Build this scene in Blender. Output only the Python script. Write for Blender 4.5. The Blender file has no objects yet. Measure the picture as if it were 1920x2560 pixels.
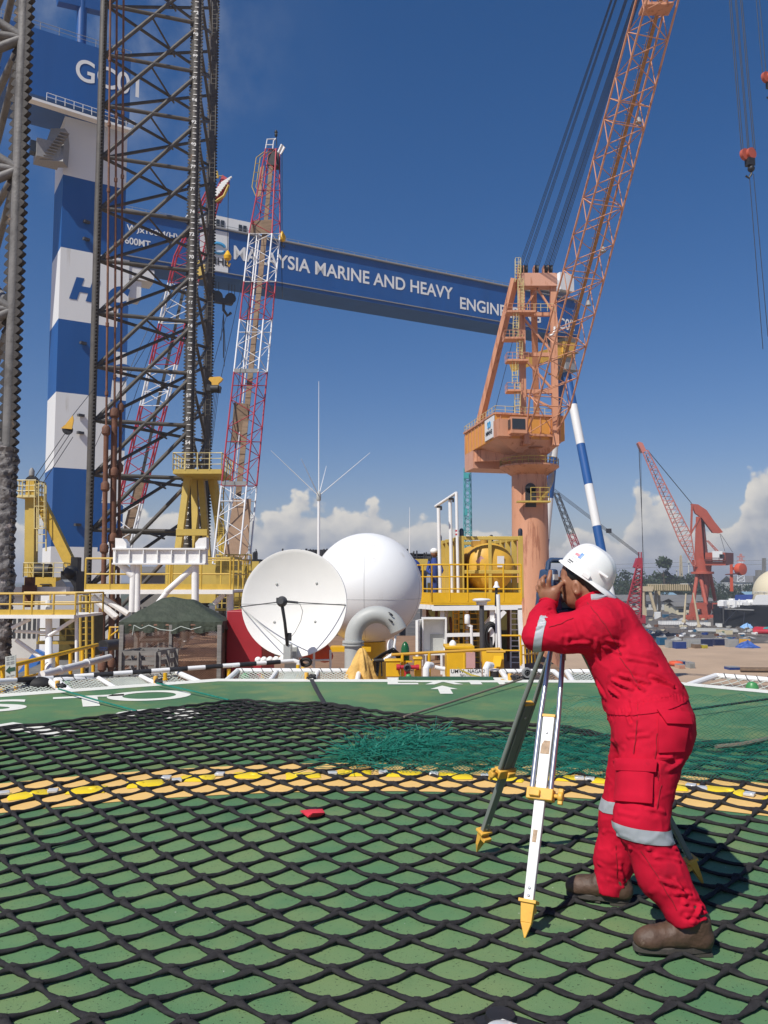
import bpy, bmesh, math, random
import numpy as np
from mathutils import Vector, Matrix, noise as mnoise
random.seed(7); np.random.seed(7)
SC = bpy.context.scene
COL = SC.collection
R = math.radians

# ------------------------------------------------------------------ camera
CAM_H = 1.5; PITCH = R(4.7); FPX = 2071.0
cd = bpy.data.cameras.new('camera'); cam = bpy.data.objects.new('camera', cd); COL.objects.link(cam)
cam.location = (0, 0, CAM_H); cam.rotation_euler = (R(90) + PITCH, 0, 0)
cd.sensor_fit = 'VERTICAL'; cd.sensor_height = 24; cd.lens = 24 * FPX / 2560
cd.clip_start = 0.05; cd.clip_end = 20000
SC.camera = cam

# ------------------------------------------------------------------ sun and sky
SUN_EL = R(50); SUN_DIR = Vector((-0.62, -0.785, 0)).normalized() * math.cos(SUN_EL) + Vector((0, 0, math.sin(SUN_EL)))
sd = bpy.data.lights.new('sun', 'SUN'); sd.energy = 4.9; sd.angle = R(0.5); sd.color = (1.0, 0.955, 0.88)
sun = bpy.data.objects.new('sun', sd); COL.objects.link(sun); sun.location = (-20, -40, 60)
sun.rotation_euler = SUN_DIR.to_track_quat('Z', 'Y').to_euler()

W = bpy.data.worlds.new('World'); SC.world = W; W.use_nodes = True
nt = W.node_tree; nt.nodes.clear(); WL = nt.links.new
def wn(t, **k):
    n = nt.nodes.new(t)
    for a, b in k.items(): setattr(n, a, b)
    return n
def wset(n, i, v):
    if hasattr(v, 'is_linked'): WL(v, n.inputs[i])
    else: n.inputs[i].default_value = v
def wm(op, a, b=0.0, c=0.0, clamp=False):
    n = wn('ShaderNodeMath', operation=op, use_clamp=clamp)
    for i, v in enumerate((a, b, c)): wset(n, i, v)
    return n.outputs[0]
def wss(x, a, b):
    n = wn('ShaderNodeMapRange', interpolation_type='SMOOTHSTEP')
    for i, v in enumerate((x, a, b, 0.0, 1.0)): wset(n, i, v)
    return n.outputs[0]
def wmix(f, a, b):
    n = wn('ShaderNodeMix', data_type='RGBA')
    wset(n, 0, f); wset(n, 6, a); wset(n, 7, b)
    return n.outputs[2]
sky = wn('ShaderNodeTexSky', sky_type='NISHITA', sun_disc=False)
sky.sun_elevation = SUN_EL; sky.sun_rotation = math.atan2(SUN_DIR.x, SUN_DIR.y); sky.altitude = 0
sky.air_density = 1.0; sky.dust_density = 0.5; sky.ozone_density = 3.0
tc = wn('ShaderNodeTexCoord'); sep = wn('ShaderNodeSeparateXYZ'); WL(tc.outputs['Generated'], sep.inputs[0])
az = wm('ARCTAN2', sep.outputs[0], sep.outputs[1]); el = wm('ARCSINE', sep.outputs[2])
def wvec(x, y, z=0.0):
    n = wn('ShaderNodeCombineXYZ'); wset(n, 0, x); wset(n, 1, y); wset(n, 2, z); return n.outputs[0]
def wnoise(vec, scale, detail, rough=0.5):
    n = wn('ShaderNodeTexNoise', noise_dimensions='2D'); WL(vec, n.inputs['Vector']); n.inputs['Scale'].default_value = scale
    n.inputs['Detail'].default_value = detail; n.inputs['Roughness'].default_value = rough
    return n.outputs[0]
def wbillow(vec, scale, detail):
    n = wn('ShaderNodeTexVoronoi', feature='F1', voronoi_dimensions='2D'); WL(vec, n.inputs['Vector']); n.inputs['Scale'].default_value = scale
    n.inputs['Detail'].default_value = detail; n.inputs['Roughness'].default_value = 0.55; n.inputs['Lacunarity'].default_value = 2.2
    n.normalize = True
    return wm('SUBTRACT', 1.0, n.outputs['Distance'])
ramp = wn('ShaderNodeValToRGB'); cr = ramp.color_ramp
# cloud-top elevation against compass direction
TOPS = [(-.75, .05), (-.434, .078), (-.36, .075), (-.28, .082), (-.23, .09), (-.15, .074), (-.128, .094), (-.10, .092), (-.06, .108), (-.03, .085), (-.012, .097),
        (.012, .076), (.045, .093), (.08, .07), (.13, .064), (.2, .05), (.26, .068), (.275, .052), (.30, .102), (.325, .094), (.345, .07), (.40, .066), (.415, .12), (.46, .14), (.75, .06)]
while len(cr.elements) < len(TOPS): cr.elements.new(0.5)
for e, (a, h) in zip(cr.elements, TOPS):
    e.position = (a + .75) / 1.5; e.color = (h * 4,) * 3 + (1,)
WL(wm('MULTIPLY_ADD', az, 1 / 1.5, 0.5), ramp.inputs[0])
top = wm('SUBTRACT', wm('MULTIPLY', ramp.outputs[0], 0.25), 0.010)
def cloud_density(v_off, u_off=0.0):
    v = wvec(wm('ADD', az, u_off), wm('MULTIPLY', wm('ADD', el, v_off), 1.15), 0.37)
    b = wbillow(v, 21.0, 2.0); n = wnoise(v, 13.0, 8.0, 0.55)
    s = wm('ADD', wm('MULTIPLY', wm('SUBTRACT', b, 0.62), 0.085), wm('MULTIPLY', wm('SUBTRACT', n, 0.5), 0.075))
    return s, b, n
s0, b0, n0 = cloud_density(0.0)
s1, b1, n1 = cloud_density(0.012, -0.008)
dens = wm('SUBTRACT', wm('ADD', top, s0), el)
mask = wm('MULTIPLY', wss(dens, 0.0, 0.011), wss(el, -0.02, 0.015))
light = wss(wm('SUBTRACT', s0, s1), -0.024, 0.020)
core = wss(dens, 0.0, 0.065)
lit = wm('ADD', wm('MULTIPLY', light, 0.58), wm('MULTIPLY', wm('SUBTRACT', 1.0, core), 0.55), clamp=True)
ccol = wmix(lit, (0.36, 0.42, 0.53, 1), (1.0, 0.955, 0.87, 1))
# thin veil high on the left
g1 = wm('ADD', wm('POWER', wm('DIVIDE', wm('ADD', az, 0.33), 0.13), 2.0), wm('POWER', wm('DIVIDE', wm('SUBTRACT', el, 0.60), 0.13), 2.0))
veil = wm('MULTIPLY', wm('POWER', 2.718, wm('MULTIPLY', g1, -1.0)), wss(wnoise(wvec(az, el, 1.7), 9.0, 7.0, 0.55), 0.38, 0.75))
hz = wss(el, 0.30, -0.02)
bg = wn('ShaderNodeBackground'); out = wn('ShaderNodeOutputWorld')
SKY_S = 0.088
hs = wn('ShaderNodeHueSaturation'); WL(sky.outputs[0], hs.inputs['Color']); hs.inputs['Saturation'].default_value = 1.34; hs.inputs['Value'].default_value = 0.95
tint = wn('ShaderNodeMix', data_type='RGBA', blend_type='MULTIPLY'); tint.inputs[0].default_value = 1.0
WL(hs.outputs[0], tint.inputs[6]); WL(wmix(wss(el, 0.0, 0.55), (1.02, 0.86, 0.97, 1), (1.14, 0.96, 1.06, 1)), tint.inputs[7])
skyc = tint.outputs[2]
cbright = wn('ShaderNodeVectorMath', operation='SCALE'); WL(ccol, cbright.inputs[0]); cbright.inputs['Scale'].default_value = 0.78 / SKY_S
c1 = wmix(wm('MULTIPLY', veil, 0.55), skyc, (5.2, 5.6, 6.2, 1))
fin = wmix(mask, c1, cbright.outputs[0])
WL(fin, bg.inputs[0]); bg.inputs[1].default_value = SKY_S
WL(bg.outputs[0], out.inputs[0])
SC.view_settings.view_transform = 'Standard'; SC.view_settings.look = 'None'
SC.view_settings.exposure = 0.0; SC.view_settings.gamma = 1.0; SC.view_settings.use_curve_mapping = False
SC.cycles.max_bounces = 6; SC.cycles.transparent_max_bounces = 16; SC.cycles.use_denoising = True

# ------------------------------------------------------------------ pixel <-> world (photo pixels, 1920 x 2560)
def ray(px, py):
    u = (px - 960) / FPX; v = (py - 1280) / FPX
    return Vector((u, math.cos(PITCH) + v * math.sin(PITCH), math.sin(PITCH) - v * math.cos(PITCH)))
def U(px, py, Y):
    d = ray(px, py); return Vector((0, 0, CAM_H)) + d * (Y / d.y)
def G(px, py, z=0.0):
    d = ray(px, py); return Vector((0, 0, CAM_H)) + d * ((z - CAM_H) / d.z)

# ------------------------------------------------------------------ materials
MATS = {}
def M(name, col, rough=0.55, metal=0.0, var=0.10, scale=4.0, bump=0.0, bscale=40.0, stain=None, stain_amt=0.0, stain_scale=2.0, stretch=(1, 1, 1), spec=0.5, sheen=0.0):
    """procedural paint/metal/cloth: noise colour variation, optional stain patches (rust, dirt) and bump"""
    if name in MATS: return MATS[name]
    m = bpy.data.materials.new(name); m.use_nodes = True; t = m.node_tree; L = t.links.new
    b = t.nodes['Principled BSDF']; b.inputs['Roughness'].default_value = rough; b.inputs['Metallic'].default_value = metal
    b.inputs['Specular IOR Level'].default_value = spec
    if sheen: b.inputs['Sheen Weight'].default_value = sheen
    co = t.nodes.new('ShaderNodeTexCoord'); mp = t.nodes.new('ShaderNodeMapping'); L(co.outputs['Object'], mp.inputs[0]); mp.inputs['Scale'].default_value = stretch
    n = t.nodes.new('ShaderNodeTexNoise'); n.inputs['Scale'].default_value = scale; n.inputs['Detail'].default_value = 6; n.inputs['Roughness'].default_value = 0.6
    L(mp.outputs[0], n.inputs['Vector'])
    mx = t.nodes.new('ShaderNodeMix'); mx.data_type = 'RGBA'
    mx.inputs[6].default_value = tuple(c * (1 - var) for c in col) + (1,); mx.inputs[7].default_value = tuple(min(1, c * (1 + var)) for c in col) + (1,)
    rm = t.nodes.new('ShaderNodeMapRange'); rm.inputs[1].default_value = 0.3; rm.inputs[2].default_value = 0.7; L(n.outputs[0], rm.inputs[0]); L(rm.outputs[0], mx.inputs[0])
    c = mx.outputs[2]
    if stain:
        n2 = t.nodes.new('ShaderNodeTexNoise'); n2.inputs['Scale'].default_value = stain_scale; n2.inputs['Detail'].default_value = 8; n2.inputs['Roughness'].default_value = 0.68
        L(mp.outputs[0], n2.inputs['Vector'])
        r2 = t.nodes.new('ShaderNodeMapRange'); r2.interpolation_type = 'SMOOTHSTEP'; th = 0.72 - stain_amt * 0.4
        r2.inputs[1].default_value = th; r2.inputs[2].default_value = th + 0.10; L(n2.outputs[0], r2.inputs[0])
        m2 = t.nodes.new('ShaderNodeMix'); m2.data_type = 'RGBA'; L(r2.outputs[0], m2.inputs[0]); L(c, m2.inputs[6]); m2.inputs[7].default_value = tuple(stain) + (1,)
        c = m2.outputs[2]
    L(c, b.inputs['Base Color'])
    if bump:
        nb = t.nodes.new('ShaderNodeTexNoise'); nb.inputs['Scale'].default_value = bscale; nb.inputs['Detail'].default_value = 4; L(mp.outputs[0], nb.inputs['Vector'])
        bp = t.nodes.new('ShaderNodeBump'); bp.inputs['Strength'].default_value = bump; bp.inputs['Distance'].default_value = 0.5 / bscale; L(nb.outputs[0], bp.inputs['Height']); L(bp.outputs[0], b.inputs['Normal'])
    MATS[name] = m; return m
RUST = (0.16, 0.06, 0.025)
def mats():
    M('white_paint', (.78, .78, .76), .45, stain=(.42, .36, .28), stain_amt=.08, stain_scale=1.2, var=.04)
    M('gantry_white', (.70, .71, .70), .5, var=.04, scale=.15, stain=(.52, .50, .45), stain_amt=.30, stain_scale=.35, stretch=(1, 1, .12))
    M('gantry_blue', (.008, .078, .27), .45, var=.10, scale=.2, stain=(.012, .085, .25), stain_amt=.32, stain_scale=.35, stretch=(1, 1, .12))
    M('yellow', (.70, .40, .010), .45, var=.08, stain=(.40, .17, .03), stain_amt=.12, stain_scale=2.5)
    M('pale_yellow', (.50, .36, .075), .55, var=.12, scale=1.0, stain=(.26, .12, .04), stain_amt=.18, stain_scale=1.5)
    M('tank_yellow', (.62, .36, .045), .5, var=.08, stain=(.34, .12, .03), stain_amt=.15, stain_scale=1.5)
    M('leg_steel', (.074, .067, .058), .6, var=.25, scale=1.2, bump=.25, bscale=9, stain=(.19, .115, .06), stain_amt=.30, stain_scale=.7)
    M('barnacle', (.15, .142, .138), .8, var=.45, scale=5, bump=1.0, bscale=10, stain=(.36, .31, .29), stain_amt=.36, stain_scale=2.6)
    M('rack_dark', (.034, .030, .028), .65, var=.3, scale=3, bump=.3, bscale=12, stain=(.17, .11, .06), stain_amt=.3, stain_scale=1.4)
    M('rust_pipe', (.15, .062, .032), .75, var=.35, scale=1.5, bump=.3, bscale=8, stain=(.26, .13, .07), stain_amt=.3, stain_scale=1.2)
    M('orange', (.56, .27, .155), .55, var=.09, scale=.6, stain=(.36, .145, .075), stain_amt=.50, stain_scale=1.3, stretch=(1, 1, .10))
    M('orange_house', (.66, .30, .05), .55, var=.08, scale=.4, stain=(.20, .09, .03), stain_amt=.18, stain_scale=.8, stretch=(1, 1, .15))
    M('orange_pink', (.58, .31, .21), .55, var=.09, scale=.5, stain=(.40, .17, .09), stain_amt=.42, stain_scale=1.0, stretch=(1, 1, .2))
    M('boom_red', (.36, .025, .045), .5, var=.15, scale=1)
    M('boom_white', (.74, .75, .76), .45, var=.04)
    M('crane_red', (.40, .085, .05), .55, var=.10, scale=.4, stain=(.24, .05, .03), stain_amt=.2, stain_scale=.3)
    M('crane_pink', (.52, .17, .13), .55, var=.08)
    M('black_steel', (.018, .018, .02), .55, var=.3)
    M('dark_grey', (.06, .06, .062), .6, var=.2)
    M('grey', (.26, .26, .255), .6, var=.15, stain=(.14, .12, .1), stain_amt=.2)
    M('cable', (.022, .024, .03), .6)
    M('teal', (.05, .33, .34), .5)
    M('wood_board', (.20, .135, .085), .8, var=.3, scale=1.2, stretch=(1, 1, 4))
    M('tan_board', (.36, .24, .16), .8, var=.12, scale=1.5)
    M('glass_dark', (.03, .035, .04), .12)
    M('rubber', (.014, .013, .013), .7, bump=.1)
    M('aluminium', (.62, .63, .64), .35, .9, var=.05)
mats()
M('fire_red', (.45, .02, .035), .35); M('pink_placard', (.52, .30, .28), .6); M('blue_cloth', (.02, .05, .22), .8); M('orange_vest', (.62, .09, .03), .7)

# ------------------------------------------------------------------ mesh builder
class MB:
    def __init__(s): s.v = []; s.f = []; s.mi = []; s.cur = 0
    def slot(s, i): s.cur = i; return s
    def add(s, vs, fs):
        o = len(s.v); s.v.extend([tuple(v) for v in vs])
        for f in fs: s.f.append(tuple(i + o for i in f)); s.mi.append(s.cur)
        return s
    def box(s, c, size, rz=0.0, mat=None):
        hx, hy, hz = size[0] / 2, size[1] / 2, size[2] / 2
        rot = mat if mat is not None else Matrix.Rotation(rz, 3, 'Z')
        vs = [Vector(c) + rot @ Vector((x, y, z)) for x in (-hx, hx) for y in (-hy, hy) for z in (-hz, hz)]
        return s.add(vs, [(0, 1, 3, 2), (4, 6, 7, 5), (0, 4, 5, 1), (2, 3, 7, 6), (0, 2, 6, 4), (1, 5, 7, 3)])
    def bar(s, p, q, w, h=None, up=(0, 0, 1)):
        p = Vector(p); q = Vector(q); h = h or w; d = (q - p); 
        if d.length < 1e-6: return s
        d.normalize(); upv = Vector(up)
        if abs(d.dot(upv)) > .98: upv = Vector((0, 1, 0)) if abs(d.y) < .9 else Vector((1, 0, 0))
        a = d.cross(upv).normalized(); b = a.cross(d).normalized()
        vs = [x + a * i * w / 2 + b * j * h / 2 for x in (p, q) for i, j in ((-1, -1), (1, -1), (1, 1), (-1, 1))]
        return s.add(vs, [(3, 2, 1, 0), (4, 5, 6, 7), (0, 1, 5, 4), (1, 2, 6, 5), (2, 3, 7, 6), (3, 0, 4, 7)])
    def tube(s, p, q, r, n=8, r2=None, caps=True): return s.path([p, q], [r, r if r2 is None else r2], n, caps)
    def path(s, pts, rs, n=8, caps=True, flat=None, closed=False):
        """swept tube; rs a radius or a list; flat=(sx,sz) squashes the section (world z up)"""
        pts = [Vector(p) for p in pts]; k = len(pts)
        if not isinstance(rs, (list, tuple)): rs = [rs] * k
        o = []; pa = None
        for i in range(k):
            if closed: d = pts[(i + 1) % k] - pts[i - 1]
            else: d = pts[min(i + 1, k - 1)] - pts[max(i - 1, 0)]
            if d.length < 1e-9: d = Vector((0, 0, 1))
            d.normalize()
            if pa is None:
                a = d.cross(Vector((0, 0, 1))) if abs(d.z) < .95 else d.cross(Vector((1, 0, 0)))
            else: a = pa - d * pa.dot(d)
            a.normalize(); pa = a; b = a.cross(d)
            sx, sz = flat or (1, 1)
            for j in range(n):
                t = 2 * math.pi * j / n
                o.append(pts[i] + a * (math.cos(t) * rs[i] * sx) + b * (math.sin(t) * rs[i] * sz))
        fs = []
        for i in range(k if closed else k - 1):
            i2 = (i + 1) % k
            for j in range(n):
                j2 = (j + 1) % n; fs.append((i * n + j, i * n + j2, i2 * n + j2, i2 * n + j))
        if caps and not closed: fs += [tuple(range(n))[::-1], tuple(range((k - 1) * n, k * n))]
        return s.add(o, fs)
    def lathe(s, prof, c=(0, 0, 0), n=24, axis=None):
        """prof: list of (radius, height) along axis (default z)"""
        c = Vector(c); ax = Vector(axis or (0, 0, 1)).normalized()
        a = ax.cross(Vector((0, 0, 1))) if abs(ax.z) < .95 else Vector((1, 0, 0)); a.normalize(); b = ax.cross(a)
        vs = []; k = len(prof)
        for r, h in prof:
            for j in range(n):
                t = 2 * math.pi * j / n; vs.append(c + ax * h + (a * math.cos(t) + b * math.sin(t)) * max(r, 1e-5))
        fs = [(i * n + j, i * n + (j + 1) % n, (i + 1) * n + (j + 1) % n, (i + 1) * n + j) for i in range(k - 1) for j in range(n)]
        if prof[0][0] > 1e-4: fs.append(tuple(range(n))[::-1])
        if prof[-1][0] > 1e-4: fs.append(tuple(range((k - 1) * n, k * n)))
        return s.add(vs, fs)
    def sphere(s, c, r, n=16, m=10, sc=(1, 1, 1)):
        c = Vector(c); vs = []; fs = []
        for i in range(m + 1):
            ph = math.pi * i / m
            for j in range(n):
                t = 2 * math.pi * j / n
                vs.append(c + Vector((math.sin(ph) * math.cos(t) * r * sc[0], math.sin(ph) * math.sin(t) * r * sc[1], math.cos(ph) * r * sc[2])))
        for i in range(m):
            for j in range(n): fs.append((i * n + j, (i + 1) * n + j, (i + 1) * n + (j + 1) % n, i * n + (j + 1) % n))
        return s.add(vs, fs)
    def prism(s, poly, h0, h1):
        """vertical prism from xy polygon"""
        n = len(poly); vs = [(x, y, h0) for x, y in [p[:2] for p in poly]] + [(x, y, h1) for x, y in [p[:2] for p in poly]]
        return s.add(vs, [tuple(range(n))[::-1], tuple(range(n, 2 * n))] + [(i, (i + 1) % n, n + (i + 1) % n, n + i) for i in range(n)])
    def extr(s, poly, vec):
        """extrude a planar 3d polygon by a vector"""
        n = len(poly); v = Vector(vec); vs = [Vector(p) for p in poly] + [Vector(p) + v for p in poly]
        return s.add(vs, [tuple(range(n)), tuple(range(2 * n - 1, n - 1, -1))] + [((i + 1) % n, i, n + i, n + (i + 1) % n) for i in range(n)])
    def hull8(s, b, t):
        """box from 4 bottom and 4 top corners"""
        return s.add(list(b) + list(t), [(3, 2, 1, 0), (4, 5, 6, 7), (0, 1, 5, 4), (1, 2, 6, 5), (2, 3, 7, 6), (3, 0, 4, 7)])
    def build(s, name, mat, parent=None, smooth=35, bevel=0, recalc=True):
        me = bpy.data.meshes.new(name)
        base = Vector((0, 0, 0))
        ch = parent
        while ch is not None: base = base + ch.location; ch = ch.parent
        org = Vector((0, 0, 0))
        if parent is None and s.v:
            a = np.array(s.v); org = Vector(((a[:, 0].min() + a[:, 0].max()) / 2, (a[:, 1].min() + a[:, 1].max()) / 2, a[:, 2].min()))
        else: org = base
        a = np.array(s.v) - np.array(org) if s.v else np.zeros((0, 3))
        me.from_pydata(a.tolist(), [], s.f)
        ml = mat if isinstance(mat, (list, tuple)) else [mat]
        for m in ml: me.materials.append(MATS[m] if isinstance(m, str) else m)
        if len(ml) > 1: me.polygons.foreach_set('material_index', s.mi)
        if recalc:
            bm = bmesh.new(); bm.from_mesh(me); bmesh.ops.recalc_face_normals(bm, faces=bm.faces); bm.to_mesh(me); bm.free()
        if smooth:
            me.shade_smooth(); me.set_sharp_from_angle(angle=R(smooth))
        me.update()
        o = bpy.data.objects.new(name, me); COL.objects.link(o)
        if parent is None: o.location = org
        else: o.parent = parent
        if bevel:
            bv = o.modifiers.new('bevel', 'BEVEL'); bv.width = bevel; bv.segments = 2; bv.limit_method = 'ANGLE'; bv.angle_limit = R(40)
        return o
def tag(o, label=None, cat=None, group=None, kind=None):
    if label: o['label'] = label
    if cat: o['category'] = cat
    if group: o['group'] = group
    if kind: o['kind'] = kind
    return o
def thing(name, loc, label, cat, group=None):
    o = bpy.data.objects.new(name, None); COL.objects.link(o); o.location = loc; o.empty_display_size = .2
    return tag(o, label, cat, group)
def copy_thing(o, loc, label=None, rz=None):
    c = o.copy(); COL.objects.link(c); c.location = loc
    if rz is not None: c.rotation_euler = (0, 0, rz)
    if label: c['label'] = label
    for ch in list(o.children):
        d = ch.copy(); COL.objects.link(d); d.parent = c
        for g in list(ch.children):
            e = g.copy(); COL.objects.link(e); e.parent = d
    return c
def lerp(a, b, t): return Vector(a) * (1 - t) + Vector(b) * t
def text_mesh(txt, size, org, xdir, ydir, depth=0.0, bold=0.0, squash=1.0, align='LEFT', mb=None, spacing=1.0):
    """lettering as mesh: baseline origin org, unit axes xdir/ydir"""
    cu = bpy.data.curves.new('t', 'FONT'); cu.body = txt; cu.size = size; cu.align_x = align; cu.offset = bold; cu.extrude = depth; cu.space_character = spacing
    ob = bpy.data.objects.new('t', cu); COL.objects.link(ob)
    dg = bpy.context.evaluated_depsgraph_get(); me = bpy.data.meshes.new_from_object(ob.evaluated_get(dg))
    x = Vector(xdir).normalized(); y = Vector(ydir).normalized(); z = x.cross(y); o = Vector(org)
    vs = [o + x * v.co.x * squash + y * v.co.y + z * v.co.z for v in me.vertices]; fs = [tuple(p.vertices) for p in me.polygons]
    bpy.data.objects.remove(ob); bpy.data.curves.remove(cu); bpy.data.meshes.remove(me)
    mb = mb or MB(); mb.add(vs, fs); return mb
def railing(mb, pts, h=1.1, sp=1.5, r=.025, mids=1, toe=0.0, n=6):
    """handrail along pts (floor level)"""
    pts = [Vector(p) for p in pts]; z = Vector((0, 0, 1))
    mb.path([p + z * h for p in pts], r, n)
    for k in range(mids): mb.path([p + z * h * (k + 1) / (mids + 1) for p in pts], r * .8, n)
    for a, b in zip(pts, pts[1:]):
        L = (b - a).length; m = max(1, round(L / sp))
        for i in range(m + 1): p = lerp(a, b, i / m); mb.tube(p, p + z * h, r, n)
        if toe: mb.bar(a + z * toe / 2, b + z * toe / 2, .012, toe)
    return mb
def ladder(mb, p, q, side, w=.45, r=.025, step=.3, cage=0, out=(0, -1, 0)):
    p = Vector(p); q = Vector(q); sd_ = Vector(side).normalized() * w / 2; L = (q - p).length
    mb.bar(p - sd_, q - sd_, r * 2); mb.bar(p + sd_, q + sd_, r * 2)
    k = int(L / step)
    for i in range(1, k): c = lerp(p, q, i / k); mb.bar(c - sd_, c + sd_, r * 1.3)
    if cage:
        o = Vector(out).normalized() * cage; kk = int(L / 1.0)
        for i in range(1, kk + 1):
            c = lerp(p, q, i / kk); mb.path([c - sd_, c - sd_ * 1.1 + o * .8, c + o, c + sd_ * 1.1 + o * .8, c + sd_], r * .7, 4)
        for d in (-sd_ * 1.1 + o * .8, o, sd_ * 1.1 + o * .8): mb.bar(lerp(p, q, 1 / kk) + d, q + d, r * 1.2)
    return mb

# ================================================================== SETTING
def deck_material():
    m = bpy.data.materials.new('deck_green'); m.use_nodes = True; t = m.node_tree; L = t.links.new; b = t.nodes['Principled BSDF']
    co = t.nodes.new('ShaderNodeTexCoord')
    def noise(s, d, r=.6):
        n = t.nodes.new('ShaderNodeTexNoise'); n.inputs['Scale'].default_value = s; n.inputs['Detail'].default_value = d; n.inputs['Roughness'].default_value = r
        L(co.outputs['Object'], n.inputs['Vector']); return n.outputs[0]
    def ms(x, a, c):
        n = t.nodes.new('ShaderNodeMapRange'); n.interpolation_type = 'SMOOTHSTEP'; n.inputs[1].default_value = a; n.inputs[2].default_value = c; L(x, n.inputs[0]); return n.outputs[0]
    def mix(f, a, c):
        n = t.nodes.new('ShaderNodeMix'); n.data_type = 'RGBA'
        if hasattr(f, 'is_linked'): L(f, n.inputs[0])
        else: n.inputs[0].default_value = f
        for i, v in ((6, a), (7, c)):
            if hasattr(v, 'is_linked'): L(v, n.inputs[i])
            else: n.inputs[i].default_value = v
        return n.outputs[2]
    c = mix(ms(noise(.55, 4), .38, .62), (.068, .168, .078, 1), (.105, .215, .090, 1))
    c = mix(ms(noise(2.1, 6), .46, .66), c, (.150, .215, .086, 1))           # worn, yellowish traffic patches
    c = mix(ms(noise(.9, 7, .65), .60, .72), c, (.040, .122, .060, 1))       # old dark stains
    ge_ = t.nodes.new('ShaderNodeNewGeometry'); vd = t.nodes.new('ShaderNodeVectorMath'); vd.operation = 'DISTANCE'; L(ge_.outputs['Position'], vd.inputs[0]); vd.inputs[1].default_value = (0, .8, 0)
    wr = t.nodes.new('ShaderNodeMath'); wr.operation = 'MULTIPLY'; L(ms(vd.outputs['Value'], 5.6, 4.2), wr.inputs[0]); wr.inputs[1].default_value = .62   # mixes a paler green into the deck inside the circle
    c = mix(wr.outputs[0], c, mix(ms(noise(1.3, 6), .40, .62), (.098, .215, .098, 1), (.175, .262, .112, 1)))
    spk = noise(95, 2, .5); c = mix(ms(spk, .645, .70), c, (.03, .05, .025, 1))  # grit
    fl = t.nodes.new('ShaderNodeTexVoronoi'); fl.inputs['Scale'].default_value = 9; L(co.outputs['Object'], fl.inputs['Vector'])
    c = mix(ms(fl.outputs['Distance'], .035, .02), c, (.55, .58, .5, 1))       # bare flecks
    L(c, b.inputs['Base Color']); b.inputs['Roughness'].default_value = .62; b.inputs['Specular IOR Level'].default_value = .35
    bp = t.nodes.new('ShaderNodeBump'); bp.inputs['Strength'].default_value = .5; bp.inputs['Distance'].default_value = .004; L(noise(160, 3), bp.inputs['Height']); L(bp.outputs[0], b.inputs['Normal'])
    MATS['deck_green'] = m
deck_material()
M('deck_white', (.76, .76, .68), .6, var=.06, scale=5, stain=(.38, .42, .3), stain_amt=.28, stain_scale=7)
M('ring_yellow', (.78, .50, .17), .6, var=.07, scale=6, stain=(.45, .33, .12), stain_amt=.20, stain_scale=6)
M('sand', (.42, .30, .20), .9, var=.16, scale=.05, stain=(.30, .19, .12), stain_amt=.3, stain_scale=.018)
M('apron', (.10, .088, .075), .9, var=.45, scale=.12, stain=(.30, .25, .19), stain_amt=.4, stain_scale=.05)
M('grass_land', (.055, .075, .035), .95, var=.4, scale=.02)
M('roof_brown', (.26, .155, .09), .85, var=.2, scale=1.2, stain=(.14, .1, .07), stain_amt=.3, stain_scale=.8)

ZG = -18.0
gm = MB(); S_ = 9000
gm.add([(-S_, -S_ / 2, ZG), (S_, -S_ / 2, ZG), (S_, S_, ZG), (-S_, S_, ZG)], [(0, 1, 2, 3)])
tag(gm.build('ground', 'sand'), kind='structure')
am = MB(); am.add([(-150, 250, ZG + .02), (420, 268, ZG + .02), (620, 700, ZG + .02), (-300, 700, ZG + .02)], [(0, 1, 2, 3)])
tag(am.build('yard_paving', 'apron'), kind='structure')
lm = MB(); lm.add([(-2500, 640, ZG + .04), (2500, 640, ZG + .04), (5000, 8800, ZG + .04), (-5000, 8800, ZG + .04)], [(0, 1, 2, 3)])
tag(lm.build('far_land', 'grass_land'), kind='structure')

EDGE = [(-10.2, 7.65), (-5.07, 11.11), (-2.56, 12.80), (4.15, 12.60), (5.24, 11.50), (9.4, 7.5), (11, -1), (8, -8), (-8, -8), (-11, 1.5)]
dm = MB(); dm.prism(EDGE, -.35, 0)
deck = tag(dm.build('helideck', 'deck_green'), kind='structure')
deck['label'] = 'green painted helicopter deck with white edge line and yellow circle'
ec = Vector((0, 2, 0))
wm_ = MB(); n = len(EDGE)
def inset(d):
    out = []
    for i in range(n):
        p0, p1, p2 = (Vector(EDGE[(i + k) % n]) for k in (-1, 0, 1))
        e1 = (p1 - p0).normalized(); e2 = (p2 - p1).normalized(); n1 = Vector((e1.y, -e1.x)); n2 = Vector((e2.y, -e2.x))
        bs = (n1 + n2).normalized(); out.append(p1 + bs * d / max(.3, bs.dot(n1)))
    return out
I0 = inset(.02); I1 = inset(.34)
for i in range(n):
    j = (i + 1) % n; wm_.add([(*I0[i], .004), (*I0[j], .004), (*I1[j], .004), (*I1[i], .004)], [(0, 1, 2, 3)])
wm_.build('edge_line', 'deck_white', deck, smooth=0)
rm_ = MB(); N = 160
for k, (r, c) in enumerate(((5.40, (-.08, .64)), (6.06, (0, .90)))):
    for i in range(N):
        t = 2 * math.pi * i / N; rm_.v.append((c[0] + r * math.cos(t), c[1] + r * math.sin(t), .004))
for i in range(N): rm_.f.append((i, (i + 1) % N, N + (i + 1) % N, N + i)); rm_.mi.append(0)
rm_.build('landing_circle', 'ring_yellow', deck, smooth=0)
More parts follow.
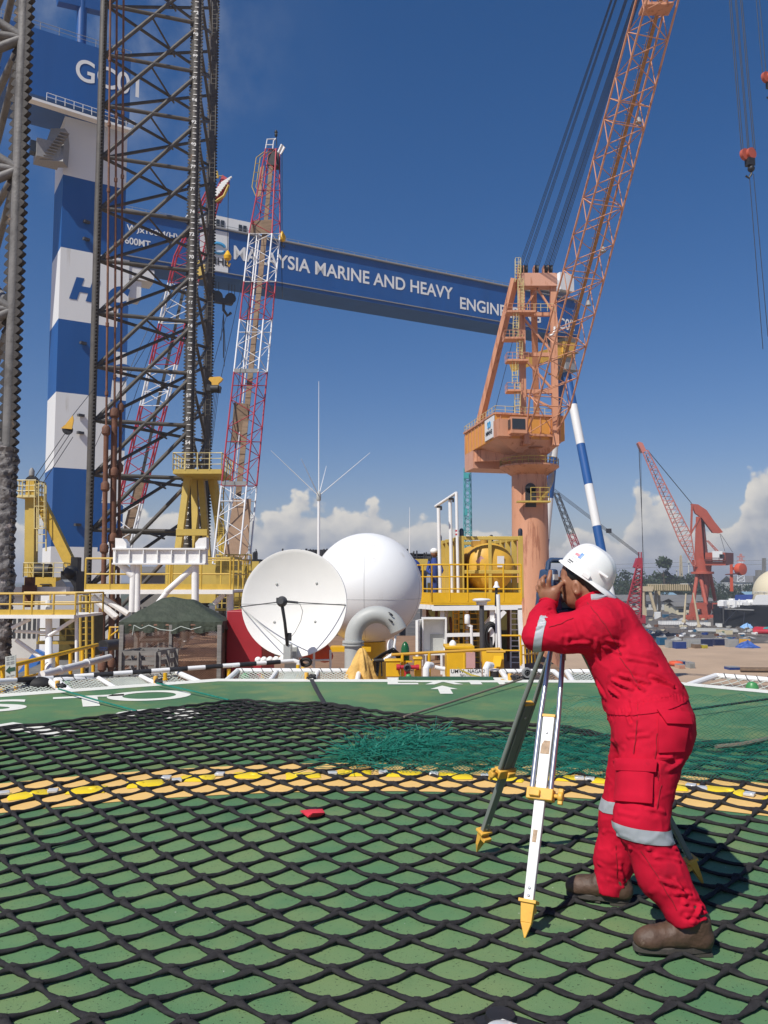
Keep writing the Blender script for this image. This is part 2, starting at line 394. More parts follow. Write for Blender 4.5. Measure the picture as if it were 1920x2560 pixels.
# painted lettering
def painted(txt, size, o, x, squash=1, bold=0, name='painted_letter'):
    x = Vector((x[0], x[1], 0)).normalized(); y = Vector((-x.y, x.x, 0))
    for ch, off in txt: text_mesh(ch, size, Vector((o[0], o[1], .006)) + x * off, x, y, bold=bold, squash=squash).build(name, 'deck_white', deck, smooth=0)
ga = G(72, 1750); gb = G(231, 1768)
tx = (G(229, 1739) - G(72, 1750)).normalized()
# rows of big letters beside the left edge
for ch, px, py in (('S', -88, 1783), ('T', 131, 1771), ('O', 264, 1757)):
    p = G(px, py); painted([(ch, 0)], 1.36 if ch != 'O' else 1.3, p, (.93, .36), squash=1.05, bold=.025)
def stroke(pts, w, name='painted_stroke'):
    mb = MB(); k = len(pts); vs = []
    for i in range(k):
        d = (pts[min(i + 1, k - 1)] - pts[max(i - 1, 0)]).normalized(); q = Vector((-d.y, d.x, 0)) * w / 2
        vs += [pts[i] + q, pts[i] - q]
    mb.add([(v.x, v.y, .006) for v in vs], [(2 * i, 2 * i + 1, 2 * i + 3, 2 * i + 2) for i in range(k - 1)]); mb.build(name, 'deck_white', deck, smooth=0)
stroke([G(305, 1791), G(322, 1783), G(345, 1780), G(395, 1776), G(450, 1776), G(470, 1786), G(440, 1800)], .26)
stroke([G(0, 1812), G(40, 1818), G(100, 1826), G(170, 1836)], .30)
for ch, x0, x1, y in (('E', 969, 1046, 1711), ('X', 1063, 1158, 1711), ('I', 1177, 1206, 1711), ('T', 1222, 1292, 1711)):
    p = G(x0, y); q = G(x1, y); mb = text_mesh(ch, 1.0, (0, 0, 0), (1, 0, 0), (0, 1, 0), bold=.03)
    a = np.array(mb.v); sx = (q.x - p.x) / (a[:, 0].max() - a[:, 0].min()); sy = .80 / a[:, 1].max()
    mb.v = [(p.x + (v[0] - a[:, 0].min()) * sx, p.y + v[1] * sy, .006) for v in mb.v]; mb.build('exit_letter', 'deck_white', deck, smooth=0)
c = G(1106, 1716); mb = MB()
mb.add([(c.x + x, c.y + y, .006) for x, y in ((0, .05), (.19, -.33), (.085, -.33), (.085, -.80), (-.085, -.80), (-.085, -.33), (-.19, -.33))], [(0, 1, 2, 3, 4, 5, 6)])
mb.build('exit_arrow', 'deck_white', deck, smooth=0)
mb = MB(); mb.box((.93, 12.66, .022), (1.42, .16, .04)); mb.build('exit_sill', M('sill_green', (.02, .085, .04), .5), deck)

# roof of the rig's quarters just beyond the landing deck
rf = MB(); rf.prism([(-5.2, 14.6), (4.6, 14.6), (6.3, 40), (-9.0, 40)], -3.2, -1.15)
tag(rf.build('rig_roof', 'roof_brown'), kind='structure')
rh = MB(); rh.prism([(-24.5, 40.5), (8, 40.5), (10, 92), (-34, 92)], -14, -6.0)
tag(rh.build('rig_hull', M('hull_grey', (.16, .15, .13), .8, var=.3, scale=.6, stain=(.1, .06, .04), stain_amt=.3)), kind='structure')

# ================================================================== LARGE STRUCTURES: gantries, jack-up legs, cranes
Z3 = Vector((0, 0, 1))
def lattice(root, name, B, T, nb, rc, rb, secs, cross=False, n=6):
    """four-chord lattice boom: B,T 4 corners each; secs = [(t0,t1,material)] -> one mesh per paint section"""
    B = [Vector(p) for p in B]; T = [Vector(p) for p in T]
    for (t0, t1, m) in secs:
        mb = MB(); k0 = round(t0 * nb); k1 = round(t1 * nb)
        for c in range(4): mb.tube(lerp(B[c], T[c], k0 / nb), lerp(B[c], T[c], k1 / nb), rc, n, caps=False)
        for k in range(k0, k1 + (1 if t1 >= 1 else 0)):
            for c in range(4):
                c2 = (c + 1) % 4; a = lerp(B[c], T[c], k / nb); b = lerp(B[c2], T[c2], k / nb)
                if k == k0 or k % 4 == 0: mb.tube(a, b, rb, 4, caps=False)
                if k < k1:
                    up = lerp(B[c2], T[c2], (k + 1) / nb); ua = lerp(B[c], T[c], (k + 1) / nb)
                    if cross: mb.tube(a, up, rb, 4, caps=False); mb.tube(b, ua, rb, 4, caps=False)
                    elif (k + c) % 2: mb.tube(a, up, rb, 4, caps=False)
                    else: mb.tube(b, ua, rb, 4, caps=False)
        mb.build(name, m, root)
def cables(root, name, pairs, r, mat='cable'):
    mb = MB()
    for a, b in pairs: mb.tube(a, b, r, 4, caps=False)
    return mb.build(name, mat, root)
def gframe(a):  # unit vectors of a crane's rail frame
    a = R(a); return Vector((math.cos(a), math.sin(a), 0)), Vector((-math.sin(a), math.cos(a), 0))

# ---------------------------------------------------------- goliath crane whose leg stands in front
e1, s1 = gframe(31)
c0 = U(152, 617, 115); c0.z = ZG
g1 = thing('gantry_crane', c0 + e1 * 4, 'blue and white striped gantry crane marked GC01, its box leg behind the lattice leg', 'gantry crane', 'giant gantry cranes')
def leg_z(py, px=150, Y=115): return U(px, py, Y).z
zs = [leg_z(y) for y in (285, 436, 617, 796, 979, 1168, 1366)] + [ZG + 1]
def leg_section(z):  # corner offsets along e1 at height z: leg tapers below z of py 560
    zt = leg_z(560); w0 = 8.9; zb = ZG
    right = w0 if z > zt else w0 - (zt - z) / (zt - zb) * 4.0
    return 0.0, right
for i in range(len(zs) - 1):
    za, zb = zs[i], zs[i + 1]; mb = MB()
    cuts = [za] + ([leg_z(560)] if zb < leg_z(560) < za else []) + [zb]
    for q0, q1 in zip(cuts, cuts[1:]):
        l0, r0 = leg_section(q0); l1, r1 = leg_section(q1)
        def ring(l, r, z): return [(c0 + e1 * l + s1 * d).xy.to_3d() + Z3 * z for l, d in ((l, 0), (r, 0), (r, 7.2), (l, 7.2))]
        mb.hull8(ring(l1, r1, q1), ring(l0, r0, q0))
    mb.build('leg_panel', 'gantry_white' if i % 2 == 0 else 'gantry_blue', g1)
for py in (543, 587, 850, 1033, 1077, 1310):
    p = U(205, py, 112.6) ; p = c0.xy.to_3d() + e1 * 3.4 - s1 * .25 + Z3 * leg_z(py); MB().box(p, (.9, .5, .35), math.atan2(e1.y, e1.x) + .35).build('leg_lamp', 'dark_grey', g1)
mb = MB(); mb.hull8([c0.xy.to_3d() + e1 * x + s1 * y + Z3 * ZG for x, y in ((-7, -1.5), (10, -1.5), (10, 9), (-7, 9))], [c0.xy.to_3d() + e1 * x + s1 * y + Z3 * (ZG + 9.5) for x, y in ((-.4, -.3), (6, -.3), (6, 7.5), (-.4, 7.5))])
mb.build('bogie_sill', 'gantry_blue', g1)
# girder
zt1 = U(326, 154, 117).z; zb1 = U(322, 309, 117).z
ge = U(326, 154, 116.5); ge.z = 0; fr = ge - s1 * .3
mb = MB(); L1 = 120
mb.hull8([fr - e1 * L1 + Z3 * zb1, fr + Z3 * zb1, fr + s1 * 8.5 + Z3 * zb1, fr - e1 * L1 + s1 * 8.5 + Z3 * zb1], [fr - e1 * L1 + Z3 * zt1, fr + Z3 * zt1, fr + s1 * 8.5 + Z3 * zt1, fr - e1 * L1 + s1 * 8.5 + Z3 * zt1])
gd1 = mb.build('girder', 'gantry_blue', g1)
ip = lambda px, py: (lambda d: Vector((0, 0, CAM_H)) + d * ((fr - Vector((0, 0, CAM_H))).dot(s1) / d.dot(s1)))(ray(px, py))
p = ip(186, 196); q = ip(192, 140); hgt = (q.z - p.z) * 1.33
text_mesh('GC01', hgt, p - s1 * .06, e1, Z3, bold=.06, squash=.88).build('lettering', 'gantry_white', gd1, smooth=0)
p = ip(-38, 158); text_mesh('a', hgt * 1.05, p - s1 * .06, e1, Z3, bold=.07, squash=.9).build('lettering', 'gantry_white', gd1, smooth=0)
mb = MB(); railing(mb, [fr - e1 * 60 + Z3 * zt1, fr + Z3 * zt1], 1.1, 2.5, .04); mb.build('handrail', 'grey', gd1)
mb = MB(); mb.bar(fr - e1 * 16 - s1 * .6 + Z3 * (zb1 - 1.2), fr + e1 * .5 - s1 * .6 + Z3 * (zb1 - 1.9), 1.2, .35)
railing(mb, [fr - e1 * 11.5 - s1 * 1.1 + Z3 * (zb1 - 1), fr + e1 * .5 - s1 * 1.1 + Z3 * (zb1 - 1.6)], 1.1, 1.2, .04)
mb.build('inspection_walkway', 'gantry_white', g1)
cp = U(118, 385, 113); mb = MB(); mb.box(cp, (3.2, 3, 2.6), R(31)); cb = mb.build('operator_cabin', 'grey', g1)
mb = MB(); mb.box(cp + Vector((-1.3, -1.2, .2)), (1.3, 1.4, 1.6), R(31)); mb.build('window', 'glass_dark', cb)
mb = MB(); q = U(150, 380, 115); mb.hull8([cp + Vector((x, y, -1.5)) for x, y in ((-.5, -1.2), (2.6, -.8), (2.6, 1), (-.5, 1))], [q + Vector((x, y, z)) for x, y, z in ((-1, -1, 3), (1, -1, 3), (1, 1, 3), (-1, 1, 3))])
for i in range(9): mb.box(cp + Vector((.4 + i * .28, -.9, -1.0 + i * .42)), (1.2, 1.4, .08), R(31))
mb.build('cabin_stair', 'grey', g1)
mb = MB(); q = ip(215, 118) + s1 * 4; mb.tube(q, q + Z3 * 16, .72, 16); mb.bar(q + Z3 * 8.6 - e1 * 3.5, q + Z3 * 9.4 + e1 * 3, 1.3, 1.6); mb.build('jib_post', 'gantry_blue', g1)
mb = MB()
text_mesh('H', 4.3, c0.xy.to_3d() + e1 * 1.35 - s1 * .05 + Z3 * leg_z(738), e1 + Z3 * .0, Z3 + e1 * .28, bold=.28, squash=1.1, mb=mb)
text_mesh('C', 4.3, c0.xy.to_3d() + e1 * 6.3 - s1 * .05 + Z3 * leg_z(742), e1, Z3 + e1 * .28, bold=.28, squash=.9, mb=mb)
mb.build('leg_logo', 'gantry_blue', g1, smooth=0)

# ---------------------------------------------------------- far gantry crane with the long lettered girder
gl = G(318, 527, 82.0); gr = G(1440, 753, 82.0); e2 = (gr - gl); e2.z = 0; e2.normalize(); s2 = Vector((-e2.y, e2.x, 0))
g2 = thing('gantry_crane', (gl.x, gl.y, ZG), 'far gantry crane with long blue lettered girder spanning behind the red and orange cranes', 'gantry crane', 'giant gantry cranes')
ip2 = lambda px, py: (lambda d: Vector((0, 0, CAM_H)) + d * ((gl - Vector((0, 0, CAM_H))).dot(s2) / d.dot(s2)))(ray(px, py))
zb2 = ip2(700, 716).z; ztop = 82.0
A_ = gl.xy.to_3d() - e2 * 14; B_ = gr.xy.to_3d() + e2 * 1
mb = MB(); mb.hull8([A_ + Z3 * zb2, B_ + Z3 * zb2, B_ + s2 * 8.5 + Z3 * zb2, A_ + s2 * 8.5 + Z3 * zb2], [A_ + Z3 * ztop, B_ + Z3 * ztop, B_ + s2 * 8.5 + Z3 * ztop, A_ + s2 * 8.5 + Z3 * ztop])
gd2 = mb.build('girder', 'gantry_blue', g2)
mb = MB(); mb.bar(A_ - s2 * .25 + Z3 * (ztop + .15), B_ - s2 * .25 + Z3 * (ztop + .15), .7, .3); mb.bar(A_ - s2 * .12 + Z3 * (zb2 + .9), B_ - s2 * .12 + Z3 * (zb2 + .9), .25, .2)
railing(mb, [A_ + Z3 * ztop, B_ + Z3 * ztop], 1.1, 3.0, .05); mb.build('rail_edge', 'grey', gd2)
def fit_text(txt, p, q, hpx_y, parent, mat, squash=None, bold=.05, off=.07):
    """lettering filling p->q on the girder face, cap height from pixel"""
    mb = text_mesh(txt, 1, (0, 0, 0), (1, 0, 0), (0, 1, 0), bold=.018); a = np.array(mb.v); wid = a[:, 0].max() - a[:, 0].min(); cap = a[:, 1].max()
    sx = (q - p).length / wid; sz = hpx_y / cap; d = (q - p).normalized(); x0 = a[:, 0].min()
    nrm = d.cross(Z3) * off
    mb.v = [tuple(p + d * ((v[0] - x0) * sx) + Z3 * (v[1] * sz) + nrm) for v in mb.v]; return mb.build('lettering', mat, parent, smooth=0)
def row(txt, x0, y0, x1, hpx):
    p = ip2(x0, y0); h = ip2(x0, y0 - hpx).z - p.z; x_lo, x_hi = 0.0, 400.0
    for _ in range(50):
        m = (x_lo + x_hi) / 2; v = p + e2 * m - Vector((0, 0, CAM_H)); c_ = v.y * math.cos(PITCH) + v.z * math.sin(PITCH)
        if 960 + FPX * v.x / c_ < x1: x_lo = m
        else: x_hi = m
    fit_text(txt, p, p + e2 * x_lo, h, gd2, 'gantry_white')
row('MALAYSIA MARINE AND HEAVY', 584, 647, 1132, 34); row('ENGINEERING', 1150, 771, 1352, 29); row('GC02', 1378, 817, 1436, 27)
row('W)x100M(H)', 316, 575, 444, 15); row('600MT', 312, 608, 376, 17)
# white trolley house with the yard's emblem panel
pa = ip2(455, 560); pb = ip2(572, 590); mb = MB()
zA = ip2(574, 685).z; zB = ztop
p0 = ip2(500, 600).xy.to_3d(); p1 = ip2(571, 600).xy.to_3d()
mb.hull8([p0 - s2 * .15 + Z3 * zA, p1 - s2 * .15 + Z3 * zA, p1 - s2 * .02 + Z3 * zA, p0 - s2 * .02 + Z3 * zA], [p0 - s2 * .15 + Z3 * (zB - .4), p1 - s2 * .15 + Z3 * (zB - .4), p1 - s2 * .02 + Z3 * (zB - .4), p0 - s2 * .02 + Z3 * (zB - .4)])
pn = mb.build('emblem_panel', 'gantry_white', gd2)
mb = MB(); q = ip2(522, 658); h = ip2(522, 640).z - q.z; text_mesh('MHE', h * 1.38, q - s2 * .24, e2, Z3, bold=.06, mb=mb); mb.build('lettering', 'black_steel', pn, smooth=0)
mb = MB(); q = ip2(527, 632) - s2 * .24; k = (ip2(527, 600).z - ip2(527, 632).z)
for zo in (0, k * .52):
    for t0, t1 in ((0, math.pi),):
        mb.path([q + e2 * (1.6 + 1.5 * math.cos(t)) + Z3 * (zo + (k * .28 - math.sin(t) * k * .25 if zo == 0 else math.sin(t) * k * .25 + k * .05)) for t in np.linspace(0, math.pi, 12)], .38, 4)
mb.build('emblem', M('emblem_blue', (.05, .30, .55), .5), pn)
p0 = ip2(476, 560).xy.to_3d() + s2 * .5; p1 = ip2(640, 590).xy.to_3d() + s2 * .5; zt = ip2(560, 540).z
mb = MB(); mb.hull8([p0 + Z3 * (ztop + .6), p1 + Z3 * (ztop + .6), p1 + s2 * 6 + Z3 * (ztop + .6), p0 + s2 * 6 + Z3 * (ztop + .6)], [p0 + Z3 * zt, p1 + Z3 * zt, p1 + s2 * 6 + Z3 * zt, p0 + s2 * 6 + Z3 * zt])
th = mb.build('trolley_house', 'gantry_white', g2)
for px in (552, 608):
    mb = MB(); q = ip2(px, 556 + (px - 552) * .24) + s2 * .42
    for d in (-.55, .55): mb.box(q + e2 * d, (.8, .16, 1.5), math.atan2(e2.y, e2.x))
    mb.build('window', 'glass_dark', th)
# rigid leg on the left
rl = gl.xy.to_3d() - e2 * 13.5
zz = [ip2(330, y).z for y in (640, 764, 883, 1003, 1128, 1260, 1380)] + [ZG]
for i in range(7):
    za, zb = zz[i], zz[i + 1]; mb = MB(); ring = lambda z: [rl + e2 * x + s2 * y + Z3 * z for x, y in ((0, .2), (14.3, .2), (14.3, 8.2), (0, 8.2))]
    mb.hull8(ring(zb), ring(za)); mb.build('leg_panel', 'gantry_white' if i % 2 == 0 else 'gantry_blue', g2)
mb = MB(); text_mesh('HC', 5.2, rl + e2 * 6.6 + Z3 * ip2(310, 952).z + s2 * .12, e2, Z3 + e2 * .28, bold=.25, mb=mb); mb.build('leg_logo', 'gantry_blue', g2, smooth=0)
mb = MB(); mb.box(rl + e2 * 17 + s2 * 3 + Z3 * (zb2 - 2.5), (5.5, 5, 2.6), math.atan2(e2.y, e2.x)); mb.box(rl + e2 * 15.5 + s2 * 3 + Z3 * (zb2 - 6), (3.2, 4, 4), math.atan2(e2.y, e2.x)); mb.build('corner_cabin', 'gantry_white', g2)
# flexible A-frame leg on the right: two striped pipes
ap = ip2(1432, 912).xy.to_3d() + s2 * 4; za = ip2(1432, 925).z
for sgn in (-1, 1):
    foot = ap + s2 * (-21 if sgn < 0 else 15) + Z3 * ZG; topp = ap + s2 * (1.2 * sgn) + Z3 * za; LL = (foot - topp).length
    for k in range(8):
        t0 = k * 12.1 / LL - (.02 if sgn < 0 else 0); t1 = min(1, (k + 1) * 12.1 / LL - (.02 if sgn < 0 else 0)); t0 = max(0, t0)
        if t0 >= 1: break
        MB().tube(lerp(topp, foot, t0), lerp(topp, foot, t1), 1.2, 20).build('leg_pipe', 'gantry_blue' if k % 2 == 0 else 'gantry_white', g2)
mb = MB(); mb.box(ap + Z3 * (za + 2.5), (3.4, 6, 5.5), math.atan2(e2.y, e2.x)); mb.hull8([ap + e2 * x + s2 * y + Z3 * (za + 5) for x, y in ((-1.5, -2), (1.5, -2), (1.5, 2), (-1.5, 2))], [ap + e2 * x + s2 * y + Z3 * zb2 for x, y in ((-2.5, -4), (2.5, -4), (2.5, 4), (-2.5, 4))])
for q in (za + 5.4, za + .2): mb.box(ap + Z3 * q, (5, 8, .3), math.atan2(e2.y, e2.x))
mb.build('leg_hinge', 'grey', g2)
mb = MB(); q = ip2(1340, 700).xy.to_3d() + s2 * 2; mb.box(q + e2 * 3 + Z3 * (ztop + 3), (9, 6, 3.4), math.atan2(e2.y, e2.x)); mb.box(q + e2 * 10 + Z3 * (ztop + 4.5), (5, 7, 5), math.atan2(e2.y, e2.x)); tw = mb.build('machinery_house', 'gantry_white', g2)
mb = MB(); mb.box(q + e2 * 1 - s2 * 3.05 + Z3 * (ztop + 3.2), (1, .1, .9), math.atan2(e2.y, e2.x)); mb.build('window', 'glass_dark', tw)
# its hook block and falls
hb = ip2(572, 735); hb = hb + s2 * 4
mb = MB()
for d in (-1.6, 1.6): mb.lathe([(.2, -.5), (1.25, -.5), (1.25, .5), (.2, .5)], hb + e2 * d + Z3 * .4, 16, axis=s2)
mb.box(hb - Z3 * .5, (4.2, 1.4, 1.2), math.atan2(e2.y, e2.x)); mb.path([hb - Z3 * 1, hb - Z3 * 2.6, hb + e2 * 1 - Z3 * 3.8, hb + e2 * 1.8 - Z3 * 3], .35, 8)
hk = mb.build('hook_block', 'black_steel', g2)
cables(g2, 'hoist_rope', [(hb + e2 * d + Z3 * .5, hb + e2 * d * 1.02 + Z3 * (zb2 - hb.z)) for d in (-2.6, -1.9, -1.2, 1.2, 1.9, 2.6)], .07)
cables(g2, 'sling', [(hb - Z3 * 3.4, hb + e2 * d - Z3 * L) for d, L in ((-.5, 10), (.15, 14), (.4, 16), (.6, 12.5))], .08)

# ---------------------------------------------------------- jack-up legs
def rack(mb, base, d, off, z0, z1, pitch, dep, th):
    """toothed rack plate along z on the side d of a chord"""
    d = Vector(d).normalized(); n_ = d.cross(Z3) * th / 2; k = int((z1 - z0) / pitch); b = Vector((base.x, base.y, 0))
    for i in range(k):
        z = z0 + i * pitch; P = [b + d * off + Z3 * z, b + d * (off + dep) + Z3 * (z + pitch * .34), b + d * (off + dep) + Z3 * (z + pitch * .52), b + d * off + Z3 * (z + pitch * .96)]
        I = [b + d * (off - dep * .9) + Z3 * z, b + d * (off - dep * .9) + Z3 * (z + pitch)]
        poly = [I[0]] + P + [I[1]]
        mb.extr([p - n_ for p in poly], n_ * 2)
def jackup_leg(root, A, B, C, z0, z1, bay, zref, r, pitch, dirs, rustz, rb, marks=None, which=('A', 'B', 'C'), dep=.19):
    pts = dict(A=A, B=B, C=C)
    for k in which:
        p = pts[k]; mb = MB(); mb.tube(p + Z3 * z0, p + Z3 * z1, r, 14); ch = mb.build('chord', 'leg_steel', root)
        for d in dirs[k]:
            mb = MB(); rack(mb, p, d, r + .06, z0, z1, pitch, dep, .13); mb.build('gear_rack', 'rack_dark', ch, smooth=0)
        if marks and k == marks:
            mb = MB(); z = math.ceil(z0 * 2) / 2; tow = Vector((-p.x * .5, -p.y, 0)).normalized(); sd = Vector((-tow.y, tow.x, 0)); tow2 = (tow * .93 - sd * .36).normalized() if False else tow
            num = 38
            zz_ = math.floor((zref - 38 * 1.02))
            for i in range(0, 190):
                zq = z0 + 3 + i * .5
                if zq > z1 - 1: break
                if i % 4: mb.box(p + tow * (r + .01) + Z3 * zq, (.30, .04, .06), math.atan2(sd.y, sd.x))
                elif zq > 3: text_mesh('%d' % (34 + 2 * ((i // 4) - 2)), .42, p + tow * (r + .035) + sd * -.26 + Z3 * (zq - .15), sd, Z3, bold=.012, mb=mb)
            mb.build('draft_marks', 'white_paint', ch, smooth=0)
    lv = [zref + i * bay for i in range(-30, 30) if z0 < zref + i * bay < z1]
    def pipes(name, segs, rr):
        for a, b in segs: MB().tube(a, b, rr, 10, caps=False).build(name, 'leg_steel', root)
    H = []; D = []; D2 = []; I = []
    for z in lv:
        H.append((A + Z3 * z, B + Z3 * z)); D.append((A + Z3 * (z - .25), B + Z3 * min(z1, z + bay * 1.9)))
        D2.append((A + Z3 * z, C + Z3 * z)); D2.append((A + Z3 * (z - .2), C + Z3 * min(z1, z + bay * 1.62)))
        D2.append((B + Z3 * z, C + Z3 * (z + bay))); D2.append((C + Z3 * z, B + Z3 * (z + bay)))
        I.append((lerp(A, B, .48) + Z3 * z + Z3 * .1, lerp(A, C, .62) + Z3 * (z - .4)))
    pipes('brace', H + D, rb); pipes('brace', D2, rb * .82); pipes('plan_brace', I, rb * .5)
YB = 69.0
Bc = U(481, 640, YB); Ac = U(242, 640, 66.6); Cc = U(524, 640, 77.0)
lean = Vector((.013, 0, 0))
for p in (Ac, Bc, Cc): p.z = 0
jl = thing('jackup_leg', (Bc.x, Bc.y, -14), 'tall triangular lattice leg with numbered chord, toothed racks and rusty braces', 'rig leg', 'jack-up legs')
perpA = Vector((.35, -1, 0))
jackup_leg(jl, Ac, Bc, Cc, -14, 62, 4.47, 41.3, .31, .30, dict(A=[(.55, -.8, 0)], B=[(1, .1, 0), (-1, -.1, 0)], C=[(1, 0, 0), (-1, .35, 0)]), 0, .17, marks='B')
mb = MB(); q = lerp(Bc, Cc, .55) + Vector((.75, 0, 0)); ladder(mb, q + Z3 * 10, q + Z3 * 61, (1, 0, 0), .45, .03, .45); mb.build('ladder', 'leg_steel', jl)
for p in list(jl.children): pass
# near leg at the picture's left edge
Y2 = 28.5
Bl = U(38, 640, Y2); Bl.z = 0; Al = Bl + Vector((-7.2, -1.5, 0)); Cl = Bl + Vector((-4.6, 6.2, 0))
j2 = thing('jackup_leg', (Bl.x, Bl.y, -14), 'near rig leg with big dark rack teeth and barnacle crust at the left edge', 'rig leg', 'jack-up legs')
mb = MB(); rL = .20; zc = U(20, 1150, Y2).z
mb.tube(Bl + Z3 * zc, Bl + Z3 * 27, rL, 20); ch2 = mb.build('chord', M('leg_grey', (.145, .14, .135), .6, var=.25, scale=1.5, bump=.3, bscale=12, stain=(.09, .085, .08), stain_amt=.5, stain_scale=.8), j2)
for d, o in (((.93, -.37, 0), .0), ((-.93, .37, 0), .0)):
    mb = MB(); rack(mb, Bl, d, rL + .05, -14, 27, .305, .17, .18); mb.build('gear_rack', 'rack_dark', ch2, smooth=0)
def crust(p, q, r, amp, seed):
    mb = MB(); L = (q - p).length; k = int(L / .06); n_ = 40; d = (q - p).normalized(); a = d.cross(Vector((1, 0, 0)) if abs(d.x) < .8 else Vector((0, 1, 0))).normalized(); b = d.cross(a)
    for i in range(k + 1):
        c = lerp(p, q, i / k)
        for j in range(n_):
            t = 2 * math.pi * j / n_; dr = a * math.cos(t) + b * math.sin(t); x = c + dr * r
            nn = mnoise.fractal(x * 5.0 + Vector((seed, 0, 0)), .8, 2.1, 5) * amp * .6 + max(0, mnoise.noise(x * 13)) * amp * .7 + max(0, mnoise.noise(x * 1.7)) * amp * 1.2
            mb.v.append(tuple(x + dr * nn))
    for i in range(k):
        for j in range(n_): mb.f.append((i * n_ + j, i * n_ + (j + 1) % n_, (i + 1) * n_ + (j + 1) % n_, (i + 1) * n_ + j)); mb.mi.append(0)
    return mb
crust(Bl + Z3 * -9, Bl + Z3 * (zc + .4), .31, .12, 3).build('barnacled_chord', 'barnacle', j2, smooth=60)
zn = [U(50, y, Y2).z for y in (96, 424, 775, 1134, 1480)] + [25.2]
for z in zn:
    mat = 'leg_grey'
    for P, dz, r in ((Al, 0, .155), (Cl, 0, .14), (Al, 4.2, .165), (Al, -4.4, .165), (Cl, 4.4, .13), (Cl, -4.4, .13)):
        if z < zc + .6: crust(Bl + Z3 * z, P + Z3 * (z + dz), r * 1.35, .07, z).build('barnacled_brace', 'barnacle', j2, smooth=60)
        else: MB().tube(Bl + Z3 * z, P + Z3 * (z + dz), r, 12).build('brace', mat, j2)
for P in (Al, Cl): MB().tube(P - Z3 * 14, P + Z3 * 27, .22, 12).build('chord', 'leg_grey', j2)

# rusty pipes standing beside the lattice leg
pg = 'rusty vertical pipes in front of the lattice leg'
for i, (xt, xb, yj, dsc) in enumerate(((276, 262, 1070, 'left rusty vertical pipe with thick lower casing, in front of the lattice leg'), (292, 284, 1026, 'middle rusty vertical pipe with widest lower casing, in front of the lattice leg'), (309, 299, 1012, 'right rusty vertical pipe, slim to its foot, in front of the lattice leg'))):
    Yp = 63.5 + i * .5; a = U(xt, 0, Yp); a = a + (a - U(xb, 1450, Yp)) * .3; b = U(xb, 1450, Yp) - Z3 * 9; j = U(xt + (xb - xt) * yj / 1450, yj, Yp)
    t = thing('riser_pipe', b, dsc, 'pipe', pg)
    MB().tube(j, a, .085, 10).build('upper_pipe', 'rust_pipe', t)
    mb = MB(); rr = (.19, .24, .12)[i]; mb.tube(b, j, rr, 12)
    for k in range(5):
        c = lerp(b, j, (.12, .32, .55, .78, .99)[k]); mb.lathe([(rr, -.4), (rr + .14, -.25), (rr + .14, .2), (rr, .4)], c, 12)
    mb.build('casing', 'rust_pipe', t)
    for k in range(9): c = lerp(j, a, (k + .5) / 9); MB().lathe([(.08, -.2), (.14, -.15), (.14, .15), (.08, .2)], c, 10).build('coupling', 'rust_pipe', t)

# ---------------------------------------------------------- yellow jacking frames around the lattice leg's foot
t = thing('jacking_tower', U(490, 1440, 66), 'yellow jacking frame with railed platform clasping the lattice leg', 'rig frame')
Yj = 66.5
for (x0, y0, x1, y1) in ((470, 1188, 440, 1420), (502, 1188, 522, 1420), (486, 1188, 492, 1420), (530, 1188, 566, 1420)):
    MB().bar(U(x0, y0, Yj + (x0 > 480) * 2), U(x1, y1, Yj - 1 + (x0 > 480) * 2), .5, .6).build('frame_post', 'pale_yellow', t)
MB().bar(U(442, 1331, Yj - .8), U(519, 1331, Yj - .8), .5, .5).build('cross_beam', 'pale_yellow', t)
mb = MB(); a = U(432, 1184, Yj - 2); b = U(554, 1184, Yj - 2); w = Vector((0, 4.6, 0)); mb.hull8([a, b, b + w, a + w], [p + Z3 * .35 for p in (a, b, b + w, a + w)])
pl = mb.build('platform', 'pale_yellow', t)
mb = MB(); railing(mb, [a + w + Z3 * .3, a + Z3 * .3, b + Z3 * .3, b + w + Z3 * .3], 1.35, 1.0, .05, 2, .0); mb.build('railing', M('cream_paint', (.62, .52, .24), .5), pl)
mb = MB(); ladder(mb, U(550, 1430, 67), U(550, 1190, 67), (1, 0, 0), .6, .03, .35, .5); mb.build('ladder', 'pale_yellow', t)
mb = MB(); a = U(425, 1478, 64); mb.box(a + Vector((3.2, 2, .7)), (7.2, 4, 3.2)); mb.box(a + Vector((4.8, 0.2, .5)), (2, 1, 3.4)); mb.build('jack_housing', 'pale_yellow', t)

# ---------------------------------------------------------- orange pedestal crane
oc = U(1324, 1250, 134); oc.z = 0
t = thing('pedestal_crane', (oc.x, oc.y, ZG), 'orange pedestal crane with lattice boom, A-frame mast and square machinery house on a round column', 'crane')
zc_ = lambda y, Y=134: U(1324, y, Y).z
mb = MB(); mb.lathe([(5.8, ZG), (4.9, zc_(1650)), (3.05, zc_(1560)), (2.85, zc_(1190)), (2.85, zc_(1160))], (oc.x, oc.y, 0), 48); col = mb.build('column', 'orange', t, smooth=50)
mb = MB(); q = oc + Vector((-.35, -2.95, 0)); mb.box(q + Z3 * zc_(1244, 131), (1.7, .12, 3), 0); mb.lathe([(.85, -.06), (.85, .06)], q + Z3 * (zc_(1244, 131) + 1.5), 16, axis=(0, 1, 0)); mb.build('door', 'black_steel', col)
mb = MB(); z = zc_(1254, 130); mb.box(q + Vector((.3, -.7, z)), (5.2, 1.6, .25)); railing(mb, [q + Vector((-.2, -1.4, z)), q + Vector((2.7, -1.4, z)), q + Vector((2.7, 0, z))], 2.2, 1.6, .06, 2); mb.build('door_platform', 'pale_yellow', col)
mb = MB(); r0 = 3.1; zA, zB = z + .3, zc_(1180)
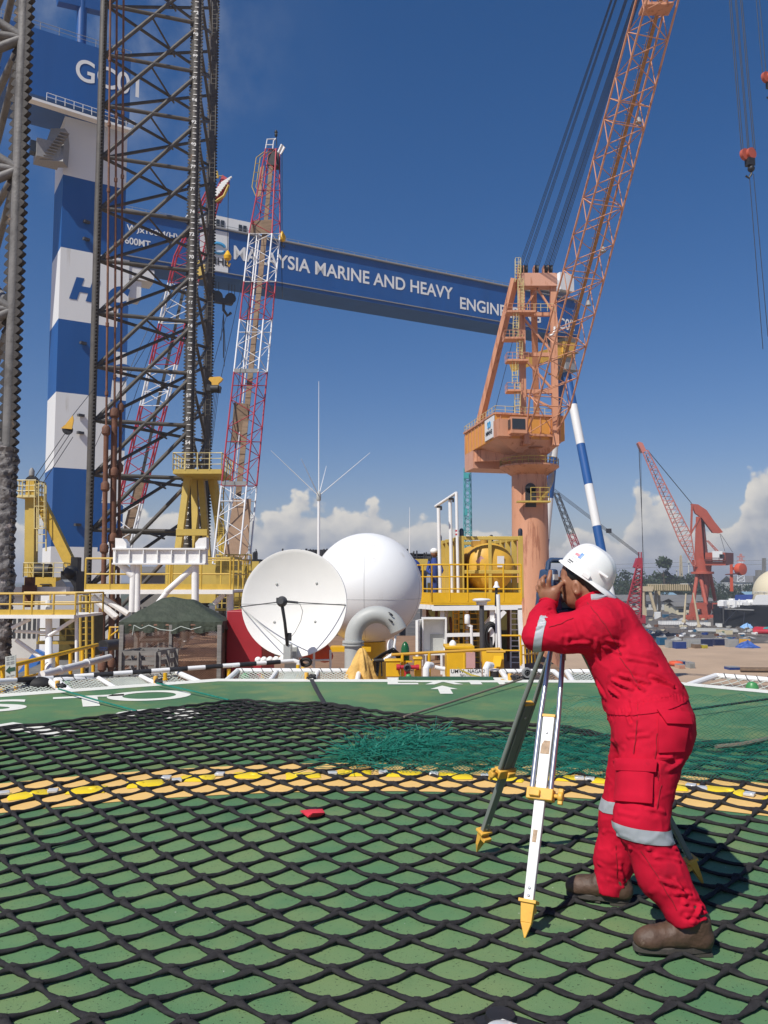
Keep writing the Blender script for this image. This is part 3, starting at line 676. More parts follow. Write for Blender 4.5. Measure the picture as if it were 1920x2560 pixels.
for i in range(26):
    th = R(-70 + i * 2.6); u = i / 25; c = oc + Vector((math.cos(th) * 3.5, math.sin(th) * 3.5, zA + (zB - zA) * u)); mb.box(c, (1.0, .35, .08), th)
mb.build('stair', 'pale_yellow', col)
mb = MB(); zr = zc_(1170); mb.lathe([(2.85, zr - 1.3), (4.8, zr), (4.8, zr + .25), (2.8, zr + .25)], (oc.x, oc.y, 0), 40); mb.build('ring_walkway', 'orange', t)
mb = MB(); pts = [oc + Vector((math.cos(a) * 4.7, math.sin(a) * 4.7, zr + .25)) for a in np.linspace(0, 2 * math.pi, 33)]; railing(mb, pts, 1.1, 1.0, .05, 1); mb.build('ring_railing', 'pale_yellow', t)
mb = MB(); mb.lathe([(2.8, zr + .25), (2.95, zr + 1), (2.95, zc_(1128)), (3.4, zc_(1125))], (oc.x, oc.y, 0), 40); mb.build('slew_ring', M('dark_orange', (.40, .17, .07), .6, var=.2, stain=(.1, .05, .03), stain_amt=.4), t)
# machinery house footprint
hA = U(1161, 1062, 146); hB = U(1238, 1033, 128); hD = U(1411, 1048, 131)
zt = hB.z; zb = U(1239, 1094, 128).z; zlow = U(1180, 1165, 138).z
for p in (hA, hB, hD): p.z = 0
hE = hA + hD - hB; ha = (hB - hA).normalized(); hw = (hD - hB).normalized()
q4 = [hA, hB, hD, hE]
mb = MB(); mb.hull8([p + Z3 * zb for p in q4], [p + Z3 * zt for p in q4]); hs_ = mb.build('machinery_house', 'orange_house', t)
mb = MB()
for k in range(9): mb.bar(lerp(hA, hB, (k + .5) / 9) - hw * .05 + Z3 * zb, lerp(hA, hB, (k + .5) / 9) - hw * .05 + Z3 * zt, .18, .12, up=ha)
for k in range(7): mb.bar(lerp(hB, hD, (k + .5) / 7) + ha * .05 + Z3 * zb, lerp(hB, hD, (k + .5) / 7) + ha * .05 + Z3 * zt, .18, .12, up=hw)
mb.bar(hA - hw * .1 + Z3 * zt, hB - hw * .1 + Z3 * zt, .3, .3); mb.bar(hB + ha * .1 + Z3 * zt, hD + ha * .1 + Z3 * zt, .3, .3); mb.build('wall_stiffener', 'orange', hs_)
mb = MB(); railing(mb, [p + Z3 * zt for p in (hE, hA, hB, hD)], 1.2, 1.6, .05, 1); mb.build('roof_railing', 'cream_paint', hs_)
mb = MB(); s0_ = lerp(hA, hB, .76) - hw * .16; s1_ = lerp(hA, hB, 1.0) - hw * .16
s0_, s1_ = lerp(hA, hB, .72) - hw * .2, lerp(hA, hB, .995) - hw * .2
mb.hull8([s0_ + Z3 * (zb + .2), s1_ + Z3 * (zb + .2), s1_ + hw * .1 + Z3 * (zb + .2), s0_ + hw * .1 + Z3 * (zb + .2)], [s0_ + Z3 * (zt - .3), s1_ + Z3 * (zt - .3), s1_ + hw * .1 + Z3 * (zt - .3), s0_ + hw * .1 + Z3 * (zt - .3)]); sg = mb.build('sign_panel', 'gantry_white', hs_)
mb = MB(); text_mesh('MMHE', .95, lerp(s0_, s1_, .12) - hw * .04 + Z3 * (zb + .9), ha, Z3, bold=.03, squash=1.3, mb=mb); mb.build('lettering', 'black_steel', sg, smooth=0)
mb = MB(); q = lerp(s0_, s1_, .5) - hw * .06 + Z3 * (zb + 2.0)
for d in (-.45, .45): mb.path([q + ha * (d + .32 * math.cos(a)) + Z3 * (.45 + .5 * math.sin(a)) for a in np.linspace(0, 2 * math.pi, 13)], .09, 4)
mb.build('emblem', 'emblem_blue', sg)
# lower counterweight box and deck
lo = [hA, lerp(hA, hB, .30), lerp(hE, hD, .30), hE]
mb = MB(); mb.hull8([p + Z3 * zlow for p in lo], [p + Z3 * (zb - .003) for p in lo]); mb.build('counterweight', 'orange_pink', t)
mb = MB(); zf = zc_(1100, 131); zg = zc_(1138, 134)
tp = [lerp(hA, hB, .45) + hw * .5, hB + hw * .3, hD - hw * .3, lerp(hE, hD, .45) - hw * .5]; bt = [oc + Vector((x, y, 0)) for x, y in ((-2.6, 2.6), (-2.6, -2.6), (2.9, -2.6), (2.9, 2.6))]
mb.hull8([p + Z3 * zg for p in bt], [p + Z3 * (zb - .01) for p in tp]); mb.build('slew_deck', 'orange_pink', t)
mb = MB(); mb.bar(lerp(hA, hB, .3) + hw * .4 + Z3 * (zb - 1), oc + Vector((-2, 1, zg + .4)), .8, 2.0); mb.bar(lerp(hE, hD, .3) - hw * .4 + Z3 * (zb - 1), oc + Vector((2, 2, zg + .4)), .8, 2.0); mb.build('deck_girder', 'orange', t)
# cab
cq = U(1291, 1066, 126.5); mb = MB(); mb.box(cq, (2.5, 2.6, 2.5), .2); mb.box(cq + Vector((-2.0, .8, -.2)), (2.2, 2.4, 2.7), .2); cb = mb.build('cab', 'orange', t)
mb = MB(); mb.box(cq + Vector((.15, -1.32, .15)), (2.1, .08, 1.6), .2); mb.box(cq + Vector((-1.26, -.55, .2)), (.08, 1.2, 1.4), .2); mb.build('window', 'glass_dark', cb)
# A-frame
Ym = 130.0
mL = U(1303, 690, Ym); mR = U(1382, 700, Ym); zm = mL.z; mL.z = mR.z = 0; zf0 = zt - .3
for p in (mL, mR): MB().bar(p + Z3 * (zb - 1), p + Z3 * zm, .95, .95, up=(0, 1, 0)).build('mast_column', 'orange', t)
MB().bar(mL + Z3 * (zm - .9) - Vector((.5, 0, 0)), mR + Z3 * (zm - .9) + Vector((.5, 0, 0)), 2.0, 2.1).build('top_beam', 'orange_pink', t)
rear = [lerp(hA, hB, .40) + hw * .6, lerp(hE, hD, .40) - hw * .6]
rt = [mL + Vector((-.9, .6, 0)), mR + Vector((-3.0, .8, 0))]
for a, b in zip(rear, rt): MB().bar(a + Z3 * zt, b + Z3 * (zm - .2), 1.0, 1.0).build('back_stay', 'orange', t)
zl = [U(1303, y, Ym).z for y in (786, 887, 979)]
for z in zl: MB().bar(mL + Z3 * z, mR + Z3 * z, .6, .6).build('cross_beam', 'orange', t)
mid = (mL + mR) / 2
for a, b in ((mid + Z3 * (zm - 2), mL + Z3 * (zl[0] + .2)), (mid + Z3 * (zm - 2), mR + Z3 * (zl[0] + .2)), (mL + Z3 * (zl[0] - .3), mR + Z3 * zl[1]), (mL + Z3 * (zl[1] - .3), mR + Z3 * zl[2]), (mL + Z3 * (zl[2] - .3), mR + Z3 * (zt + 1))): MB().bar(a, b, .32, .32).build('diagonal_brace', 'orange', t)
for i, fx in enumerate((-.02, .14, .48, .78, .92)):
    c = lerp(mL, mR, fx) + Z3 * (zm + 1.05); mb = MB(); mb.lathe([(.15, -.28), (.8, -.28), (.62, 0), (.8, .28), (.15, .28)], c, 18, axis=(1, 0, 0)); mb.build('sheave', 'black_steel', t)
    mb = MB(); mb.box(c + Vector((-.42, 0, -.4)), (.14, 1.3, 1.7)); mb.build('sheave_cheek', 'orange', t)
for px, y0, y1 in ((1293, 960, 1036), (1287, 905, 960), (1298, 840, 905), (1289, 786, 842), (1301, 700, 786), (1294, 648, 705)):
    mb = MB(); a = U(px, y1, Ym - 1.2); b = U(px, y0, Ym - 1.2); ladder(mb, a, b, (1, 0, 0), .8, .05, .45, .7); mb.build('ladder', 'cream_paint', t)
for px, y, w in ((1284, 849, 3.2), (1292, 904, 3.4), (1283, 979, 2.2), (1300, 783, 4.6)):
    mb = MB(); c = U(px, y, Ym - 1); mb.box(c, (w, 2.2, .3)); railing(mb, [c + Vector((w / 2, -1.1, 0)), c + Vector((-w / 2, -1.1, 0)), c + Vector((-w / 2, 1.1, 0))], 1.2, .9, .045, 1); mb.build('mast_platform', 'orange', t)
mb = MB(); railing(mb, [mL + Vector((.8, -.7, zl[0] + .3)), mR + Vector((0, -.7, zl[0] + .3))], 1.2, 1, .045, 1); mb.build('beam_railing', 'cream_paint', t)
# boom
f0 = U(1352, 1088, 129.5); f1 = U(1643, 0, 94); ax = f1 - f0
side = Vector((ax.y, -ax.x, 0)).normalized()
if side.x < 0: side = -side
side = (side * .93 + Vector((.35, .15, 0))).normalized(); upv = ax.normalized().cross(side).normalized(); upv = upv if upv.y > 0 else -upv
KT = 1.52; tip = f0 + ax * KT
def corners(c, w, h): return [c - side * w / 2 - upv * h / 2, c + side * w / 2 - upv * h / 2, c + side * w / 2 + upv * h / 2, c - side * w / 2 + upv * h / 2]
k0 = .10
lattice(t, 'boom_section', corners(f0 + ax * k0, 5.5, 3.3), corners(f0 + ax * KT, 3.2, 2.3), 34, .145, .074, [(0, .5, 'orange'), (.5, 1, 'orange')], n=8)
cN = corners(f0 + ax * k0, 5.5, 3.3); fl = [f0 - side * 2.5, f0 + side * 2.5]
mb = MB()
for i, j in ((0, 0), (3, 0), (1, 1), (2, 1)): mb.tube(fl[j], cN[i], .16, 8)
mb.tube(fl[0], cN[1], .08, 6); mb.tube(fl[1], cN[0], .08, 6); mb.tube(cN[0], cN[1], .1, 6); mb.bar(fl[0], fl[1], .35, .35)
mb.build('boom_foot', 'orange', t)
for s_ in (0, 1): mb = MB(); mb.hull8([fl[s_] + Vector((x, y, -1.6)) for x, y in ((-.5, -.7), (.5, -.7), (.5, .7), (-.5, .7))], [fl[s_] + Vector((x, y, .5)) for x, y in ((-.3, -.4), (.3, -.4), (.3, .4), (-.3, .4))]); mb.build('boom_hinge', 'orange', t)
mb = MB(); a0 = f0 + ax * .16 + side * .7 + upv * .3; a1 = f0 + ax * 1.5 + side * .6 + upv * .3; mb.bar(a0, a1, .5, .10)
ladder(mb, a0 + upv * .4, a1 + upv * .4, side, .5, .035, .6, 0)
for k in range(60):
    c = lerp(a0, a1, k / 60); mb.path([c - side * .35 + upv * .4, c - side * .3 + upv * 1.0, c + side * .3 + upv * 1.0, c + side * .35 + upv * .4], .03, 4)
mb.build('boom_walkway', M('walkway_ochre', (.34, .17, .055), .7, var=.3), t)
for k in (.50, .78, 1.02, 1.30, .37):
    mb = MB(); c = f0 + ax * k + side * 1.7 - upv * .4; mb.lathe([(.05, .5), (.18, .35), (.42, -.35), (.3, -.42)], c, 12); mb.tube(c + Z3 * .4, c + Z3 * 1.2, .05, 6); mb.build('boom_lamp', 'grey', t)
mb = MB(); c = f0 + ax * .985 - upv * .3; mb.box(c, (3.6, 2.0, .35)); mb.box(c + Vector((-1.2, 0, 1)), (.3, 1.6, 1.8)); mb.build('boom_platform', 'orange', t)
mb = MB(); c = U(1367, 822, 121.5); mb.path([c + Vector((math.cos(a) * 1.2, 0, math.sin(a) * 1.2)) for a in np.linspace(R(-100), R(15), 10)], .2, 6); mb.build('radius_gauge', 'white_paint', t)
prs = []
for fx, n_ in ((-.02, 3), (.14, 3), (.48, 4), (.78, 4), (.92, 4)):
    for i in range(n_):
        c = lerp(mL, mR, fx) + Z3 * (zm + 1.4) + Vector((-.3 + i * .22, 0, 0)); prs.append((c, tip - side * 1.6 + side * 3.2 * (fx * .8 + .02 * i) + upv * 1.0 + ax.normalized() * (i * .5 - 1)))
cables(t, 'luffing_rope', prs, .045)
cables(t, 'stay_rope', [(rear[0] + Z3 * zt + Vector((2, 0, 0)), mL + Vector((-.2, 1, zm - 6))), (rear[0] + Z3 * zt + Vector((5, -4, 0)), mL + Vector((.2, .5, zm - 9)))], .05)
# the hook blocks hanging from its boom
def hook(px, py, Yh, label, sc, lines, low=0):
    c = U(px, py, Yh); h = thing('hook_block', c, label, 'crane hook', 'hook blocks hanging at upper right')
    mb = MB()
    for d in (-.34, .34): mb.lathe([(.1, -.16), (.62 * sc, -.16), (.62 * sc, .16), (.1, .16)], c + Vector((d * sc, 0, .15 * d)), 16, axis=(.5, -1, 0))
    mb.build('cheek_plate', 'crane_red', h)
    mb = MB(); mb.box(c + Vector((.15, 0, -.95 * sc)), (.8 * sc, .6, .8 * sc), .3); mb.build('crosshead', 'black_steel', h)
    mb = MB(); mb.sphere(c + Vector((.25, 0, -1.65 * sc)), .38 * sc, 12, 8); mb.path([c + Vector((.25, 0, -1.9 * sc)), c + Vector((.25, 0, -2.3 * sc)), c + Vector((.0, 0, -2.7 * sc)), c + Vector((-.3, 0, -2.45 * sc))], .11 * sc, 6); mb.build('hook', 'black_steel', h)
    topz = 100
    cables(h, 'hoist_rope', [(c + Vector((d * sc, 0, .4)), c + Vector((d * sc - .02 * (topz - c.z) - (.012 + .004 * d) * (topz - c.z), 1.5, topz - c.z))) for d in lines], .04)
    if low: cables(h, 'sling', [(c + Vector((d, 0, -2.0)), c + Vector((d * 1.3 + .65, 0, -2 - L))) for d, L in ((.05, low), (.45, low * .93))], .035)
hook(1870, 385, 76, 'orange hook block with two long slings, hanging left of the frame edge', .88, (-.7, -.5, .0, .15, .62, .8), 17)
hook(1922, 192, 82, 'dark red hook block cut off by the right edge, hanging higher', .9, (-.7, -.3))
# yellow maintenance jib under the far gantry's right end
mb = MB(); qa = ip2(1290, 912) + s2 * 2; qb = ip2(1360, 890) + s2 * 2; qc = ip2(1426, 872) + s2 * 2; mb.bar(qa, qb, 1.4, 3.0); mb.bar(qb, qc, 1.8, 3.4); mb.box(qc, (4.5, 3, 4.4), math.atan2(e2.y, e2.x)); mb.build('maintenance_jib', 'tank_yellow', g2)

# ================================================================== MORE CRANES
# red and white lattice boom of the rig's own crane
t = thing('rig_crane_boom', U(560, 1405, 58), 'tall red and white lattice crane boom standing just right of the dark lattice leg', 'crane boom', 'red and white lattice booms')
def quad(xl, xr, xb, y, Y, dY=1.8): return [U(xl, y, Y), U(xr, y, Y), U(xb, y, Y + dY), U(xl + (xb - xr), y, Y + dY)]
Bq = quad(532, 597, 624, 1410, 58); Tq = quad(623, 680, 700, 584, 66); Hq = quad(664, 690, 699, 372, 69, 1.0)
lattice(t, 'boom_section', Bq, Tq, 24, .062, .032, [(0, .21, 'boom_white'), (.21, .54, 'boom_red'), (.54, .71, 'boom_white'), (.71, .83, 'boom_red'), (.83, 1, 'boom_white')], n=8)
lattice(t, 'boom_section', Tq, Hq, 8, .062, .030, [(0, 1, 'boom_red')], n=8)
cB = sum((Vector(p) for p in Bq), Vector()) / 4; cT = sum((Vector(p) for p in Tq), Vector()) / 4; cH = sum((Vector(p) for p in Hq), Vector()) / 4
mb = MB(); mb.bar(lerp(cB, cT, .18), cT, .42, .10, up=(0, 1, 0)); mb.bar(cT, cH, .35, .1, up=(0, 1, 0)); mb.build('catwalk', 'wood_board', t)
mb = MB(); mb.extr([U(x, y, 62) for x, y in ((585, 1006), (623, 1010), (612, 1110), (577, 1106))], (0, .06, 0)); mb.build('board_panel', 'wood_board', t, smooth=0)
mb = MB(); mb.extr([U(x, y, 59.6) for x, y in ((584, 1247), (628, 1247), (618, 1410), (556, 1410))], (0, .06, 0)); mb.build('board_panel', 'tan_board', t, smooth=0)
mb = MB(); mb.extr([U(x, y, 66.6) for x, y in ((632, 552), (682, 548), (676, 582), (625, 585))], (0, .06, 0)); mb.build('board_panel', 'wood_board', t, smooth=0)
for y, f in ((1222, .215), (950, .545)):
    a = lerp(Bq[0], Tq[0], f); b = lerp(Bq[1], Tq[1], f); mb = MB(); mb.bar(a, b, .14, .3); mb.build('splice_beam', 'grey', t)
mb = MB(); mb.tube(lerp(Bq[3], Tq[3], .05) + Vector((.3, -.6, 0)), lerp(Bq[3], Tq[3], .98) + Vector((.3, -.6, 0)), .07, 8); mb.build('conduit', 'boom_white', t)
mb = MB(); q = [U(x, y, 69.5) for x, y in ((632, 468), (655, 478), (668, 390), (645, 395))]
mb.path([U(x, y, 69) for x, y in ((640, 491), (630, 467), (641, 394), (660, 380))], .04, 6); mb.path([U(x, y, 70) for x, y in ((655, 491), (640, 468), (651, 394), (668, 380))], .04, 6)
for f in (.2, .5, .8): mb.tube(U(632 + 9 * f, 467 - 73 * f, 69), U(642 + 9 * f, 468 - 74 * f, 70), .03, 5)
mb.build('side_cage', 'pale_yellow', t); mb = MB(); mb.extr([U(x, y, 69.2) for x, y in ((650, 418), (660, 414), (652, 490), (641, 492))], (0, .08, 0)); mb.build('side_board', 'tan_board', t, smooth=0)
mb = MB(); 
for k in range(4): mb.lathe([(.1, -.06), (.42, -.06), (.42, .06), (.1, .06)], U(678 + k * 5, 384 + k * 2, 69.4), 14, axis=(1, .2, 0))
mb.box(U(684, 402, 69.3), (.9, .9, 1.2)); mb.build('head_sheave', 'black_steel', t)
mb = MB(); mb.path([U(664, 372, 69), U(668, 348, 69), U(690, 347, 69.3)], .05, 6); mb.path([U(682, 372, 69), U(684, 352, 69), U(690, 346, 69)], .05, 6); mb.path([U(664, 362, 69), U(684, 362, 69)], .04, 6); mb.build('head_rail', 'boom_white', t)
mb = MB(); mb.tube(U(692, 365, 69), U(690, 340, 69), .04, 6); mb.lathe([(.1, 0), (.14, .1), (.1, .3), (.16, .35), (.08, .55)], U(690, 341, 69), 10); mb.build('aircraft_lamp', 'black_steel', t)
mb = MB(); mb.bar(U(697, 382, 68.6), U(706, 362, 68.4), .3, .12); mb.bar(U(699, 384, 68.6), U(709, 366, 68.4), .1, .4); mb.build('striped_guard', 'boom_white', t)
cables(t, 'hoist_rope', [(U(705, 372, 68.5), U(705, 580, 68.5))], .03)
mb = MB(); q = U(705, 592, 68.5); mb.lathe([(.05, .5), (.12, .4), (.33, 0), (.30, -.3), (.1, -.45)], q, 14); mb.build('hook_ball', 'yellow', t); mb = MB(); mb.path([q - Z3 * .45, q - Z3 * .75, q + Vector((.15, 0, -.95)), q + Vector((.25, 0, -.75))], .06, 6); mb.build('hook', 'black_steel', t)
cables(t, 'pendant_rope', [(U(703, 600, 68), U(706, 745, 66)), (U(612, 850, 60), U(640, 560, 66)), (U(560, 1230, 58.5), U(626, 740, 64))], .025)

t = thing('rig_crane_boom', U(290, 1400, 84), 'second red and white lattice boom seen through the dark lattice leg', 'crane boom', 'red and white lattice booms')
Bq = quad(262, 316, 322, 1400, 84, 2.6); Tq = quad(436, 505, 512, 640, 84, 2.6); Hq = quad(520, 548, 556, 470, 84, 1.5)
lattice(t, 'boom_section', Bq, Tq, 22, .09, .045, [(0, .17, 'boom_white'), (.17, .50, 'boom_red'), (.50, .64, 'boom_white'), (.64, .78, 'boom_red'), (.78, .93, 'boom_white'), (.93, 1, 'boom_red')], n=6)
lattice(t, 'boom_section', Tq, Hq, 6, .09, .04, [(0, 1, 'boom_red')])
mb = MB(); mb.bar(U(300, 1400, 85), U(352, 1200, 85), .9, .12, up=(0, 1, 0)); mb.build('board_panel', 'wood_board', t); mb = MB(); mb.bar(U(352, 1200, 85), U(478, 640, 85), .3, .1, up=(0, 1, 0)); mb.build('catwalk', 'black_steel', t)
mb = MB(); a = U(532, 495, 83.5); b = U(566, 450, 83.5)
for k in range(9): c = lerp(a, b, k / 8); mb.bar(c - Vector((.55, 0, .35)), c + Vector((.55, 0, .35)), .18, .12)
hd = mb.build('striped_head', 'boom_white', t); mb = MB(); mb.extr([U(x, y, 83.8) for x, y in ((527, 500), (556, 437), (571, 447), (570, 460), (548, 500))], (0, .8, 0)); mb.build('head_plate', 'boom_red', t, smooth=0)
mb = MB(); mb.path([U(x, y, 83.6) for x, y in ((572, 463), (560, 490), (536, 506))], .14, 6); mb.path([U(x, y, 83.6) for x, y in ((530, 452), (546, 440), (556, 440))], .05, 5); mb.tube(U(545, 445, 83.6), U(542, 428, 83.6), .12, 6); mb.build('head_bracket', 'pale_yellow', t)
cables(t, 'hoist_rope', [(U(571, 455, 83.5), U(569, 625, 83.5))], .03); mb = MB(); q = U(569, 640, 83.5); mb.lathe([(.05, .6), (.14, .5), (.42, 0), (.36, -.35), (.1, -.5)], q, 14); mb.path([q - Z3 * .5, q - Z3 * .9, q + Vector((.2, 0, -1.15)), q + Vector((.3, 0, -.8))], .06, 6); mb.build('hook_ball', 'yellow', t)
mb = MB(); mb.lathe([(.1, -.3), (.5, -.3), (.5, .3), (.1, .3)], U(500, 663, 83), 14, axis=(1, .2, 0)); mb.box(U(503, 680, 83), (1.0, .8, 1.3)); mb.build('luffing_block', 'pale_yellow', t)
cables(t, 'pendant_rope', [(U(425, 700, 84), U(236, 1120, 80)), (U(440, 690, 84), U(300, 1100, 82)), (U(330, 1130, 82), U(250, 1260, 78)), (U(250, 1060, 84), U(500, 640, 84))], .03)
t = thing('spreader_block', U(538, 960, 66), 'yellow pulley spreader block hanging on ropes at the right chord of the lattice leg', 'pulley block')
mb = MB(); mb.extr([U(x, y, 66) for x, y in ((521, 948), (524, 943), (550, 941), (557, 946), (553, 952), (546, 958), (546, 966), (529, 966), (529, 956))], (0, .3, 0)); mb.build('yoke', 'tank_yellow', t, smooth=0)
mb = MB(); mb.box(U(535, 972, 66.2), (1.1, .5, .5), mat=Matrix.Rotation(.15, 3, 'Y')); mb.lathe([(.1, -.3), (.32, -.3), (.32, .3), (.1, .3)], U(537, 972, 66.1), 14, axis=(1, 0, 0)); mb.build('sheave', 'black_steel', t)
cables(t, 'rope', [(U(525, 943, 66.1), U(566, 790, 66.3)), (U(553, 942, 66.1), U(620, 640, 67))] + [(U(524 + 4 * k, 966, 66.2), U(514 + 2.5 * k, 1120, 66.2)) for k in range(7)], .022)

# ================================================================== SHIPYARD
def GB(x0, y0, x1, y1):
    """ground rectangle seen as pixel box: base centre, width, height"""
    p = G((x0 + x1) / 2, y1, ZG); c = p.y * math.cos(PITCH); k = p.length / FPX; return p, (x1 - x0) * p.y / FPX, (y1 - y0) * p.y / FPX
# teal and grey distant booms
t = thing('distant_boom', G(1167, 1560, ZG), 'slim teal lattice boom far behind the tank container', 'crane boom'); Yt = 300
lattice(t, 'boom_section', quad(1159, 1177, 1181, 1440, Yt, 2.5), quad(1160, 1173, 1177, 1170, Yt, 2.0), 30, .18, .10, [(0, 1, 'teal')]); mb = MB(); mb.box(U(1166, 1190, Yt), (1.6, 1.6, 2)); mb.box(U(1165, 1280, Yt), (1, 1, 2.5)); mb.build('head', 'teal', t)
MB().tube(U(1167, 1170, Yt), U(1166, 1100, Yt), .08, 5).build('mast', 'teal', t); mb = MB(); mb.box(U(1167, 1480, Yt), (6, 4, 10)); mb.build('base', 'teal', t)
t = thing('crawler_crane', G(1600, 1565, ZG), 'red crawler crane mast and dark boom with pendant ropes behind the white hard hat', 'crane'); Yr = 300
lattice(t, 'mast', quad(1558, 1600, 1604, 1545, Yr, 4), quad(1592, 1604, 1606, 1412, Yr, 2), 12, .22, .11, [(0, 1, 'boom_red')], cross=True)
mb = MB(); mb.extr([U(x, y, Yr) for x, y in ((1586, 1418), (1594, 1395), (1606, 1394), (1607, 1420), (1596, 1422))], (0, 2.4, 0)); 
for x in (1597, 1603): mb.tube(U(x, 1396, Yr + 1), U(x, 1380, Yr + 1), .25, 6)
mb.build('mast_head', 'boom_red', t)
lattice(t, 'boom', quad(1448, 1466, 1472, 1420, Yr + 20, 2.6), quad(1383, 1394, 1397, 1232, Yr + 20, 1.8), 22, .17, .10, [(0, .45, 'boom_red'), (.45, 1, 'dark_grey')])
cables(t, 'pendant_rope', [(U(1386, 1222 + 4 * k, Yr + 20), U(1598, 1384 + 3 * k, Yr)) for k in range(3)], .10); mb = MB(); mb.box(U(1522, 1327, Yr + 8), (1.8, 1, 1.6)); mb.build('pendant_block', 'black_steel', t)
mb = MB(); p = G(1590, 1562, ZG); mb.box(p + Z3 * 2.5, (7, 5, 3.5)); mb.box(p + Z3 * .7, (8, 1.4, 1.4)); mb.build('carrier', 'boom_red', t)
# level-luffing red dock crane
Yd = 395; p0 = G(1765, 1549, ZG); Yd = p0.y
t = thing('dock_crane', p0, 'big rusty red dock crane with lattice boom, curved counterweight arm and four-legged portal', 'crane')
D = lambda x, y, d=0: U(1480 + x / 3.159, 1040 + y / 3.159, Yd + d)
for x0, x1, d in ((735, 870, -3), (870, 1035, -2), (760, 880, 8), (900, 1020, 8)):
    mb = MB(); a = D(x0, 1608, d); b = D(x1, 1570, d); a.z = ZG; mb.box((a + b) / 2, (b.x - a.x, 2.2, b.z - a.z)); 
    for k in range(5): mb.lathe([(.2, -.4), (1.0, -.4), (1.0, .4), (.2, .4)], lerp(Vector((a.x, a.y - 1.3, ZG + 1)), Vector((b.x, a.y - 1.3, ZG + 1)), (k + .5) / 5), 12, axis=(0, 1, 0))
    mb.build('bogie', 'crane_red', t)
for x0, x1, d in ((792, 905, -3), (905, 1005, 7)):
    mb = MB(); A = [D(x0 - 12, 1575, d), D(x0 + 28, 1575, d), D(x0 + 42, 1525, d), D(x1 - 42, 1525, d), D(x1 - 28, 1575, d), D(x1 + 12, 1575, d), D(x1, 1475, d), D(x0, 1475, d)]; mb.extr(A, (0, 3, 0)); mb.build('portal_frame', 'crane_red', t, smooth=0)
for x0, y0, x1, y1, d in ((832, 1250, 797, 1480, 0), (852, 1245, 902, 1490, -2), (922, 1240, 900, 1480, 6), (932, 1245, 972, 1455, 8)): MB().tube(D(x0, y0, 2), D(x1, y1, d), .95, 10).build('portal_leg', 'crane_red', t)
MB().tube(D(885, 1240, 3), D(892, 1430, 3), 1.6, 12).build('centre_tube', 'crane_red', t)
mb = MB(); c = D(872, 1238, 3); mb.lathe([(5.5, -.6), (5.5, .5), (4.2, .6), (4.8, 6.5)], c, 24); mb.build('slew_ring', 'crane_red', t)
mb = MB(); mb.hull8([D(806, 1190, 0), D(888, 1190, 0), D(908, 1190, 8), D(826, 1190, 8)], [D(820, 795, 0), D(858, 795, 0), D(872, 795, 6), D(836, 795, 6)]); mb.build('tower', 'crane_red', t, smooth=0)
mb = MB(); mb.hull8([D(878, 1140, 3), D(920, 1140, 3), D(922, 1140, 7), D(884, 1140, 7)], [D(862, 800, 3), D(880, 800, 3), D(884, 800, 6), D(868, 800, 6)]); mb.build('stair_tower', M('crane_dark', (.12, .035, .03), .7, var=.3), t)
arm = [(785, 692), (838, 698), (905, 742), (965, 830), (1036, 918), (1008, 926), (955, 922), (900, 850), (868, 805), (818, 768)]
for d in (0, 5): MB().extr([D(x, y, d) for x, y in arm], (0, 1.6, 0)).build('counterweight_arm', 'crane_red', t, smooth=0)
mb = MB(); mb.hull8([D(955, 922, .5), D(1030, 920, .5), D(1030, 920, 6), D(955, 922, 6)], [D(925, 860, .5), D(985, 855, .5), D(985, 855, 6), D(925, 860, 6)]); mb.build('counterweight', 'crane_dark', t)
for d in (0, 6): MB().bar(D(790, 700, d), D(782, 935, d), .8).build('tie_strut', 'crane_red', t); MB().bar(D(850, 800, d), D(782, 930, d), .6).build('tie_strut', 'crane_red', t)
lattice(t, 'boom', [D(800, 1185, 0), D(818, 1175, 0), D(818, 1175, 6), D(800, 1185, 6)], [D(690, 990, -1), D(782, 935, -1), D(782, 935, 7), D(690, 990, 7)], 5, .30, .16, [(0, 1, 'crane_pink')])
lattice(t, 'boom', [D(690, 990, -1), D(782, 935, -1), D(782, 935, 7), D(690, 990, 7)], [D(400, 285, 1), D(440, 270, 1), D(440, 270, 5), D(400, 285, 5)], 20, .30, .15, [(0, 1, 'crane_pink')])
mb = MB(); mb.extr([D(x, y, 1) for x, y in ((398, 290), (362, 212), (372, 202), (400, 212), (430, 275))], (0, 3, 0)); mb.build('boom_head', 'crane_pink', t, smooth=0)
mb = MB(); mb.bar(D(420, 290, 2), D(770, 1080, 2), .5, .2); mb.build('boom_ladder', 'crane_dark', t)
mb = MB(); a = D(893, 1135, -2); b = D(1058, 1080, -2); mb.hull8([D(893, 1180, -3), D(1058, 1180, -3), D(1118, 1168, 9), D(893, 1168, 9)], [D(893, 1078, -3), D(1050, 1078, -3), D(1118, 1082, 9), D(893, 1082, 9)]); mh = mb.build('machinery_house', 'crane_red', t, smooth=0)
mb = MB(); c = (D(972, 1130, -3.2) + D(1010, 1090, -3.2)) / 2; mb.box(c, (5, .2, 5.4)); mb.build('sign_panel', 'white_paint', mh); mb = MB(); railing(mb, [D(893, 1138, -3.6), D(1058, 1138, -3.6)], 1.2, 3, .09); mb.bar(D(888, 1142, -3.5), D(1060, 1142, -3.5), .8, .5); mb.build('gallery', 'crane_dark', mh)
mb = MB(); mb.box(D(1025, 1108, -3.2), (2.5, .2, 2)); mb.build('window', 'glass_dark', mh)
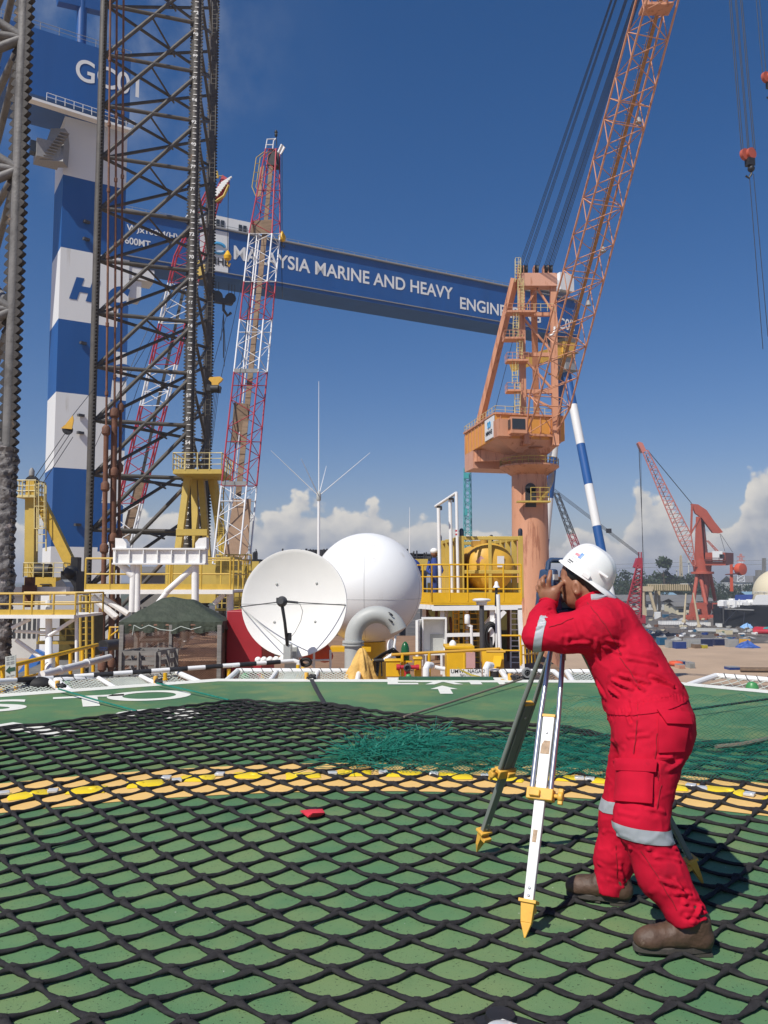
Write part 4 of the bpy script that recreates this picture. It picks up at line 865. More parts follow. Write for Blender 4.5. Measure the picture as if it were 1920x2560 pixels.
cables(t, 'hoist_rope', [(D(368, 222, 3), D(412, 1240, 3)), (D(384, 222, 3), D(402, 1240, 3)), (D(372, 222, 2), D(398, 900, 3))], .10); [cables(t, 'luffing_rope', [pr], .10) for pr in ((D(430, 262, 2), D(785, 690, 2)), (D(440, 268, 4), D(790, 692, 4)), (D(1010, 930, 3), D(1050, 1070, 3)), (D(1015, 930, 5), D(1110, 1075, 5)))]
t = thing('harbour_crane', G(1828, 1520, ZG), 'orange post crane with round drum behind the dock crane house', 'crane'); mb = MB(); mb.hull8([D(1090, 1385, 40), D(1116, 1385, 40), D(1118, 1385, 44), D(1092, 1385, 44)], [D(1088, 1170, 40), D(1110, 1170, 40), D(1112, 1170, 44), D(1090, 1170, 44)]); mb.build('post', M('crane_orange', (.58, .09, .035), .5), t, smooth=0)
mb = MB(); mb.lathe([(.3, -2), (3.2, -1.6), (3.4, 0), (3.2, 1.6), (.3, 2)], D(1173, 1210, 42), 18, axis=(.5, -1, 0)); mb.bar(D(1105, 1205, 42), D(1160, 1205, 42), 1.2, 1.6); mb.build('drum', 'crane_orange', t); MB().tube(D(1102, 1245, 42), D(1103, 1252, 42), 3.4, 12).build('gallery', 'crane_dark', t)
lattice(t, 'boom', [D(985, 1075, 45), D(1000, 1068, 45), D(1000, 1068, 48), D(985, 1075, 48)], [D(905, 985, 45), D(920, 985, 45), D(920, 985, 48), D(905, 985, 48)], 8, .22, .14, [(0, 1, 'crane_pink')])

# ship, dome, sheds, beige gantry
t = thing('cargo_ship', G(1880, 1560, ZG), 'black-hulled ship under repair with white and blue covers at the right edge', 'ship'); Ys = 345
zk = U(1900, 1566, Ys).z; zd = U(1900, 1512, Ys).z
hull = [(U(1797, 1530, Ys).x, Ys + 6), (U(1815, 1530, Ys).x, Ys), (U(1990, 1530, Ys - 30).x, Ys - 30), (U(2150, 1500, Ys - 20).x, Ys - 20), (U(2120, 1500, Ys + 10).x, Ys + 14), (U(1850, 1500, Ys + 25).x, Ys + 22)]
mb = MB(); mb.prism(hull, ZG - .5, zd); mb.build('hull', M('hull_black', (.012, .013, .016), .5, var=.4, scale=.1, stain=(.05, .03, .02), stain_amt=.3, stain_scale=.2), t)
mb = MB(); mb.hull8([U(x, y, Ys - 8 + d) for x, y, d in ((1880, 1512, 0), (1990, 1512, 0), (1990, 1508, 12), (1885, 1508, 12))], [U(x, y, Ys - 8 + d) for x, y, d in ((1890, 1488, 0), (1990, 1486, 0), (1990, 1486, 12), (1895, 1487, 12))]); mb.build('white_cover', 'white_paint', t)
mb = MB(); mb.hull8([U(x, y, Ys + d) for x, y, d in ((1835, 1502, 0), (1878, 1502, 0), (1880, 1500, 12), (1838, 1500, 12))], [U(x, y, Ys + d) for x, y, d in ((1838, 1488, 0), (1882, 1486, 0), (1884, 1486, 12), (1840, 1487, 12))]); mb.build('blue_cover', 'blue_cloth', t)
mb = MB(); rng = random.Random(2)
for k in range(46): x = 1802 + rng.random() * 118; mb.box(U(x, 1506 + rng.random() * 6, Ys - 6 + rng.random() * 10), (1 + rng.random() * 3, 1 + rng.random() * 2, .8 + rng.random() * 2.4), rng.random())
mb.build('deck_gear', 'white_paint', t)
cables(t, 'mooring_rope', [(U(1846, 1520, Ys - 2), U(1812, 1556, Ys - 40)), (U(1862, 1526, Ys - 6), U(1858, 1560, Ys - 40))], .12); MB().tube(U(1809, 1560, Ys - 4), U(1808, 1505, Ys - 4), .3, 6).build('mast', 'dark_grey', t)
MB().bar(U(1812, 1522, Ys - 4), U(1885, 1525, Ys - 14), .5, .4).build('rubbing_strake', 'grey', t)
t = thing('storage_dome', G(1945, 1510, ZG), 'cream storage dome cut off by the right edge above the ship', 'storage tank'); c = U(1948, 1485, 520); mb = MB(); mb.lathe([(c_, h) for c_, h in [(15.5, -7.5), (15.5, 0)] + [(15.5 * math.cos(a), 15.5 * math.sin(a)) for a in np.linspace(.08, math.pi / 2 - .01, 12)]], c, 40); mb.build('shell', M('cream_dome', (.66, .58, .40), .6, var=.05), t, smooth=50); mb = MB(); railing(mb, [c + Vector((15.7 * math.cos(a), 15.7 * math.sin(a), 0)) for a in np.linspace(math.pi, 2 * math.pi, 12)], 1.5, 4, .12); mb.build('gallery', 'white_paint', t)
def shed(x0, x1, yr, ye, yb, Y, dep, wall, label, roof='roof_grey', win=0):
    t = thing('shed', U((x0 + x1) / 2, yb, Y), label, 'building'); a = U(x0, ye, Y); b = U(x1, ye, Y); zr_ = U((x0 + x1) / 2, yr, Y + dep / 2).z; d = Vector((0, dep, 0))
    mb = MB(); base = [a, b, b + d, a + d]; mb.hull8([p.xy.to_3d() + Z3 * ZG for p in base], base); mb.build('wall', wall, t)
    e = Vector((1.2, 0, 0)); o = Vector((0, -1.2, -.3)); mid = d / 2; P = [a - e + o, b + e + o, (b + e + mid).xy.to_3d() + Z3 * zr_, (a - e + mid).xy.to_3d() + Z3 * zr_]; Q = [b + e + d - o.y * Vector((0, 1, 0)) * 1, a - e + d - o.y * Vector((0, 1, 0))]
    mb = MB(); mb.add(P + Q, [(0, 1, 2, 3), (3, 2, 4, 5)]); mb.add([p + Z3 * .3 for p in P + Q], [(3, 2, 1, 0), (5, 4, 2, 3)]); mb.build('roof', roof, t, smooth=0, recalc=False)
    for k in range(win): q = lerp(a, b, (k + .5) / win); w_ = (b - a).length / win * .55; MB().box(q + Vector((0, -.06, -(a.z - ZG) * .5)), (w_, .1, (a.z - ZG) * .38)).build('window', 'glass_dark', t)
    return t
M('roof_grey', (.17, .165, .155), .7, var=.15, scale=.1, stain=(.12, .10, .09), stain_amt=.3, stain_scale=.1); M('wall_pale', (.50, .50, .47), .7, var=.08, scale=.2); M('wall_cream', (.60, .54, .38), .7, var=.06); M('wall_dim', (.20, .19, .17), .8, var=.2, scale=.2); M('wall_blue', (.04, .07, .15), .7); M('roof_blue', (.20, .33, .42), .6)
shed(1560, 1786, 1488, 1503, 1532, 545, 40, 'wall_pale', 'long shed with grey ribbed roof and pale walls between gantry and dock crane', win=14)
shed(1694, 1742, 1498, 1508, 1524, 500, 24, 'wall_cream', 'cream gabled workshop in front of the long grey shed', win=3)
shed(1648, 1690, 1482, 1488, 1500, 640, 20, 'wall_pale', 'low white-walled hall at the foot of the tree line', 'roof_blue', 5); shed(1530, 1600, 1490, 1500, 1530, 580, 20, 'wall_pale', 'pale hall half hidden by the worker shoulder', 'white_paint', 5)
shed(1690, 1716, 1507, 1516, 1526, 470, 12, 'wall_cream', 'small yellowish hut beside the cream workshop', 'roof_grey', 1); shed(1868, 1893, 1480, 1488, 1504, 620, 16, 'wall_pale', 'pale hall with bluish roof between orange post crane and storage dome', 'roof_blue', 3)
shed(1838, 1915, 1440, 1456, 1480, 1150, 50, 'wall_pale', 'hazy factory block under the power pylon', 'roof_grey', 4); shed(20, 95, 1478, 1486, 1560, 210, 20, 'wall_pale', 'pale yard shed seen under the lower left platform', 'roof_grey', 6); shed(330, 440, 1420, 1432, 1520, 160, 12, 'wall_dim', 'dim shed seen between the boom rest legs', 'roof_grey', 8)
t = thing('gantry_crane', G(1625, 1560, ZG), 'low beige yard gantry crane with olive girder left of the dock crane', 'gantry crane'); Yg_ = 440; M('beige_steel', (.52, .43, .28), .6, var=.1, scale=.3)
mb = MB(); mb.bar(U(1618, 1469, Yg_), U(1740, 1470, Yg_), 3.0, 3.4); mb.build('girder', M('olive_steel', (.18, .16, .07), .6, var=.2, scale=.2), t); mb = MB()
for k in range(22): mb.box(U(1622 + k * 5.4, 1468, Yg_ - 1.7), (.5, .4, 3.4))
mb.build('girder_stiffener', 'beige_steel', t)
mb = MB(); mb.box(U(1612, 1472, Yg_), (6, 8, 2.6)); mb.build('end_beam', 'beige_steel', t)
for a, b, d in (((1607, 1475), (1609, 1558), -3), ((1623, 1475), (1648, 1566), -3), ((1610, 1475), (1613, 1540), 5), ((1640, 1476), (1636, 1556), 4), ((1646, 1476), (1650, 1540), 6)): MB().bar(U(*a, Yg_ + d), U(*b, Yg_ + d), 1.3).build('leg', 'beige_steel', t)
mb = MB(); mb.box(U(1638, 1562, Yg_ - 3), (6, 2.5, 2.5)); mb.build('bogie', 'beige_steel', t); mb = MB(); mb.box(U(1640, 1463, Yg_), (9, 2, 1.2)); mb.box(U(1716, 1462, Yg_), (6, 2, 1.6)); mb.build('trolley', 'wall_pale', t)
for i, (a, b, lb) in enumerate((((1715, 1484), (1710, 1556), 'slim pale mast standing left of the dock crane'), ((1733, 1482), (1748, 1568), 'leaning beige spar in front of the dock crane portal'))): mb = MB(); mb.tube(U(*b, 330), U(*a, 330), .55, 8, .3); mb.lathe([(.9, 0), (.9, .8), (.55, 1)], U(*b, 330), 8); tag(mb.build('mast_pole', 'beige_steel'), lb, 'mast')
t = thing('lattice_chimney', G(1702, 1505, ZG), 'thin hazy flare tower rising over the trees', 'tower'); lattice(t, 'frame', [U(x, 1450, 900 + d) for x, d in ((1698, 0), (1707, 0), (1707, 4), (1698, 4))], [U(x, 1390, 900 + d) for x, d in ((1700, 0), (1704, 0), (1704, 3), (1700, 3))], 12, .4, .22, [(0, 1, 'beige_steel')], cross=True); MB().tube(U(1702, 1460, 901), U(1702, 1388, 901), .9, 8).build('stack', 'beige_steel', t)
for x, y, lb in ((1722, 1404, 'short floodlight mast with white head over the trees'), (1692, 1425, 'stubby far stack left of the flare tower')): mb = MB(); mb.tube(U(x, 1455, 850), U(x, y, 850), .7, 6); mb.box(U(x, y, 850), (3, 3, 3 if y < 1410 else 1)); tag(mb.build('far_mast', 'wall_pale'), lb, 'mast')
t = thing('power_pylon', G(1852, 1490, ZG), 'pale lattice power pylon right of the dock crane', 'pylon'); Yy = 1000
lattice(t, 'tower', [U(x, 1455, Yy + d) for x, d in ((1843, 0), (1862, 0), (1862, 9), (1843, 9))], [U(x, 1385, Yy + d) for x, d in ((1850, 0), (1854, 0), (1854, 2), (1850, 2))], 8, .45, .3, [(0, .3, 'boom_white'), (.3, .7, 'boom_white'), (.7, 1, 'crane_pink')], cross=True)
mb = MB()
for y, w in ((1392, 9), (1402, 10), (1412, 9)): mb.bar(U(1852 - w, y, Yy), U(1852 + w, y, Yy), .8, 1.2)
mb.build('cross_arm', 'crane_pink', t)
cables(t, 'power_line', [(U(1500, y + 10, Yy), U(1852, y, Yy)) for y in (1402, 1412)] + [(U(1852, y, Yy), U(2000, y - 4, Yy)) for y in (1402, 1412)], .22, 'grey')
t = thing('process_tower', G(1905, 1500, ZG), 'grey refinery structure at the right edge beyond the dome', 'refinery'); mb = MB()
for x, y, w in ((1900, 1425, 8), (1907, 1428, 7), (1914, 1395, 2.5), (1893, 1440, 4)): mb.hull8([U(x + d * w, 1470, 700) + Vector((0, e * 6, 0)) for d, e in ((-.5, 0), (.5, 0), (.5, 1), (-.5, 1))], [U(x + d * w, y, 700) + Vector((0, e * 6, 0)) for d, e in ((-.5, 0), (.5, 0), (.5, 1), (-.5, 1))])
mb.build('structure', 'wall_dim', t)
# stored goods in the yard
def ybox(name, x0, y0, x1, y1, mat, label, cat, group=None, detail=True, rz=.06, dep=None):
    p, w, h = GB(x0, y0, x1, y1); d = dep or max(2.4, w * .5); t = thing(name, p, label, cat, group); rm_ = Matrix.Rotation(rz, 3, 'Z')
    mb = MB(); mb.box(p + Vector((0, d / 2, h / 2)), (w, d, h), rz); mb.build('body', mat, t)
    if detail:
        mb = MB(); n_ = 9
        for k in range(n_): mb.box(p + rm_ @ Vector(((-.5 + (k + .5) / n_) * w, -.06, 0)) + Z3 * h / 2, (w / n_ * .35, .16, h * .88), rz)
        mb.build('ribs', mat, t); mb = MB(); mb.box(p + Vector((0, d / 2, h + .06)), (w * 1.01, d * 1.01, .14), rz); mb.build('roof_edge', 'grey', t)
    return t
M('box_blue', (.015, .045, .20), .5, var=.15, scale=1); M('box_navy', (.010, .020, .075), .5, var=.2, scale=1); M('box_grey', (.33, .33, .31), .6, var=.1, scale=1); M('box_teal', (.01, .10, .20), .5); M('box_green', (.01, .14, .07), .5); M('box_yellow', (.50, .42, .03), .5)
CG = 'containers along the sand strip'
for b in ((1648, 1594, 1667, 1613, 'box_teal', 'teal-blue container nearest the worker back'), (1670, 1602, 1690, 1620, 'box_grey', 'dull grey container between the teal and the bright blue one'), (1689, 1605, 1716, 1622, 'box_blue', 'bright blue container left of the big grey one'), (1716, 1599, 1752, 1619, 'box_grey', 'biggest grey container in the row on the sand'), (1753, 1598, 1782, 1616, 'box_navy', 'navy container right of the biggest grey container'), (1787, 1598, 1813, 1614, 'box_navy', 'navy container beside the narrow green one'), (1813, 1599, 1821, 1614, 'box_green', 'narrow green container between navy and light grey'), (1821, 1600, 1847, 1618, 'box_grey', 'light grey container left of the blue tarpaulin heap'), (1857, 1598, 1876, 1612, 'tank_yellow', 'ochre container behind the blue tarpaulin heap')): ybox('shipping_container', *b, 'container', CG)
for b in ((1655, 1553, 1710, 1562, 'white_paint', 'long white trailer under the beige gantry'), (1724, 1556, 1777, 1565, 'white_paint', 'long white trailer at the dock crane foot'), (1795, 1559, 1826, 1568, 'white_paint', 'short white trailer below the ship bow')): ybox('trailer', *b, 'trailer', 'white trailers')
for b in ((1756, 1613, 1769, 1621, 'box_yellow', 'small yellow-green skip before the navy container', 'skip'), (1736, 1611, 1752, 1621, 'wood_board', 'brown wooden crate before the biggest grey container', 'crate'), (1797, 1574, 1812, 1587, 'wall_cream', 'cream cabin beside a green door, below the trailers', 'cabin'), (1812, 1576, 1832, 1587, 'wall_cream', 'wider cream cabin below the trailers', 'cabin'), (1701, 1654, 1714, 1664, 'box_blue', 'small blue box beside the orange raft', 'box'), (1724, 1658, 1737, 1671, 'box_grey', 'grey framed box right of the orange raft', 'box'), (1697, 1663, 1712, 1672, 'orange_pink', 'pinkish low box below the orange raft', 'box'), (1822, 1669, 1850, 1675, 'box_blue', 'long blue beam lying on the sand', 'beam'), (1805, 1578, 1811, 1587, 'box_green', 'small green cabinet before the cream cabin', 'cabinet'), (1640, 1530, 1652, 1548, 'white_paint', 'upright white tank under the beige gantry', 'tank'), (1660, 1536, 1672, 1546, 'box_teal', 'small blue hut right of the beige gantry', 'hut')): ybox('stored_box' if b[6] in ('box', 'crate', 'beam', 'skip') else 'yard_' + b[6], *b[:6], b[6])
p, w, h = GB(1678, 1652, 1702, 1665); mb = MB(); mb.path([p + Vector((w * .5 * math.cos(a), 1.2 * math.sin(a), h * .5)) for a in np.linspace(0, 2 * math.pi, 15)[:-1]], h * .42, 8, closed=True); mb.box(p + Z3 * h * .35, (w * .8, 2, h * .3)); tag(mb.build('life_raft', 'orange_vest', smooth=60), 'orange inflated raft lying on the sand beside the worker back', 'raft')
def heap(x0, y0, x1, y1, mat, label, cat, name, sd, grp=None):
    p, w, h = GB(x0, y0, x1, y1); mb = MB(); NU, NV = 26, 8
    for j in range(NV + 1):
        v = j / NV
        for i in range(NU): a = 2 * math.pi * i / NU; q = Vector((math.cos(a), math.sin(a), 0)); r = (1 - v ** 1.4) * (1 + .35 * mnoise.noise(q * 1.9 + Vector((sd, v * 2, 0)))); mb.v.append((p.x + q.x * r * w / 2, p.y + 2.5 + q.y * r * max(2.5, w * .25), ZG + h * v * (.8 + .35 * mnoise.noise(q * 2.5 + Vector((sd, 5, v))))))
    for j in range(NV):
        for i in range(NU): mb.f.append((j * NU + i, j * NU + (i + 1) % NU, (j + 1) * NU + (i + 1) % NU, (j + 1) * NU + i)); mb.mi.append(0)
    return tag(mb.build(name, mat, smooth=25), label, cat, grp)
M('tarp_blue', (.03, .09, .34), .6, var=.25, scale=.5, bump=.5, bscale=2); M('tarp_light', (.18, .36, .62), .6, var=.2, scale=.5, bump=.5, bscale=2); M('scrap', (.10, .085, .075), .9, var=.6, scale=.9, stain=(.26, .2, .15), stain_amt=.35, stain_scale=.8)
heap(1850, 1600, 1906, 1621, 'tarp_blue', 'big heap under dark blue tarpaulin on the sand strip', 'tarpaulin', 'tarpaulin_heap', 1); heap(1858, 1548, 1925, 1573, 'tarp_light', 'pale blue tarpaulin heap in front of the ship hull', 'tarpaulin', 'tarpaulin_heap', 2); heap(1690, 1586, 1716, 1591, 'white_paint', 'white sheeted low load behind the containers', 'load', 'sheeted_load', 3)
mb = MB(); rng = random.Random(4)
for k in range(5): a = G(1738 + k * 1.5, 1578 + k * 1.2, ZG) + Z3 * .8; mb.tube(a, a + Vector((13, -6 + k * .3, 0)), .5, 8)
tag(mb.build('pipe_stack', 'box_grey'), 'stack of blue-grey pipes lying below the dock crane', 'pipes'); mb = MB()
for k in range(4): a = G(1882 + k * 1.5, 1585 - k * 2, ZG) + Z3 * 1.0; mb.tube(a, a + Vector((9, -3, 0)), .9, 10)
tag(mb.build('pipe_stack', 'fire_red'), 'stack of red pipes before the pale blue tarpaulin', 'pipes'); mb = MB(); mb.tube(G(1915, 1584, ZG) + Z3 * 1.2, G(1940, 1582, ZG) + Z3 * 1.2, 1.2, 12); tag(mb.build('pipe_stack', 'teal'), 'teal pipe end at the right edge beside the red pipes', 'pipes')
mb = MB()
for k in range(6): a = G(1851, 1676 + k, ZG) + Z3 * (.3 + .3 * (k % 2)); mb.bar(a, a + Vector((12, -1.2, 0)), .5, .4)
tag(mb.build('timber_stack', 'wood_board'), 'long brown beams stacked on the sand above the right safety net', 'beams')
rng = random.Random(8); SG = 'scrap heaps in the yard'
for k in range(120):
    x = rng.uniform(1595, 1925); y = rng.uniform(1533, 1603); w = rng.uniform(10, 34); h = rng.uniform(4, 11)
    heap(x - w / 2, y - h, x + w / 2, y, rng.choice(('scrap', 'scrap', 'scrap', 'dark_grey', 'box_grey')), 'low grey-brown heap of scrap in the yard between the sheds and the container row', 'scrap heap', 'scrap_heap', k, SG)
rng = random.Random(18)
for k in range(60):
    x = rng.uniform(1600, 1925); y = rng.uniform(1534, 1600); w = rng.uniform(4, 12); h = rng.uniform(3, 6); p, w_, h_ = GB(x - w / 2, y - h, x + w / 2, y)
    mb = MB(); mb.box(p + Vector((0, 1, h_ / 2)), (w_, 2, h_), rng.uniform(-.3, .3)); mb.box(p + Vector((w_ * .2, .4, h_ * .9)), (w_ * .4, 1.5, h_ * .5), rng.uniform(-.3, .3)); tag(mb.build('yard_bin', rng.choice(('box_grey', 'white_paint', 'box_blue', 'wall_cream', 'box_teal', 'white_paint', 'rust_pipe'))), 'small open yard bin among the scrap between sheds and containers', 'bin', 'yard bins')
p, w, h = GB(-10, 1500, 120, 1600)
for b in ((60, 1530, 100, 1546, 'box_grey', 'grey site hut on the sand seen under the lower left platform'), (66, 1585, 92, 1600, 'rust_pipe', 'rusty bin on the sand beside the blue gantry base')): ybox('yard_hut', *b, 'hut')

# trees
M('leaf_dark', (.022, .040, .014), .8, var=.5, scale=.4); M('leaf_mid', (.035, .058, .020), .8, var=.5, scale=.4); M('bark', (.09, .06, .04), .9)
def tree(loc, h, w, style, seed, label, group=None):
    rng = random.Random(seed); t = thing('tree', loc, label, 'tree', group); L = Vector(loc); mb = MB(); top = h * (.72 if style == 'umbrella' else .45)
    mb.path([L, L + Vector((rng.uniform(-.4, .4), 0, top * .5)), L + Vector((rng.uniform(-.8, .8), 0, top))], [h * .022, h * .016, h * .008], 7)
    for k in range(5): a = rng.uniform(0, 6.28); mb.path([L + Z3 * top * rng.uniform(.6, .95), L + Vector((math.cos(a) * w * .3, math.sin(a) * w * .3, h * rng.uniform(.6, .85)))], [h * .008, h * .003], 5)
    mb.build('trunk', 'bark', t)
    mb = MB(); cl = []
    for k in range(9 if style != 'umbrella' else 7):
        a = rng.uniform(0, 6.28); r = w * .5 * math.sqrt(rng.random()) * .8
        z = h * (rng.uniform(.30, .84) if style != 'umbrella' else rng.uniform(.78, .93)); cl.append((Vector((math.cos(a) * r, math.sin(a) * r, z)), w * rng.uniform(.16, .30)))
    for c, r in cl:
        for q in range(46):
            d = Vector((rng.gauss(0, 1), rng.gauss(0, 1), rng.gauss(0, .75))).normalized() * r * rng.uniform(.55, 1.05); p = L + c + d; s = h * rng.uniform(.025, .055)
            u = Vector((rng.gauss(0, 1), rng.gauss(0, 1), rng.gauss(0, 1))).normalized(); v = u.cross(Vector((rng.gauss(0, 1), rng.gauss(0, 1), rng.gauss(0, 1)))).normalized()
            mb.add([p + u * s, p + v * s * .7, p - u * s, p - v * s * .7], [(0, 1, 2, 3)])
    mb.build('crown', rng.choice(('leaf_dark', 'leaf_mid', 'leaf_dark')), t, smooth=0, recalc=False); return t
rng = random.Random(31); TG = 'trees of the distant tree line'
for row, (Yr_, h0, h1, n_) in enumerate(((690, 17, 25, 26), (760, 22, 31, 24), (640, 9, 15, 18))):
    for k in range(n_):
        px = 1500 + 440 * (k + rng.random() * .7) / n_; h = rng.uniform(h0, h1) * (.62 if px > 1775 else 1)
        if row == 2 and 1690 < px < 1760: continue
        loc = U(px, 1500, Yr_ + rng.uniform(-25, 25)); loc.z = ZG; tree(loc, h, h * rng.uniform(.75, 1.1), 'round', rng.random(), 'dark green rounded tree standing in the distant tree line behind the yard', TG)
loc = U(1661, 1500, 670); loc.z = ZG; tree(loc, 38, 18, 'umbrella', 77, 'tall flat-crowned tree rising above the tree line right of the red mast')
loc = U(1665, 1500, 672); loc.z = ZG; tree(loc, 27, 13, 'umbrella', 78, 'shorter flat-crowned tree just below the tall one')
for k in range(9):
    loc = U(8 + k * 16, 1500, 520 + 10 * (k % 3)); loc.z = ZG; tree(loc, rng.uniform(12, 17), rng.uniform(12, 16), 'round', k + 200, 'small dark tree far left behind the post crane', 'trees far left')

# ================================================================== RIG EQUIPMENT AROUND THE LANDING DECK
M('tarp_green', (.040, .052, .034), .75, var=.25, scale=2.5, bump=.6, bscale=7)
M('tarp_yellow', (.66, .40, .11), .8, var=.18, scale=5, bump=.6, bscale=12)
M('red_box', (.36, .018, .028), .5, var=.12, scale=2, stain=(.55, .3, .28), stain_amt=.06, stain_scale=30)
M('mid_yellow', (.56, .37, .055), .5, var=.1, stain=(.35, .17, .04), stain_amt=.2, stain_scale=2.5)
M('cage_rust', (.24, .135, .09), .8, var=.35, scale=6)
M('weathered_wood', (.20, .19, .175), .85, var=.3, scale=3, stretch=(1, 1, 6))
M('pipe_grey', (.40, .41, .39), .5, var=.06, scale=2, stain=(.28, .27, .23), stain_amt=.2)
M('radome_white', (.80, .81, .80), .42, var=.015, scale=1.5, stain=(.68, .67, .63), stain_amt=.34, stain_scale=2.2, stretch=(1, 1, .22))
M('dish_white', (.80, .79, .75), .5, var=.02)
M('green_lamp', (.012, .10, .03), .25)
M('net_cord', (.50, .55, .50), .8)
M('lifting_dark', (.02, .025, .04), .4)

# perimeter safety nets: pipe frames with cord netting, one thing each
ein = lambda a, b, t: lerp((a[0], a[1], 0), (b[0], b[1], 0), t)
def net_frame(p, q, out, w, label, hin=-.12, hout=-.03, bars=2, cord=.075, sag=.12, cordmat='net_cord'):
    p = Vector(p); q = Vector(q); o = Vector(out).normalized(); ca = p + Z3 * hin; cb = q + Z3 * hin; d = (q - p).normalized(); L = (q - p).length
    P = [ca, ca + o * w + Z3 * (hout - hin), cb + o * w + Z3 * (hout - hin), cb]
    t = thing('safety_net', (p + q) / 2, label, 'safety net', 'perimeter safety nets')
    mb = MB(); mb.path([P[0], P[1] + d * 0.02, P[1] + d * .1, P[2] - d * .1, P[2], P[3]], .044, 10)
    for k in range(bars): s = (k + 1) / (bars + 1); mb.tube(lerp(P[0], P[3], s), lerp(P[1], P[2], s), .034, 8)
    mb.build('pipe_frame', 'white_paint', t)
    mb = MB(); n_ = int(L / .17); K_ = n_ * 8   # lacing cord wound round the outer pipe
    mb.path([lerp(P[1], P[2], .02 + .96 * k / K_) + (o * math.cos(k * math.pi / 4) + Z3 * math.sin(k * math.pi / 4)) * .049 for k in range(K_ + 1)], .0075, 4)
    mb.build('lacing', 'dark_grey', t)
    mb = MB(); nu = int(L / cord); nv = int(w / cord)
    def pt(u, v):
        x = lerp(lerp(P[0], P[3], u), lerp(P[1], P[2], u), v); return x - Z3 * (sag * 4 * v * (1 - v) * (.6 + .4 * math.sin(u * 9)))
    for s in (-1, 1):
        for k in range(-nv, nu + nv):
            pts = []
            for j in range(nv + 1):
                u = (k + s * (j - nv / 2) * .9) / nu
                if 0 <= u <= 1: pts.append(pt(u, j / nv))
            if len(pts) > 1: mb.path(pts, .0065, 3, caps=False)
    mb.build('netting', cordmat, t)
    return t
e0, e1_, e2_, e3_, e4_, e5_ = [Vector((x, y, 0)) for x, y in EDGE[:6]]
nl = Vector((-(e2_ - e1_).y, (e2_ - e1_).x, 0)).normalized(); nr_ = Vector((-(e5_ - e3_).y, (e5_ - e3_).x, 0)).normalized()
nl = nl if nl.y > 0 else -nl; nr_ = nr_ if nr_.y > 0 else -nr_
net_frame(lerp(e0, e1_, .35), lerp(e1_, e2_, .30), nl, 1.45, 'long white pipe safety net frame under the striped pole, along the left edge')
net_frame(lerp(e1_, e2_, .33), lerp(e1_, e2_, .97), nl, 1.45, 'white pipe safety net frame in front of the tarp-covered cage')
net_frame((-2.50, 12.8, 0), (-.42, 12.75, 0), (.0, 1, 0), 1.4, 'white pipe safety net frame below the white satellite dish', bars=2)
net_frame((1.95, 12.68, 0), (2.85, 12.66, 0), (.0, 1, 0), 1.4, 'small safety net with dark hexagonal mesh beside the pulley wheel', bars=0, cordmat='dark_grey')
net_frame((2.9, 12.65, 0), (4.35, 12.60, 0), (.1, 1, 0), 1.4, 'white pipe safety net frame behind the tripod and the red coverall', bars=1)
net_frame(lerp(e3_, e5_, .03), lerp(e3_, e5_, .75), nr_, 1.45, 'white pipe safety net frame at the right edge beyond the worker', bars=1, cord=.16, sag=.2)

# black and white barrier poles
def striped(pts, r, step, label, start=0):
    t = thing('barrier_pole', pts[0], label, 'barrier pole', 'black and white barrier poles')
    segs = []; k = start
    for a, b in zip(pts, pts[1:]):
        L = (Vector(b) - Vector(a)).length; n_ = max(1, round(L / step))
        for i in range(n_):
            MB().tube(lerp(a, b, i / n_), lerp(a, b, (i + 1) / n_), r * (1.0 if k % 2 else 1.06), 12).build('pole_band', 'white_paint' if k % 2 else 'black_steel', t); k += 1
    return t
B1 = [U(-60, 1706, 11.9), U(133, 1695, 12.9), U(640, 1659, 14.4)]
t = striped(B1, .036, .30, 'long black and white striped pole running past the tarp-covered cage')
mb = MB(); q = U(133, 1695, 12.9); mb.path([q, q + Vector((.0, .0, -.08)), q + Vector((-.05, 0, -.3))], .035, 8); mb.build('elbow', 'white_paint', t)
t = striped([U(556, 1665, 14.3), U(735, 1652, 14.9)], .036, .27, 'short black and white striped pole under the satellite dish', 1)
mb = MB(); q = U(735, 1652, 14.9); mb.path([q, q + Vector((.07, 0, -.02)), q + Vector((.09, 0, -.12)), q + Vector((.09, 0, -.7))], .04, 10); mb.build('elbow', 'white_paint', t)

# tarp-covered cage
Yc = 16.6; a = U(303, 1662, Yc); b = U(548, 1662, Yc); zt = U(300, 1562, Yc).z; dp = Vector((-.08, 1.25, 0)); zb = -1.1
t = thing('storage_cage', (a + b) / 2, 'rusty mesh storage cage under a dark green tarpaulin', 'cage')
a.z = b.z = zb
for p in (a, lerp(a, b, .50), b, a + dp, b + dp): MB().bar(p, p.xy.to_3d() + Z3 * zt, .085 if p != lerp(a, b, .5) else .06).build('post', 'weathered_wood', t, bevel=.006)
for s0, s1 in ((a, lerp(a, b, .5)), (lerp(a, b, .5), b), (b, b + dp)):
    mb = MB(); L = (s1 - s0).length; hh = zt - zb; nx = int(L / .052); nz = int(hh / .034)
    f = lambda u, v: lerp(s0, s1, u / nx) + Z3 * (v / nz * hh)
    for j in range(nz):
        for s in (0, 1): mb.path([f(i, j + ((i + j + s) % 2)) for i in range(nx + 1)], .0055, 3, caps=False)
    for v in (.0, .5, 1): mb.bar(lerp(s0, s1, 0) + Z3 * (zb * 0 + v * hh), lerp(s0, s1, 1) + Z3 * (v * hh), .03)
    mb.build('wire_mesh', 'cage_rust', t, smooth=0)
mb = MB(); mb.box((a + b) / 2 + dp * .75 + Z3 * .45, (1.75, .25, .9), .1); mb.box((a + b) / 2 + dp * .5 + Z3 * .14, (1.9, .8, .25), .1); mb.build('stored_goods', M('brown_goods', (.15, .085, .06), .9, var=.4, scale=5), t)
